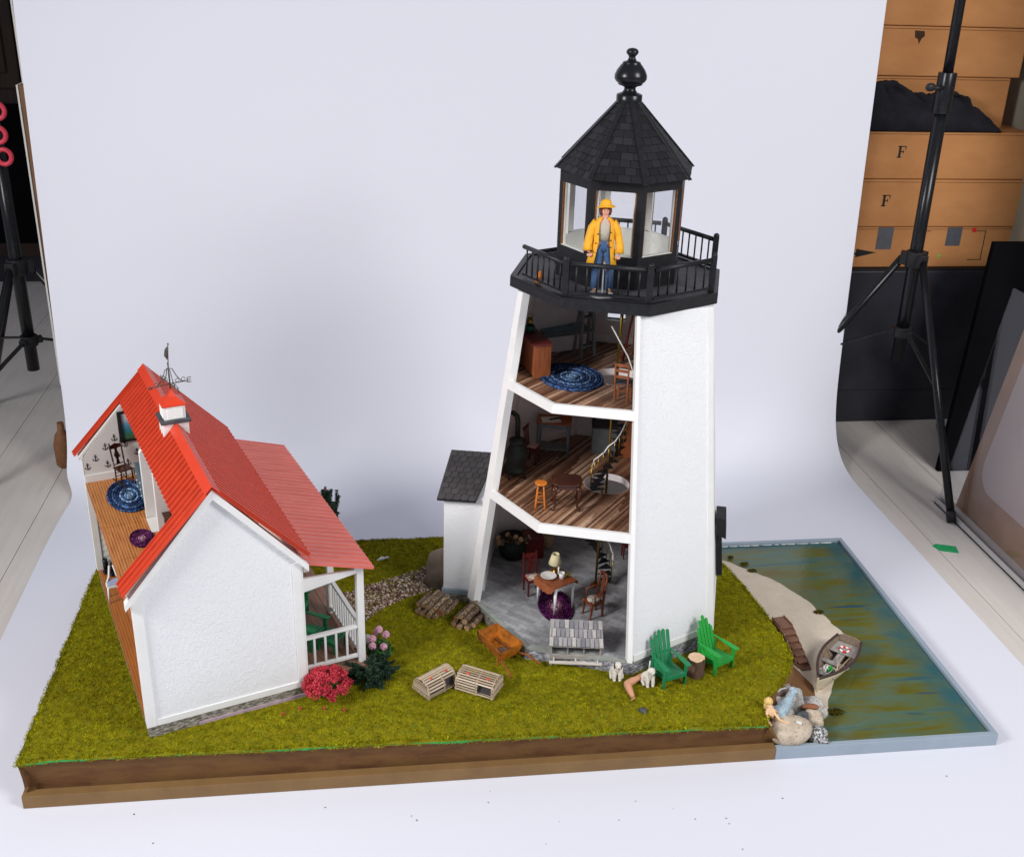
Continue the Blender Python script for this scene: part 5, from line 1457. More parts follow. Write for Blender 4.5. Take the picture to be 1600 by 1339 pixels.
tag(build('white_stick', mb, 'clear', loc=(76.5, 8.3, gz(76.5, 8.3)+2.45)), 'short white stick standing on the head of the small white dog', 'stick')
# loose doll foot
t_ = thing('doll_limb', 'loose bare doll foot lying on the lawn between the two dogs', 'doll foot', (74.5, 7.2, gz(74.5, 7)))
vs = [((1.7, 2.2, .75), .46), ((1.1, 1.8, .72), .40), ((.35, 1.35, .68), .40), ((-.45, 1.0, .66), .55), ((-.85, .6, .62), .58), ((-.8, -.3, .5), .50), ((-.68, -1.1, .4), .38), ((-.58, -1.75, .28), .26)]
skin('foot', vs, [(i, i+1) for i in range(7)], 'skin2', t_, 3)
for i in range(4):
    mb = MB(); mb.ball((-.80+i*.14, -1.95+.06*i, .2), (.09, .16, .1), 8, 6); build('toe', mb, 'skin2', t_)
# tiny litter on the lawn
mb = MB(); mb.tone = .5; mb.ball((0, 0, .15), (.55, .4, .25), 10, 6, .5, 3, 2); mb.ball((.2, -.4, .15), (.2, .4, .12), 8, 6, .5, 3, 4)
tag(build('dark_scrap', mb, 'rock_dark', loc=(74.7, 3.5, gz(74.7, 3.5))), 'small dark scrap lying on the turf near the front edge', 'scrap')
mb = MB(); mb.tone = .5; mb.tube([(-.9, -.1, .1), (0, .1, .35), (.9, .5, .15)], [.12, .3, .05], 8); mb.ball((.7, .35, .3), (.3, .25, .2), 8, 6)
tag(build('pale_scrap', mb, 'foam', loc=(42.8, 42.3, gz(43, 42))), 'pale glue scrap on the turf behind the pebble path', 'scrap')

# plants
def leaf_cloud(mb, c, r, n, size, rg, elong=1.0, tone=(0, 1)):
    for i in range(n):
        d = Vector((rg.gauss(0, 1), rg.gauss(0, 1), rg.gauss(0, 1))).normalized(); q = rg.random()**.45
        p = Vector(c)+Vector((d.x*r[0], d.y*r[1], d.z*r[2]))*q
        a = Vector((rg.gauss(0, 1), rg.gauss(0, 1), rg.gauss(0, .7))).normalized(); b = a.orthogonal().normalized()
        s_ = size*rg.uniform(.6, 1.4); mb.tone = rg.uniform(*tone)
        mb.add([p-b*s_*.5, p+a*s_*elong, p+b*s_*.5, p-a*s_*elong*.6], [(0, 1, 2, 3)])
rgp = random.Random(9)
t_ = thing('flowering_shrub', 'round shrub smothered in coral red blossom at the cottage corner', 'shrub', (35.3, 9.2, gz(35, 9)))
mb = MB()
for i in range(88):
    a = rgp.uniform(0, 6.28); ph = rgp.uniform(-.25, 1.35); r = rgp.uniform(.80, 1.0)
    c = (2.8*math.cos(a)*math.cos(ph)*r, 2.5*math.sin(a)*math.cos(ph)*r, 2.1+2.15*math.sin(ph)*r)
    leaf_cloud(mb, c, (.58, .58, .5), 95, .15, rgp, 1, (.2, 1) if rgp.random() < .7 else (0, .6))
build('blossom', mb, 'blossom_red', t_)
mb = MB(); leaf_cloud(mb, (0, 0, 1.9), (1.9, 1.7, 1.4), 900, .2, rgp); build('foliage', mb, 'leaf_gr', t_)
mb = MB(); mb.tube([(0, 0, 0), (.1, 0, 1.2), (0, .1, 2.2)], .18, 8)
for i in range(5): mb.tube([(0, 0, .9), (1.3*math.cos(i*1.3), 1.3*math.sin(i*1.3), 2.0)], .07, 6)
build('stem', mb, 'bark', t_)
for i, (x, y, l) in enumerate(((31.9, 7.0, 'by the foundation'), (29.9, 6.1, 'farthest left'), (34.9, 6.7, 'closest to the shrub'), (37.4, 6.2, 'farthest right'))):
    mb = MB(); leaf_cloud(mb, (0, 0, .2), (.22, .2, .14), 34, .11, rgp); tag(build('fallen_blossom', mb, 'blossom_red', loc=(x, y, gz(x, y)+.12)), 'fallen red blossom on the turf, the one '+l, 'blossom', 'fallen blossoms below the red shrub')
t_ = thing('dark_evergreen_bush', 'low dark evergreen bush beside the porch corner', 'bush', (40.9, 12.8, gz(40, 12)))
def fronds(mb, n, R, H, rg, z0=.3, droop=.3, ls=.16, lo=.0):
    for i in range(n):
        a = rg.uniform(0, 6.28); L = R*rg.uniform(.55, 1.1); h = H*rg.uniform(lo, 1.0)
        p0 = Vector((rg.uniform(-.5, .5), rg.uniform(-.5, .5), z0)); e = Vector((math.cos(a)*L, math.sin(a)*L, h))
        for k in range(26):
            q = k/25; c = p0.lerp(e, q); c.z += math.sin(q*2.6)*droop*H*.5
            leaf_cloud(mb, c, (.22, .22, .16), 7, ls, rg, 1.7)
mb = MB(); fronds(mb, 26, 3.3, 2.6, rgp)
for i in range(60):
    a = rgp.uniform(0, 6.28); r = 2.9*rgp.random()**.5; zz = .4+rgp.random()*(2.7-.5*r)
    leaf_cloud(mb, (r*math.cos(a), r*math.sin(a)*.85, zz), (.55, .5, .42), 55, .17, rgp, 1.5, (0, .45) if i % 2 else (.3, 1))
build('foliage', mb, 'leaf_dk', t_)
mb = MB(); mb.tube([(0, 0, 0), (0, 0, 1.2)], .2, 8); build('stem', mb, 'bark', t_)
t_ = thing('hydrangea', 'hydrangea with round pink flower heads behind the dark bush', 'hydrangea', (41.9, 17.4, gz(42, 17)))
mb = MB(); leaf_cloud(mb, (0, -.3, 1.3), (1.7, 1.7, 1.3), 900, .28, rgp); build('foliage', mb, 'leaf_gr', t_)
for (x, y, z) in ((-.9, -.4, 3.1), (.0, .4, 4.0), (.9, -.1, 3.5), (-.9, -1.2, 2.5), (.55, -1.4, 2.5), (-.3, .9, 3.3)):
    mb = MB()
    for i in range(60):
        d = Vector((rgp.gauss(0, 1), rgp.gauss(0, 1), rgp.gauss(0, 1))).normalized(); mb.tone = .3+.7*rgp.random(); mb.ball(tuple(Vector((x, y, z))+d*.40), .14, 6, 4)
    mb.tone = .4; mb.ball((x, y, z), .42, 10, 8)
    build('flower_head', mb, 'blossom_pink', t_)
    mb = MB(); mb.tube([(0, -.3, .2), (x, y, z-.3)], .06, 6); build('stem', mb, 'leaf_gr', t_)
q = (39.4, 19.7)
mb = MB(); mb.ball((0, 0, .5), (1.0, .9, .8), 14, 10, .4, 1.5, 8); tag(build('garden_stone', mb, 'rock_grey', loc=(40.2, 20.3, gz(40, 20))), 'grey brown stone behind the pink hydrangea', 'stone')
mb = MB(); fronds(mb, 95, 2.1, 11.0, rgp, .3, .05, .2, .15)
t_ = thing('tall_evergreen_shrub', 'tall dark evergreen shrub rising behind the cottage roof', 'shrub', (34.4, 45.6, gz(34, 45)))
build('foliage', mb, 'leaf_dk', t_)
mb = MB()
fronds(mb, 26, 1.4, 1.6, rgp, 11.2, .2, .2, -.3); build('crown', mb, 'leaf_dk', t_)
mb = MB(); mb.tube([(0, 0, 0), (.1, 0, 6), (0, 0, 12)], .2, 8); build('stem', mb, 'bark', t_)
def pot(label, x, y, z, flw):
    t_ = thing('flower_pot', label, 'potted plant', (x, y, z), 0, 'potted red geraniums by the porch')
    mb = MB(); mb.lathe((0, 0, 0), [(.45, 0), (.62, 1.0), (.72, 1.02), (.72, 1.25), (.6, 1.25), (.55, 1.1)], 18); build('pot', mb, 'terracotta', t_)
    mb = MB(); leaf_cloud(mb, (0, 0, 1.8), (.95, .95, .6), 300, .24, rgp); build('leaves', mb, 'leaf_gr', t_)
    mb = MB()
    for (a, b, c) in flw: leaf_cloud(mb, (a, b, c), (.35, .35, .25), 80, .15, rgp)
    build('blossom', mb, 'blossom_red', t_)
pq = rotw(28.6, 14.8); pot('potted red geranium at the head of the porch step', pq[0]+.2, pq[1]+.6, 8.55 if False else 6.6, [(-.5, 0, 2.4), (.4, .3, 2.5)])
pq = rotw(30.2, 10.8); pot('potted red geranium seen through the porch side railing', pq[0], pq[1], 6.55, [(-.2, -.3, 2.4), (.4, .1, 2.1), (0, .3, 2.7)])

# ------------------------------------------------------------------ beach things
# wooden stair
t_ = thing('beach_stair', 'brown wooden steps leaning from the turf down to the sand', 'stair', (100.3, 23.6, 1.5), -80)
# local x goes down the flight
L_ = 7.4; H0, H1 = 3.55, .3
build('top_landing', B((-.6, 2.2, -.75, .75, H0-.3, H0-.05)), 'stair_brown', t_, .02)
for sy in (-.85, .85):
    mb = MB(); n = 6; poly = [(-.6, sy, 1.9)]
    poly += [(-.6, sy, H0+.12)]
    for i in range(n):
        x0 = 1.6+(L_-1.6)*i/n; x1 = 1.6+(L_-1.6)*(i+1)/n; z0 = H0+(H1-H0)*i/n; z1 = H0+(H1-H0)*(i+1)/n
        poly += [(x0+.25, sy, z0+.12), (x0+.45, sy, z1+.35)]
    poly += [(L_+.6, sy, 0), (L_-1.2, sy, 0)]
    mb.extr(poly, (0, .16 if sy > 0 else -.16, 0)); build('stringer', mb, 'stair_brown', t_)
for i in range(6):
    x0 = 1.9+(L_-1.6)*(i+.3)/6; z0 = H0+(H1-H0)*(i+1)/6
    build('step', B((x0-.1, x0+1.15, -.76, .76, z0-.05, z0+.12)), 'stair_brown', t_, .02)
    build('riser', B((x0-.2, x0-.08, -.76, .76, z0-.5, z0+.5)), 'stair_brown', t_)

# rowing boat
BA = 48.0
BT = thing('rowing_boat', 'weathered brown and cream rowing boat beached at the water edge', 'boat', (105.35, 15.05, 1.3), BA)
BT.scale = (1.1, .96, 1.2)
# local x: bow at -6, stern at +5.6
def half(q): # q 0 bow..1 stern : half beam at gunwale
    return 2.45*(math.sin(min(1, q/.68)*math.pi/2)**1.0)*(1-.26*max(0, (q-.68)/.32)**1.6)
def sheer(q): return 1.75+.8*(1-q)**2+.3*q**3
def hull(off, zoff):
    vs = []; NI, NJ = 22, 11
    for i in range(NI+1):
        q = i/NI; x = -6.0+11.6*q; hb = max(.02, half(q)-off); zt = sheer(q); kz = .12+zoff+1.1*max(0, .16-q)/.16*.8
        for j in range(NJ):
            t5 = -1+2*j/(NJ-1); y = hb*(abs(t5)**.72)*(1 if t5 > 0 else -1); z = kz+(zt-kz)*abs(t5)**2.1
            xr_ = x - (0 if i else 0)
            vs.append((x+(zt-z)*(.14 if i == 0 else .02*(1-q)), y, z))
    fs = [(i*NJ+j, i*NJ+j+1, (i+1)*NJ+j+1, (i+1)*NJ+j) for i in range(NI) for j in range(NJ-1)]
    return vs, fs, NI, NJ
vs, fs, NI, NJ = hull(0, 0); mb = MB(); mb.add(vs, fs, True); build('hull', mb, 'boat_out', BT, solid=.06)
vs2, fs2, _, _ = hull(.14, .12); mb = MB(); mb.add(vs2, fs2, True); build('inner_planking', mb, 'boat_in', BT)
mb = MB()
for j in (0, NJ-1): mb.tube([Vector(vs[i*NJ+j])+Vector((0, 0, .05)) for i in range(NI+1)], .19, 8)
build('gunwale', mb, 'boat_rim', BT)
e = vs[NI*NJ:(NI+1)*NJ]; mb = MB(); mb.extr([(p[0], p[1], p[2]) for p in e]+[(5.6, 0.9, sheer(1)+.35), (5.6, -.9, sheer(1)+.35)], (.18, 0, 0)); build('transom', mb, 'boat_in', BT)
mb = MB(); mb.bar((-6.0, 0, 2.7), (-5.8, 0, .7), .26, .3); build('stem', mb, 'boat_out', BT)
for q in (.25, .37, .5, .62, .75):
    for s9 in (-1, 1):
        i = int(q*NI); mb = MB(); js = range(NJ//2, NJ) if s9 > 0 else range(NJ//2, -1, -1)
        mb.tube([Vector(vs2[i*NJ+j])+Vector((0, -.02*s9, .04)) for j in js], .07, 5); build('rib', mb, 'boat_in', BT)
def thw(x, w, z):
    q = (x+6)/11.6; h = half(q)*.93; return B((x-w/2, x+w/2, -h, h, z, z+.16))
build('thwart', thw(-2.9, .7, 1.35), 'grey_wood', BT, .03); build('thwart', thw(.3, .7, 1.2), 'grey_wood', BT, .03)
build('centre_plank', B((.8, 3.2, -.55, .55, 1.05, 1.18)), 'grey_wood', BT, .03)
mb = MB(); hh = half(.85)*.9; mb.extr([(2.9, -hh, 1.25), (2.9, hh, 1.25), (5.4, hh*.86, 1.3), (5.4, -hh*.86, 1.3)][::-1], (0, 0, .15)); build('stern_seat', mb, 'grey_wood', BT, .03)
ca, sa = math.cos(R_(BA)), math.sin(R_(BA))
def bw(x, y, z):
    x, y, z = x*1.1, y*.96, z*1.2
    return (105.35+x*ca-y*sa, 15.05+x*sa+y*ca, 1.3+z)
mb = MB()
pr5 = 28
for seg_ in range(8):
    mb.mat('life_r' if seg_ % 2 else 'life_w')
    mb.tube([(.62*math.cos(2*math.pi*(seg_/8+i/48)), .62*math.sin(2*math.pi*(seg_/8+i/48)), .17) for i in range(7)], .17, 8, caps=False)
tag(build('life_ring', mb, loc=bw(3.7, -.1, 1.42)), 'small red and white life ring on the stern seat of the boat', 'life ring')
for (a, b, lab) in (((-3.3, -1.0, 1.75), (2.4, -1.45, 1.5), 'pale oar nearer the water side of the boat'), ((-2.5, -1.3, 1.95), (1.7, -.2, 1.6), 'pale oar crossing over towards the middle of the boat')):
    a = Vector(bw(*a)); b = Vector(bw(*b)); mb = MB(); mb.tube([(0, 0, 0), b-a], .09, 8); d = (b-a).normalized(); 
    mb.bar(d*-.2, d*1.1, .42, .07); tag(build('oar', mb, 'oar', loc=a), lab, 'oar', 'two pale oars in the boat')
t_ = thing('bait_crate', 'small wooden crate of green and white bottles in the boat', 'crate', bw(-1.35, .4, .5), BA-12)
build('side', B((-.85, .85, -.72, -.62, 0, 1.0)), 'pale_wood', t_); build('side', B((-.85, .85, .62, .72, 0, 1.0)), 'pale_wood', t_)
build('end', B((-.95, -.86, -.72, .72, 0, 1.0)), 'pale_wood', t_); build('end', B((.86, .95, -.72, .72, 0, 1.0)), 'pale_wood', t_); build('bottom', B((-.84, .84, -.6, .6, 0, .1)), 'pale_wood', t_)
for i, (x, y) in enumerate(((-.5, -.3), (-.5, .25), (.0, -.3), (0, .25), (.5, -.3), (.5, .25))):
    mb = MB(); mb.tube([(x, y, .12), (x+.05, y, .95), (x+.1, y, 1.3)], [.2, .2, .07], 10)
    tag(build('bottle', mb, 'porcelain' if i in (0, 1, 3) else 'green_lt', loc=bw(-1.35, .4, .5)), ['white bottle in the boat crate', 'green bottle in the boat crate'][0 if i in (0, 1, 3) else 1], 'bottle', ['white bottles in the boat crate', 'green bottles in the boat crate'][0 if i in (0, 1, 3) else 1])
for i, (x, y, z, lab) in enumerate(((-3.9, .9, .75, 'orange ball float in the boat nearer the bow'), (-3.5, 1.15, .8, 'orange ball float in the boat nearer the crate'))):
    mb = MB(); mb.ball((0, 0, .3), .32, 14, 10); tag(build('ball_float', mb, 'orange_wood', loc=bw(x+1.1, y, z)), lab, 'float', 'orange floats in the boat')
mb = MB(); rb = random.Random(4); pts = [(-4.4+.5*math.cos(i*.7)*(1+.3*math.sin(i*.31)), .55*math.sin(i*.7), 2.0+.04*i/6) for i in range(40)]; mb.tube(pts, .09, 6)
mb.M = Matrix.Translation((4.4, 0, -1.9)); mb2 = MB(); mb2.tube([(p[0]+4.4, p[1], p[2]-1.95) for p in pts], .10, 6)
tag(build('rope_coil', mb2, 'boat_in', loc=bw(-4.2, 0, 1.15)), 'coil of grey rope in the bow of the boat', 'rope')

# rocks on the shore
def rk(label, x, y, z, r, mat, rz=0, seed=1, nz=.25, tilt=0):
    mb = MB(); mb.M = Matrix.Rotation(R_(rz), 4, 'Z') @ Matrix.Rotation(R_(tilt), 4, 'X'); mb.ball((0, 0, 0), r, 26, 18, nz, 1.2, seed)
    tag(build('rock', mb, mat, loc=(x-.6, y-.5, z-.45)), label, 'rock', 'beach stones at the corner of the water')
rk('largest stone, speckled tan and egg shaped, at the front edging', 94.8, 2.75, 3.0, (3.0, 2.2, 1.95), 'rock_tan', 0, 1, .12)
rk('dark stone under the mermaid at the soil bank', 92.5, 4.2, 3.0, (1.1, 1.2, 1.4), 'rock_dark', 0, 2)
rk('dark slate stone behind the largest stone', 96.9, 4.4, 2.9, (1.25, 1.05, 1.5), 'rock_dark', 30, 3)
rk('speckled tan stone at the water side of the dark slate one', 98.8, 4.9, 2.7, (1.5, 1.2, 1.35), 'rock_tan', -40, 4)
rk('black and white granite stone right of the largest stone', 98.4, 2.2, 2.4, (1.05, 1.7, 1.1), 'rock_bw', 35, 5, .5)
rk('small grey stone with mossy foot in the middle of the heap', 95.3, 5.9, 3.1, (1.3, 1.0, 1.0), 'rock_grey', 10, 6)
rk('tall pale grey stone at the back of the heap', 97.1, 8.0, 3.2, (1.3, 1.6, 2.3), 'rock_grey', 20, 7)
rk('pale grey stone at the back nearest the boat', 99.8, 7.0, 2.8, (1.1, 1.9, 1.7), 'rock_grey', 30, 8, .4)
rk('small red brown stone lying on the heap', 98.6, 5.9, 4.1, (1.15, .45, .42), 'rock_red', -8, 9)
rk('grey stone hidden under the driftwood', 94.6, 7.6, 2.8, (1.9, 1.3, 1.9), 'rock_grey', 0, 10)
mb = MB(); mb.M = Matrix.Rotation(R_(25), 4, 'Z'); rd = random.Random(8)
for i in range(9):
    mb.tone = [.1, .2, .95, .5, .9, .3, .7, .15, .5][i]; y = -.7+i*.17; mb.tube([(-1.9+rd.uniform(-.2, .3), y, .0), (-.3, y+.05, .35+.2*math.sin(i)), (1.8+rd.uniform(-.3, .2), y, .25)], [.12, .24, .1], 6)
tag(build('driftwood', mb, 'drift', loc=(94.9, 8.3, 4.1)), 'flaking white and brown piece of driftwood behind the mermaid tail', 'driftwood')
mb = MB(); mb.tube([(0, 0, 0), (.02, 0, .08)], [.42, .36], 12); tag(build('sea_shell', mb, 'porcelain', loc=(95.0, 1.7, 4.26)), 'flat white shell on the largest stone', 'shell')
# mermaid
t_ = thing('mermaid_figurine', 'mermaid figurine with pale blue tail reclining on the stones', 'figurine', (91.5, 3.4, 3.6)); t_.scale = (1.12, 1.12, 1.1)
vs = [((.9, .3, .35), .75), ((.45, 0, .85), .62), ((0, -.15, 1.35), .72), ((-.05, -.05, 1.85), .32), ((-.1, .15, 2.35), .48),
      ((-.45, -.35, 1.35), .2), ((-.5, -1.0, .75), .16), ((-.1, -1.5, .3), .14), ((.45, -.3, 1.3), .2), ((.95, -1.05, .75), .15), ((1.6, -1.5, .65), .12), ((1.95, -1.55, .65), .1)]
skin('body', vs, [(0, 1), (1, 2), (2, 3), (3, 4), (2, 5), (5, 6), (6, 7), (2, 8), (8, 9), (9, 10), (10, 11)], 'mermaid_skin', t_, 0)
vs = [((.75, .25, .4), .82), ((1.5, .5, .5), .95), ((2.2, 1.0, .75), .82), ((2.9, 1.6, 1.15), .62), ((3.5, 2.2, 1.5), .38), ((3.9, 2.7, 1.75), .25), ((4.4, 2.6, 1.85), .35), ((3.6, 3.2, 1.9), .3)]
skin('tail', vs, [(0, 1), (1, 2), (2, 3), (3, 4), (4, 5), (5, 6), (5, 7)], 'mermaid_blue', t_, 0)
mb = MB(); mb.ball((1.1, .9, .9), (.5, .35, .2), 10, 8); mb.extr([(1.0, -.3, .6), (1.6, -1.3, .2), (2.0, -.4, .6), (1.7, .2, .9)], (0, 0, .18)); build('skirt_fold', mb, 'mermaid_blue', t_)
mb = MB(); mb.ball((-.15, .25, 2.48), (.52, .5, .5), 14, 10, .25, 3, 3); mb.ball((-.35, .3, 1.9), (.3, .3, .6), 10, 8, .3, 3, 5); build('hair', mb, 'mermaid_hair', t_)
for x in (-.22, .08):
    mb = MB(); mb.ball((x, -.27, 2.38), .045, 6, 5); build('eye', mb, 'ink', t_)
# seaweed clumps
for i, (x, y, l) in enumerate(((102.3, 44.8, 'at the far tip of the beach'), (102.9, 42.6, 'second from the far tip of the beach'), (109.3, 30.0, 'at the water line beyond the boat'), (102.4, 6.6, 'beside the stones nearest the boat bow'), (97.7, .98+.4, 'in front of the black and white stone'), (100.6, 47.0, 'near the back edging'))):
    mb = MB(); sz = [.7, .8, .8, 1.2, 1.0, .5][i]; leaf_cloud(mb, (0, 0, .2), (sz, sz*.55, .22), int(260*sz), .16, rgp, 1.4); tag(build('seaweed', mb, 'seaweed', loc=(x, y, 1.35)), 'olive seaweed clump '+l, 'seaweed', 'seaweed clumps along the water')

# ------------------------------------------------------------------ doll on the gallery
MAN = thing('person', 'doll in a yellow oilskin coat and sou wester hat standing on the lighthouse gallery', 'person', (69.75, 21.6, 55.75), -6)
# faces local -y ; height about 15 cm
vs = [((0, 0, 7.6), .95), ((0, .05, 9.0), .92), ((0, .05, 10.6), 1.05), ((0, .05, 11.7), .80), ((0, 0, 12.45), .36), ((0, -.08, 13.15), .66), ((0, -.05, 14.0), .74),
      ((-.55, 0, 7.0), .62), ((-.75, 0, 4.0), .46), ((-.85, .05, .75), .28), ((-.9, -.55, .28), .26),
      ((.55, 0, 7.0), .62), ((.85, 0, 4.0), .46), ((1.15, .05, .75), .28), ((1.25, -.55, .28), .26),
      ((-1.35, .05, 11.3), .45), ((-2.0, 0, 9.4), .36), ((-2.3, -.45, 7.4), .24), ((-2.15, -.75, 6.7), .22),
      ((1.35, .05, 11.3), .45), ((2.05, 0, 9.3), .36), ((2.35, -.4, 7.1), .24), ((2.2, -.8, 6.3), .22)]
ed = [(0, 1), (1, 2), (2, 3), (3, 4), (4, 5), (5, 6), (0, 7), (7, 8), (8, 9), (9, 10), (0, 11), (11, 12), (12, 13), (13, 14), (3, 15), (15, 16), (16, 17), (17, 18), (3, 19), (19, 20), (20, 21), (21, 22)]
skin('body', vs, ed, 'skin', MAN, 0)
for sx, hx, hz in ((-1, -2.15, 6.55), (1, 2.2, 6.15)):
    for i in range(4):
        mb = MB(); x = hx+(i-1.5)*.15; mb.tube([(x, -.85, hz), (x*.99, -1.05, hz-.28), (x*.985-.02*sx, -.92, hz-.52+.05*abs(i-1.4))], [.085, .08, .06], 7); build('finger', mb, 'skin', MAN)
    mb = MB(); mb.tube([(hx-sx*.22, -.8, hz+.12), (hx-sx*.42, -1.02, hz-.1), (hx-sx*.4, -1.12, hz-.3)], [.09, .085, .06], 7); build('thumb', mb, 'skin', MAN)
# trousers, sweater
mb = MB(); mb.loft([(0, 0, 6.9, 1.15, .85), (0, 0, 7.9, 1.12, .82), (0, 0, 8.9, 1.02, .8)], 20)
for sx, bx in ((-1, -.92), (1, 1.22)):
    mb.loft([(bx, .05, .35, .62, .6), (bx*.97, .05, 2.4, .60, .58), (bx*.9, 0, 4.4, .66, .64), (sx*.62, 0, 6.6, .72, .78), (sx*.5, 0, 7.6, .62, .78)], 16)
build('trousers', mb, 'jeans', MAN)
mb = MB(); mb.loft([(0, .0, 8.7, 1.05, .86), (0, 0, 10, 1.12, .95), (0, 0, 11.2, 1.15, .92), (0, 0, 11.9, .6, .6), (0, 0, 12.25, .45, .45)], 20); build('sweater', mb, 'sweater', MAN)
for bx in (-.95, 1.25):
    mb = MB(); mb.ball((bx, -.45, .25), (.32, .62, .27), 12, 8); build('boot', mb, 'boot', MAN)
# coat: open shell (front gap), sleeves, collar, buttons
def coat_shell(a0, a1, sh):
    rings = [(0+sh, .1, 4.3, 1.95, 1.5), (0+sh*.6, .08, 6.2, 1.75, 1.35), (0, .05, 8.5, 1.5, 1.2), (0, .05, 10.4, 1.6, 1.15), (0, .05, 11.6, 1.5, 1.0), (0, .05, 12.2, .95, .75), (0, 0, 12.5, .62, .6)]
    mb = MB(); mb.loft(rings, 22, False, True, (a0, a1)); return mb
mb = MB()
for (a0, a1, sh) in ((R_(-58), R_(92), .15), (R_(88), R_(238), -.45)):
    m3 = coat_shell(a0, a1, sh); mb.add(m3.v, m3.f, True)
for sx, pts in ((-1, [(-1.1, .05, 11.7), (-1.75, .05, 10.6), (-2.1, .0, 9.2), (-2.38, -.35, 7.7), (-2.3, -.6, 7.0)]), (1, [(1.1, .05, 11.7), (1.8, .05, 10.5), (2.15, .0, 9.1), (2.42, -.3, 7.5), (2.32, -.6, 6.6)])):
    mb.tube(pts, [.62, .62, .56, .58, .66], 14, caps=False)
CO = build('coat', mb, 'coat', MAN, solid=.09)
mb = MB(); mb.tube([(.62*math.sin(a)*1.25, -.62*math.cos(a)*1.05+.02, 12.2+.14*math.cos(a*2)) for a in [R_(40+i*15) for i in range(17)]], .22, 8); build('collar', mb, 'coat', CO)
for (x, y, z) in ((.85, -1.22, 10.2), (.9, -1.3, 8.9), (.92, -1.38, 7.8), (-1.0, -1.18, 9.9), (-1.25, -1.25, 8.4), (-1.55, -1.2, 6.9)):
    mb = MB(); mb.ball((x, y, z), (.13, .07, .13), 8, 6); build('button', mb, 'dark', CO)
# hat
mb = MB(); mb.lathe((0, .05, 14.25), [(1.45, -.35), (1.2, -.1), (.86, .08), (.84, .4), (.76, .72), (.48, 1.0), (.05, 1.1)], 22)
mb.v = [(x, y, z-.28*y*(1 if z < 14.3 else .5)+(.10*math.sin(3*math.atan2(y, x)+1) if z < 14.2 else 0)+.08*x) for x, y, z in mb.v]
build('hat', mb, 'coat', MAN)
mb = MB()
for i in range(9):
    a = R_(-35+i*31)
    mb.tube([(.68*math.cos(a), .62*math.sin(a), 14.2), (.80*math.cos(a), .66*math.sin(a), 13.5), (.66*math.cos(a), .55*math.sin(a), 12.8)], .16, 6)
build('hair', mb, 'hair', MAN)
for x in (-.24, .24):
    mb = MB(); mb.ball((x, -.80, 13.62), (.10, .06, .06), 8, 6); build('eye', mb, 'ink', MAN)
mb = MB(); mb.tube([(0, -.74, 13.6), (0, -.92, 13.3)], [.06, .12], 7); build('nose', mb, 'skin', MAN)
mb = MB(); mb.tube([(-.2, -.70, 13.05), (0, -.77, 13.0), (.2, -.70, 13.05)], .05, 6); build('mouth', mb, 'life_r', MAN)
MAN.scale = (.82, .82, .735)
t_ = thing('doll_stand', 'white rod and round plate holding up the yellow coated doll', 'doll stand', (69.85, 21.6, 55.23))
mb = MB(); mb.lathe((0, 0, 0), [(1.55, 0), (1.55, .12), (1.45, .18)], 30); build('base_plate', mb, 'clear', t_)
mb = MB(); mb.tube([(.12, -.1, .25), (.12, .1, 7.3)], .10, 8); build('rod', mb, 'clear', t_)
mb = MB(); mb.tube([(0, 0, 0), (.1, 0, .9), (.3, .1, 1.4)], [.45, .35, .15], 10); tag(build('orange_scrap', mb, 'orange_wood', loc=(62.9, 27.2, 55.25)), 'orange wooden scrap on the gallery left of the lantern room', 'scrap')
# ------------------------------------------------------------------ furniture
def rug(name, label, c, rx, ry, rz, mat, nr, parent=None):
    mb = MB(); mb.M = Matrix.Rotation(R_(rz), 4, 'Z'); n = 56; w = 1.0/nr
    for i in range(nr):
        q = (i+.5)/nr; tn = {'rug_blue': [.95, .9, .35, .8, .15, .7, .2, .55, .05, .3][int(q*9.99)], 'rug_purple': [1, .95, .8, .7, .5, .3, .1, .3, 0, .2][int(q*9.99)]}[mat]
        mb.tone = tn
        a_, b_ = rx*q, ry*q
        mb.tube([(a_*math.cos(2*math.pi*k/n), b_*math.sin(2*math.pi*k/n), .10) for k in range(n+1)], min(rx, ry)/nr*.56, 6, caps=False)
    mb.tone = 1; mb.b2(-.12, .12, -.12, .12, .03, .14)
    tag(build('braided_rug', mb, mat, loc=c), label, 'rug', 'braided oval rugs')
def turned(mb, a, b, r):
    a = Vector(a); b = Vector(b); mb.tube([a, a.lerp(b, .25), a.lerp(b, .3), a.lerp(b, .5), a.lerp(b, .75), b], [r*.7, r*.8, r*1.15, r, r*1.1, r], 8)
def table(t_, w, d, h, mat, legmat, th=.22, lr=.22, taper=True):
    build('table_top', B((-w/2, w/2, -d/2, d/2, h-th, h)), mat, t_, .05)
    build('apron', B((-w/2+.35, w/2-.35, -d/2+.3, -d/2+.45, h-1.0, h-th-.01), (-w/2+.35, w/2-.35, d/2-.45, d/2-.3, h-1.0, h-th-.01), (-w/2+.3, -w/2+.45, -d/2+.46, d/2-.46, h-1.0, h-th-.01), (w/2-.45, w/2-.3, -d/2+.46, d/2-.46, h-1.0, h-th-.01)), legmat, t_)
    for sx in (-1, 1):
        for sy in (-1, 1):
            mb = MB(); mb.tube([(sx*(w/2-.35), sy*(d/2-.35), h-th-.02), (sx*(w/2-.35), sy*(d/2-.35), 0)], [lr, lr*.55], 8, smooth=True); build('leg', mb, legmat, t_)

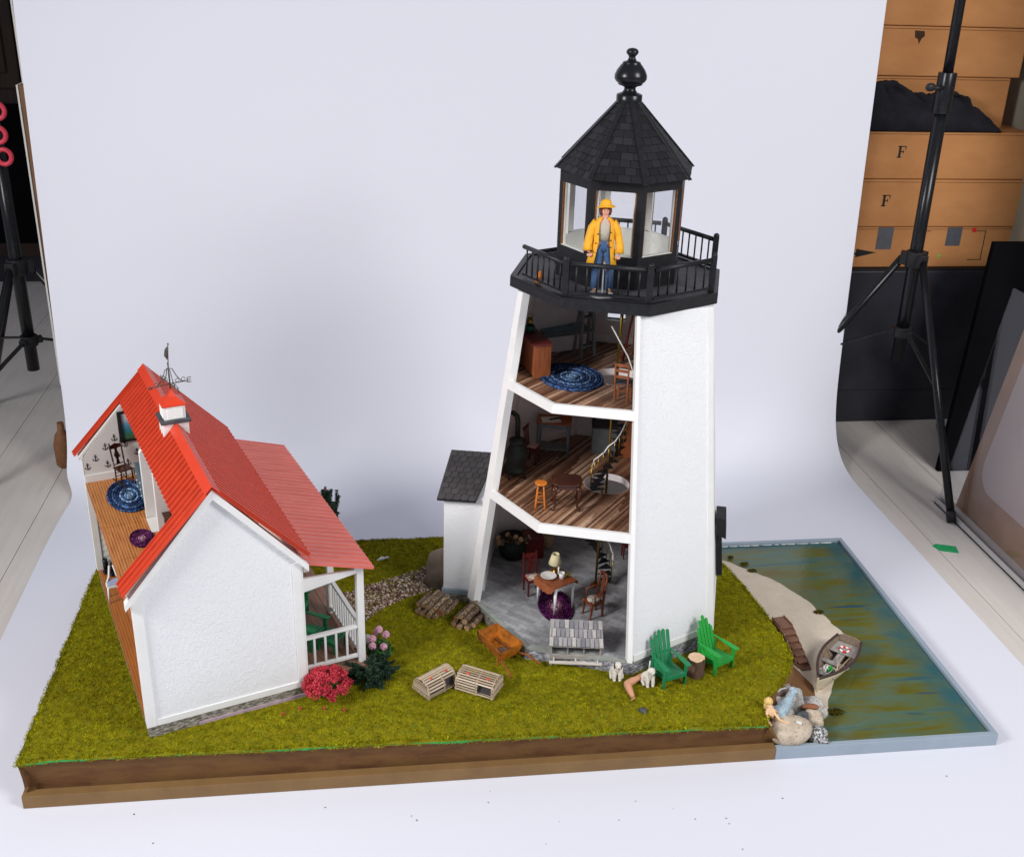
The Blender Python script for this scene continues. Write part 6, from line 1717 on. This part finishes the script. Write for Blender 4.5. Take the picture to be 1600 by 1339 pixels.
# cottage attic
def cz(u, v): a = rotw(u, v); return a
p = cz(4.8, 31.6); rug('r', 'blue braided oval rug on the cottage attic floor', (p[0], p[1], 22.93), 2.9, 5.2, 19.8, 'rug_blue', 9)
p = cz(4.3, 18.9); rug('r', 'small purple braided oval rug on the cottage attic floor', (p[0], p[1], 22.93), 1.55, 2.5, 19.8, 'rug_purple', 6)
p = cz(4.9, 35.6); t_ = thing('rocking_chair', 'dark carved rocking chair on the blue attic rug by the anchor wallpaper', 'chair', (p[0], p[1], 23.15), 40); t_.scale = (0.82, 0.82, 0.76)
for sx in (-1, 1):
    mb = MB(); mb.tube([(sx*.95, -1.9+i*.5, .12+.035*(i-4)**2*.5) for i in range(9)], .11, 6); build('rocker', mb, 'walnut', t_)
    mb = MB(); turned(mb, (sx*1.0, -1.1, .3), (sx*1.0, -1.1, 2.9), .13); build('leg', mb, 'walnut', t_)
    mb = MB(); turned(mb, (sx*.95, 1.0, .3), (sx*.95, 1.0, 2.9), .13); build('leg', mb, 'walnut', t_)
    mb = MB(); turned(mb, (sx*.95, 1.05, 2.9), (sx*1.05, 1.9, 7.6), .14); build('back_post', mb, 'walnut', t_)
build('seat', B((-1.25, 1.25, -1.35, 1.15, 2.9, 3.12)), 'walnut', t_, .08)
mb = MB(); mb.extr([(-.35, 1.3, 3.3), (.35, 1.3, 3.3), (.2, 1.45, 4.3), (.42, 1.6, 5.2), (.2, 1.7, 6.0), (.35, 1.8, 6.5), (-.35, 1.8, 6.5), (-.2, 1.7, 6.0), (-.42, 1.6, 5.2), (-.2, 1.45, 4.3)], (0, .14, 0)); build('back_splat', mb, 'walnut', t_, .03)
mb = MB(); mb.extr([(-1.0, 1.75, 6.4), (1.0, 1.75, 6.4), (1.1, 1.85, 7.0), (.6, 1.9, 7.1), (.0, 1.9, 7.35), (-.6, 1.9, 7.1), (-1.1, 1.85, 7.0)], (0, .15, 0)); build('crest_rail', mb, 'walnut', t_, .03)
mb = MB(); mb.tube([(-.95, 1.2, 3.5), (.95, 1.2, 3.5)], .09, 6); build('lower_rail', mb, 'walnut', t_)
for z in (1.2, 1.9):
    mb = MB(); mb.tube([(-1, -1.1, z), (1, -1.1, z)], .07, 6); mb.tube([(-.95, 1.0, z), (.95, 1.0, z)], .07, 6); build('stretcher', mb, 'walnut', t_)
p = cz(7.8, 30.8); t_ = thing('dresser', 'slate blue chest of drawers in the cottage attic beside the partition wall', 'dresser', (p[0], p[1], 22.95), 19.8); t_.scale = (0.9, 0.9, 0.8)
build('carcass', B((-1.6, 1.6, -3.6, 3.6, 0, 4.4)), 'blue_dresser', t_, .05)
build('top', B((-1.75, 1.75, -3.75, 3.75, 4.42, 4.65)), 'blue_dresser', t_, .05)
for i in range(3):
    for j in range(2):
        dd = build('drawer', B((-1.75, -1.62, -3.3+j*3.4, -.1+j*3.4, .5+i*1.25, 1.55+i*1.25)), 'blue_dresser', t_, .03); mb = MB(); mb.ball((-1.85, -1.7+j*3.4, 1.05+i*1.25), .12, 8, 6); build('knob', mb, 'porcelain', dd)
p = cz(6.9, 38.05); t_ = thing('framed_painting', 'seascape painting in a dark frame on the anchor wallpaper', 'painting', (p[0], p[1], 28.2), 19.8)
build('frame', B((-1.7, -1.2, -.2, .12, 0, 4.7), (1.2, 1.7, -.2, .12, 0, 4.7), (-1.19, 1.19, -.05, .12, 0, .4), (-1.19, 1.19, -.05, .12, 4.3, 4.7)), 'dark', t_, .05)
build('canvas', B((-1.19, 1.19, 0, .1, .41, 4.29)), 'seascape', t_)
p = cz(8.0, 17.5); t_ = thing('side_table', 'dark side table under the cottage roof behind the second partition', 'table', (p[0], p[1], 23.12), 19.8); table(t_, 2.0, 2.4, 3.2, 'walnut', 'walnut')
# cottage ground floor
p = cz(1.15, 29.5); t_ = thing('vanity_chair', 'white curved chair with pale blue cushion at the open side of the cottage', 'chair', (p[0], p[1], 8.52), 19.8); t_.scale = (0.85, 0.85, 0.8)
for sx in (-1, 1):
    mb = MB(); mb.tube([(sx*1.15, -1.1, 0), (sx*1.2, -1.15, 1.4), (sx*1.05, -1.05, 3.3)], [.11, .14, .2], 8); build('leg', mb, 'white', t_)
    mb = MB(); mb.tube([(sx*.9, 1.0, 0), (sx*.85, .95, 1.6), (sx*.85, .95, 3.3)], [.11, .13, .18], 8); build('leg', mb, 'white', t_)
    mb = MB(); mb.tube([(sx*1.2, -1.2, 3.3), (sx*1.15, .0, 3.4), (sx*.6, .9, 4.1), (sx*.3, 1.3, 6.0)], .17, 8); build('side_rail', mb, 'white', t_)
build('seat_rail', B((-1.1, 1.1, -1.3, -1.1, 3.0, 3.4)), 'white', t_, .05)
build('cushion', B((-1.05, 1.05, -1.05, 1.0, 3.1, 3.55)), 'cushion_blue', t_, .15)
for i, (u, v, l) in enumerate(((.95, 37.3, 'black boot nearer the corner post of the cottage'), (1.75, 36.3, 'black boot nearer the white vanity chair'))):
    p = cz(u, v); mb = MB(); mb.tube([(0, .4, .3), (0, .3, 1.2), (0, .25, 2.0-.4*i)], [.42, .38, .36], 10); mb.ball((0, -.2, .3), (.38, .8, .3), 10, 8)
    tag(build('boot', mb, 'gloss_black', loc=(p[0], p[1], 8.52)), l, 'boot', 'pair of black boots in the cottage')
p = cz(3.4, 36.0); t_ = thing('teal_cabinet', 'teal cabinet against the back wall of the cottage ground floor', 'cabinet', (p[0], p[1], 8.52), 19.8); build('carcass', B((-.9, 1.5, -1.2, 1.2, 0, 6)), 'teal', t_, .05); build('door', B((-.98, -.92, -1.0, 1.0, .4, 5.6)), 'teal', t_)

# lighthouse ground floor, z 8.43
Z1 = 8.44
rug('r', 'purple braided oval rug under the kitchen table in the lighthouse', (66.9, 24.4, Z1), 2.5, 4.4, -28+90-62, 'rug_purple', 8)
t_ = thing('kitchen_table', 'drop leaf table with brown top and white tapered legs on the purple rug', 'table', (66.75, 24.35, Z1+.2), 30); t_.scale = (1.12, 1.12, 0.78)
TH = 5.9
build('table_top', B((-1.75, 1.75, -1.95, 1.95, TH-.2, TH)), 'cherry', t_, .04)
mb = MB(); mb.hexa([(-1.95, -1.95, TH-.2), (-1.77, -1.95, TH-.2), (-1.77, 1.95, TH-.2), (-1.95, 1.95, TH-.2)][:], [(-1.9, -1.95, TH-.02), (-1.76, -1.95, TH-.02), (-1.76, 1.95, TH-.02), (-1.9, 1.95, TH-.02)])
for sx in (-1, 1):
    mb = MB(); mb.extr([(sx*1.78, -1.95, TH-.15), (sx*1.78, 1.95, TH-.15), (sx*2.1, 1.75, TH-1.0), (sx*2.2, 1.2, TH-1.35), (sx*2.2, -1.2, TH-1.35), (sx*2.1, -1.75, TH-1.0)], (sx*.14, 0, .02)); build('drop_leaf', mb, 'cherry', t_, .03)
build('apron', B((-1.4, 1.4, -1.75, -1.6, TH-1.0, TH-.21), (-1.4, 1.4, 1.6, 1.75, TH-1.0, TH-.21)), 'white', t_)
for sx in (-1, 1):
    for sy in (-1, 1):
        mb = MB(); mb.tube([(sx*1.4, sy*1.65, TH-.21), (sx*1.45, sy*1.7, 0)], [.24, .12], 8); build('leg', mb, 'white', t_)
TT = Z1+.2+TH*.78
def onT(x, y): a = R_(30); return (66.75+x*math.cos(a)-y*math.sin(a), 24.35+x*math.sin(a)+y*math.cos(a), TT+.01)
t_ = thing('table_lamp', 'table lamp with cream cone shade on the kitchen table', 'lamp', onT(.9, 1.4)); t_.scale = (0.78, 0.78, 0.78)
mb = MB(); mb.lathe((0, 0, 0), [(.55, 0), (.5, .15), (.15, .35), (.3, .8), (.12, 1.3), (.1, 2.0)], 16); build('base', mb, 'brass', t_)
mb = MB(); mb.loft([(0, 0, 1.7, 1.2, 1.2), (0, 0, 3.7, .62, .62)], 28, False); build('lamp_shade', mb, 'shade', t_, solid=.07)
mb = MB(); mb.lathe((0, 0, 0), [(.35, 0), (.6, .1), (1.15, .42), (1.08, .42), (.5, .15), (.05, .12)], 26); tag(build('bowl', mb, 'porcelain', loc=onT(-.9, .6)), 'white bowl on the kitchen table', 'bowl')
t_ = thing('mug', 'white mug beside the candle on the kitchen table', 'mug', onT(.55, -.55)); mb = MB(); mb.lathe((0, 0, 0), [(.38, 0), (.42, .9), (.36, .9), (.3, .1)], 16); build('cup', mb, 'porcelain', t_)
mb = MB(); mb.tube([(.4, 0, .25), (.62, 0, .3), (.62, 0, .65), (.4, 0, .7)], .06, 6); build('handle', mb, 'porcelain', t_)
mb = MB(); mb.tube([(0, 0, 0), (0, 0, 1.4)], .12, 8); tag(build('candle', mb, 'porcelain', loc=onT(.6, .25)), 'white candle behind the mug on the kitchen table', 'candle')
mb = MB(); mb.tube([(-.6, 0, .12), (.1, 0, .15), (.4, .3, .15)], [.07, .12, .2], 8); mb.tube([(.1, 0, .15), (.5, -.25, .12)], [.1, .16], 8); tag(build('yellow_tool', mb, 'yellow', loc=onT(1.55, -.35)), 'small yellow tool at the edge of the kitchen table', 'tool')
mb = MB(); mb.ball((0, 0, .15), (.45, .4, .15), 12, 6); tag(build('brass_dish', mb, 'brass', loc=onT(.1, .7)), 'brass dish in the middle of the kitchen table', 'dish')
# red chair
t_ = thing('red_chair', 'dark red slat back chair left of the kitchen table', 'chair', (64.1, 28.4, Z1), 14); t_.scale = (0.8, 0.8, 0.74)
for sx in (-1, 1):
    mb = MB(); mb.bar((sx*1.25, -1.2, 0), (sx*1.25, -1.2, 3.3), .3, .3); build('leg', mb, 'mahogany', t_, .03)
    mb = MB(); mb.bar((sx*1.2, 1.2, 0), (sx*1.2, 1.2, 3.3), .28, .28); mb.bar((sx*1.2, 1.2, 3.3), (sx*1.25, 1.7, 8.1), .28, .28); build('back_post', mb, 'mahogany', t_, .03)
    mb = MB(); mb.bar((sx*.75, 1.35, 3.7), (sx*.78, 1.62, 7.1), .16, .12, (0, 1, 0)); build('spindle', mb, 'mahogany', t_)
build('seat', B((-1.4, 1.4, -1.35, 1.35, 3.0, 3.35)), 'mahogany', t_, .05); build('cushion', B((-1.1, 1.1, -1.1, 1.0, 3.36, 3.6)), 'pinkcheck', t_, .1)
mb = MB(); mb.extr([(-1.2, 1.55, 7.0), (1.2, 1.55, 7.0), (1.2, 1.65, 7.6), (0, 1.68, 7.85), (-1.2, 1.65, 7.6)], (0, .16, 0)); build('crest_rail', mb, 'mahogany', t_, .03)
mb = MB(); mb.extr([(-.3, 1.35, 3.6), (.3, 1.35, 3.6), (.42, 1.6, 7.0), (-.42, 1.6, 7.0)], (0, .12, 0)); build('back_splat', mb, 'mahogany', t_)
mb = MB(); mb.ball((0, 0, .1), (1.0, .7, .14), 14, 6, .3, 2, 2); tag(build('napkin', mb, 'blanket', loc=(64.4, 28.0, Z1+2.75)), 'cream folded napkin on the red chair seat', 'napkin')
# carved chair
t_ = thing('carved_armchair', 'carved wooden armchair with checked cushion right of the kitchen table', 'chair', (71.8, 21.9, Z1), -70); t_.scale = (0.8, 0.8, 0.75)
for sx in (-1, 1):
    mb = MB(); mb.tube([(sx*1.25, -1.45, .0), (sx*1.2, -1.3, .3), (sx*1.25, -1.15, 1.6), (sx*1.35, -1.3, 2.7), (sx*1.3, -1.1, 3.2)], [.3, .17, .2, .3, .26], 8); build('leg', mb, 'carved', t_)
    mb = MB(); mb.bar((sx*1.1, 1.2, 0), (sx*1.1, 1.2, 3.2), .32, .32); mb.tube([(sx*1.1, 1.2, 3.2), (sx*1.15, 1.5, 6), (sx*1.0, 1.8, 8.6)], [.2, .17, .2], 8); build('back_post', mb, 'carved', t_)
    mb = MB(); mb.tube([(sx*1.15, 1.45, 5.5), (sx*1.4, .2, 5.3), (sx*1.4, -.9, 5.1)], .18, 8); mb.tube([(sx*1.4, -.8, 5.1), (sx*1.3, -.5, 3.3)], .14, 8); build('arm', mb, 'carved', t_)
build('seat_rail', B((-1.4, 1.4, -1.35, 1.3, 2.8, 3.3)), 'carved', t_, .06)
mb = MB(); mb.ball((0, -.05, 3.5), (1.25, 1.2, .45), 20, 10); build('cushion', mb, 'check', t_)
mb = MB(); mb.extr([(-.35, 1.4, 3.4), (.35, 1.4, 3.4), (.25, 1.5, 5), (.5, 1.65, 6.5), (.3, 1.75, 8.0), (-.3, 1.75, 8.0), (-.5, 1.65, 6.5), (-.25, 1.5, 5)], (0, .14, 0)); build('back_splat', mb, 'carved', t_, .03)
mb = MB(); mb.tube([(-1.05, 1.78, 8.4), (-.5, 1.8, 8.75), (0, 1.8, 8.5), (.5, 1.8, 8.75), (1.05, 1.78, 8.4)], .2, 8); build('crest_rail', mb, 'carved', t_)
# wood bin with logs and the stove side
t_ = thing('log_tub', 'round black tub of firewood at the back left of the lighthouse ground floor', 'tub', (62.6, 38.8, Z1)); mb = MB(); mb.lathe((0, 0, 0), [(1.7, 0), (2.2, 1.2), (2.3, 3.3), (2.0, 3.3), (1.9, .5)], 24); build('tub', mb, 'stove', t_)
build('side_board', B((1.6, 4.6, -1.2, 2.0, 0, 3.4)), 'mahogany', t_, .05)
rl = random.Random(31)
for i in range(7):
    a = rl.uniform(0, 6.28); r0 = rl.uniform(.2, 1.1); d = Vector((rl.uniform(-.9, .9), rl.uniform(-.8, .2), rl.uniform(.2, .8)))
    o = log((62.6+r0*math.cos(a), 38.8+r0*math.sin(a), Z1+2.3), d, rl.uniform(2.4, 3.2), rl.uniform(.35, .6), False, 'cut log heaped in the black tub inside the lighthouse'); o['group'] = 'logs heaped in the black tub'; o['label'] = 'cut log heaped in the black tub inside the lighthouse'
t_ = thing('basket', 'small round pale basket on the slate floor at the back', 'basket', (68.2, 41.2, Z1)); mb = MB(); mb.lathe((0, 0, 0), [(.9, 0), (1.2, .7), (1.25, 1.5), (1.1, 2.0), (.8, 2.2), (.1, 2.3)], 20); build('body', mb, 'wicker', t_)
t_ = thing('dark_stool', 'dark red stool at the back right of the lighthouse ground floor', 'stool', (80.0, 37.0, Z1)); t_.scale = (0.8, 0.8, 0.8); table(t_, 2.2, 2.2, 3.5, 'mahogany', 'mahogany')

# level two
Z2 = F2-.11+.02
t_ = thing('bar_stool', 'tall round orange varnished stool near the open edge', 'stool', (63.5, 21.6, Z2)); t_.scale = (0.74, 0.74, 0.72)
mb = MB(); mb.lathe((0, 0, 5.0), [(1.0, 0), (1.1, .1), (1.1, .3), (.9, .34), (.1, .3)], 24); build('seat', mb, 'orange_wood', t_)
for i in range(4):
    a = R_(45+i*90-10); mb = MB(); turned(mb, (.65*math.cos(a), .65*math.sin(a), 5.0), (1.25*math.cos(a), 1.25*math.sin(a), 0), .15); build('leg', mb, 'orange_wood', t_)
    b = a+math.pi/2
    for z, r in ((1.6, 1.06), (2.8, .9)):
        mb = MB(); mb.tube([(r*math.cos(a), r*math.sin(a), z), (r*math.cos(b), r*math.sin(b), z)], .07, 6); build('rung', mb, 'orange_wood', t_)
t_ = thing('cabriole_table', 'glossy dark side table with curved legs beside the orange stool', 'table', (67.0, 21.9, Z2), -8); t_.scale = (1.15, 1.15, 0.95)
mb = MB(); mb.extr([(1.75*math.copysign(abs(math.cos(a))**.5, math.cos(a)), 1.5*math.copysign(abs(math.sin(a))**.5, math.sin(a)), 3.9) for a in [2*math.pi*i/40 for i in range(40)]], (0, 0, .28)); build('table_top', mb, 'walnut', t_, .06)
build('apron', B((-1.4, 1.4, -1.15, 1.15, 3.2, 3.89)), 'walnut', t_, .05)
for sx in (-1, 1):
    for sy in (-1, 1):
        mb = MB(); mb.tube([(sx*1.2, sy*.95, 3.8), (sx*1.5, sy*1.2, 3.1), (sx*1.4, sy*1.1, 1.8), (sx*1.25, sy*1.0, .7), (sx*1.5, sy*1.2, .15), (sx*1.6, sy*1.3, .08)], [.3, .34, .2, .14, .22, .12], 8); build('leg', mb, 'walnut', t_)
t_ = thing('pot_belly_stove', 'black cast iron pot belly stove with pipe on the middle floor', 'stove', (61.6, 31.4, Z2)); t_.scale = (0.88, 0.88, 0.82)
mb = MB(); mb.lathe((0, 0, 0), [(1.5, .8), (1.75, 1.1), (1.6, 1.5), (1.35, 2.2), (1.8, 3.6), (1.6, 4.9), (1.1, 5.9), (1.2, 6.2), (1.35, 6.4), (1.3, 6.8), (.6, 7.2), (.4, 7.3)], 24); build('body', mb, 'stove', t_)
mb = MB(); mb.tube([(0, 0, 7.1), (0, 0, 10.0), (-.15, .1, 11.0), (-.7, .4, 11.5), (-1.3, .8, 11.5)], .42, 12); build('pipe', mb, 'stove', t_)
for i in range(4):
    a = R_(45+90*i); mb = MB(); mb.tube([(1.2*math.cos(a), 1.2*math.sin(a), 1.0), (1.7*math.cos(a), 1.7*math.sin(a), .5), (1.9*math.cos(a), 1.9*math.sin(a), 0)], .17, 7); build('leg', mb, 'stove', t_)
t_ = thing('desk', 'small desk with papers at the back wall of the middle floor', 'desk', (67.9, 38.0, Z2), -14); t_.scale = (1.1, 1.1, 0.9); table(t_, 4.6, 3.0, 6.2, 'cherry', 'grey_paint', .25, .25); build('lower_shelf', B((-2.1, 2.1, -1.2, 1.2, 1.4, 1.55)), 'grey_paint', t_)
mb = MB(); mb.b2(-1.5, 1.2, -1.1, .9, 0, .05); tag(build('chart', mb, 'blanket', loc=(67.5, 37.9, Z2+6.22*.9)), 'cream chart spread on the desk', 'chart')
mb = MB(); mb.tube([(-.5, -.3, .15), (1.2, .2, .15)], .12, 7); tag(build('spyglass', mb, 'dark', loc=(67.6, 37.8, Z2+6.3*.9)), 'dark spyglass lying on the desk chart', 'spyglass')
mb = MB(); mb.b2(-.7, .7, -.4, .4, 0, 1.4); tag(build('book_stack', mb, 'cherry', loc=(69.6, 38.6, Z2+6.22*.9)), 'brown box at the right end of the desk', 'box')
t_ = thing('red_chair', 'dark red spindle chair at the desk beside the stove', 'chair', (64.5, 35.5, Z2), 60); t_.scale = (0.8, 0.8, 0.75)
for sx in (-1, 1):
    for sy in (-1, 1):
        mb = MB(); mb.tube([(sx*1.0, sy*1.0, 0), (sx*.9, sy*.9, 3.1)], .15, 7); build('leg', mb, 'mahogany', t_)
for i in range(5):
    mb = MB(); x = (i-2)*.45; mb.tube([(x, 1.1, 3.3), (x*1.15, 1.5, 7.0)], .08, 6); build('spindle', mb, 'mahogany', t_)
build('seat', B((-1.2, 1.2, -1.2, 1.2, 3.1, 3.35)), 'mahogany', t_, .06); build('cushion', B((-.9, .9, -.9, .9, 3.36, 3.6)), 'pinkcheck', t_, .08); build('crest_rail', B((-1.25, 1.25, 1.4, 1.6, 6.9, 7.5)), 'mahogany', t_, .05)
t_ = thing('bookcase', 'orange brown cupboard at the back right of the middle floor', 'cupboard', (79.6, 37.0, Z2), -20); build('carcass', B((-1.6, 1.6, -1.2, 1.2, 0, 9)), 'cherry', t_, .06); build('door', B((-1.4, 1.4, -1.32, -1.21, .5, 8.4)), 'cherry', t_, .04)
t_ = thing('grey_chest', 'dark grey chest behind the spiral stair on the middle floor', 'chest', (75.6, 38.8, Z2), -10); build('body', B((-1.8, 1.8, -1.2, 1.2, 0, 4)), 'grey_paint', t_, .05); build('lid', B((-1.9, 1.9, -1.3, 1.3, 4.02, 4.4)), 'dark', t_, .05)
t_ = thing('blue_curtain', 'dark blue fabric hanging at the right edge of the middle floor', 'curtain', (76.9, 17.6, Z2)); mb = MB(); vs = [(x, .25*math.sin(x*4), z) for z in (0, 2.2, 2.6, 8.4) for x in [i*.2 for i in range(9)]]
mb.add(vs, [(j*9+i, j*9+i+1, (j+1)*9+i+1, (j+1)*9+i) for j in range(3) for i in range(8)], True); build('fabric', mb, 'blueplastic', t_, solid=.3)
t_ = thing('framed_picture', 'brown framed picture high on the back left wall of the middle floor', 'picture', (63.2, 39.6, 37.3), 38); build('frame', B((-2.2, 2.2, -.1, .1, 0, 2.4)), 'cherry', t_, .05); build('print', B((-1.8, 1.8, -.16, -.11, .4, 2.0)), 'seascape', t_)
mb = MB(); mb.tube([(-1.9, 0, 3.4), (0, -.1, 1.7), (1.9, 0, 0)], [.1, .13, .22], 8); tag(build('wall_oar', mb, 'walnut', loc=(72.8, 41.2, 29.8)), 'dark oar hung slanting on the back wall of the middle floor', 'oar')

# level three
Z3 = F3-.11+.02
rug('r', 'large blue braided oval rug on the top floor of the lighthouse', (68.0, 27.9, Z3), 4.2, 5.0, 10, 'rug_blue', 11)
t_ = thing('wooden_cabinet', 'reddish cabinet with dark top near the open edge of the top floor', 'cabinet', (63.4, 30.9, Z3), 12); t_.scale = (0.9, 0.9, 0.76)
build('side_panel', B((-1.3, 1.3, -3.5, -3.3, .0, 6.0)), 'cherry', t_, .05); build('carcass', B((-1.25, 1.25, -3.29, 3.4, .3, 6.0)), 'cherry', t_, .04); build('top', B((-1.5, 1.5, -3.7, 3.6, 6.02, 6.25)), 'mahogany', t_, .05)
t_ = thing('green_lantern', 'brass and green lamp on the reddish cabinet', 'lamp', (63.0, 33.2, Z3+6.27*.76)); t_.scale = (0.85, 0.85, 0.8); mb = MB(); mb.lathe((0, 0, 0), [(.8, 0), (.85, .9), (.6, 1.1)], 16); build('base', mb, 'green_jar', t_)
mb = MB(); mb.lathe((0, 0, 1.12), [(.4, 0), (.5, .5), (.35, 1.2), (.1, 1.3)], 14); mb.tube([(.5*math.cos(a), 0, 1.5+.7*math.sin(a)+.9) for a in [i*.4 for i in range(9)]], .06, 6); build('top', mb, 'brass', t_)
t_ = thing('bed', 'narrow bed with green cover along the back wall of the top floor', 'bed', (68.6, 39.6, Z3), 16)
build('frame', B((-3.6, 3.6, -1.5, 1.3, .0, 2.2)), 'lining', t_, .05); build('mattress', B((-3.5, 3.5, -1.4, 1.2, 2.22, 3.0)), 'grey_paint', t_, .15); build('cover', B((-3.5, 3.5, -1.5, 1.2, 3.02, 3.2)), 'teal', t_, .08)
t_ = thing('step_ladder', 'grey step ladder in front of the bed on the top floor', 'ladder', (71.3, 36.3, Z3), 20)
for sx in (-1, 1):
    mb = MB(); mb.bar((sx*1.1, -.9, 0), (sx*.7, .0, 11), .45, .35); build('rail', mb, 'grey_paint', t_); mb = MB(); mb.bar((sx*1.1, 1.0, 0), (sx*.7, .1, 11), .3, .3); build('rail', mb, 'grey_paint', t_)
for i in range(5): build('tread', B((-1.05+i*.07, 1.05-i*.07, -.95+i*.18, -.2+i*.18, 1.6+i*2, 1.78+i*2)), 'grey_paint', t_)
t_ = thing('tripod_telescope', 'brown wooden tripod by the rear window of the top floor', 'tripod', (78.0, 34.6, Z3))
for a in (200, 320, 80):
    mb = MB(); mb.tube([(1.8*math.cos(R_(a)), 1.8*math.sin(R_(a)), 0), (.1*math.cos(R_(a)), .1*math.sin(R_(a)), 10)], .18, 7); build('leg', mb, 'mahogany' if a != 80 else 'cherry', t_)
mb = MB(); mb.tube([(-1.2, .4, 10.6), (1.6, -.4, 10.3)], [.3, .45], 12); build('telescope', mb, 'brass', t_)
t_ = thing('ladder_back_chair', 'brown wooden chair with dark seat at the right edge of the top floor', 'chair', (73.2, 20.2, Z3), 150); t_.scale = (0.75, 0.75, 0.75)
for sx in (-1, 1):
    mb = MB(); mb.bar((sx*1.1, -1.1, 0), (sx*1.1, -1.1, 3.0), .26, .26); build('leg', mb, 'cherry', t_); mb = MB(); mb.bar((sx*1.1, 1.1, 0), (sx*1.15, 1.5, 6.8), .26, .26); build('back_post', mb, 'cherry', t_)
build('seat', B((-1.2, 1.2, -1.2, 1.2, 3.0, 3.25)), 'charcoal', t_, .05)
for z in (4.2, 5.3, 6.3): build('slat', B((-1.1, 1.1, 1.25+.08*(z-4), 1.4+.08*(z-4), z, z+.5)), 'cherry', t_, .03)
for z in (.9, 1.9): build('stretcher', B((-1.1, 1.1, -1.18, -1.05, z, z+.2)), 'cherry', t_)
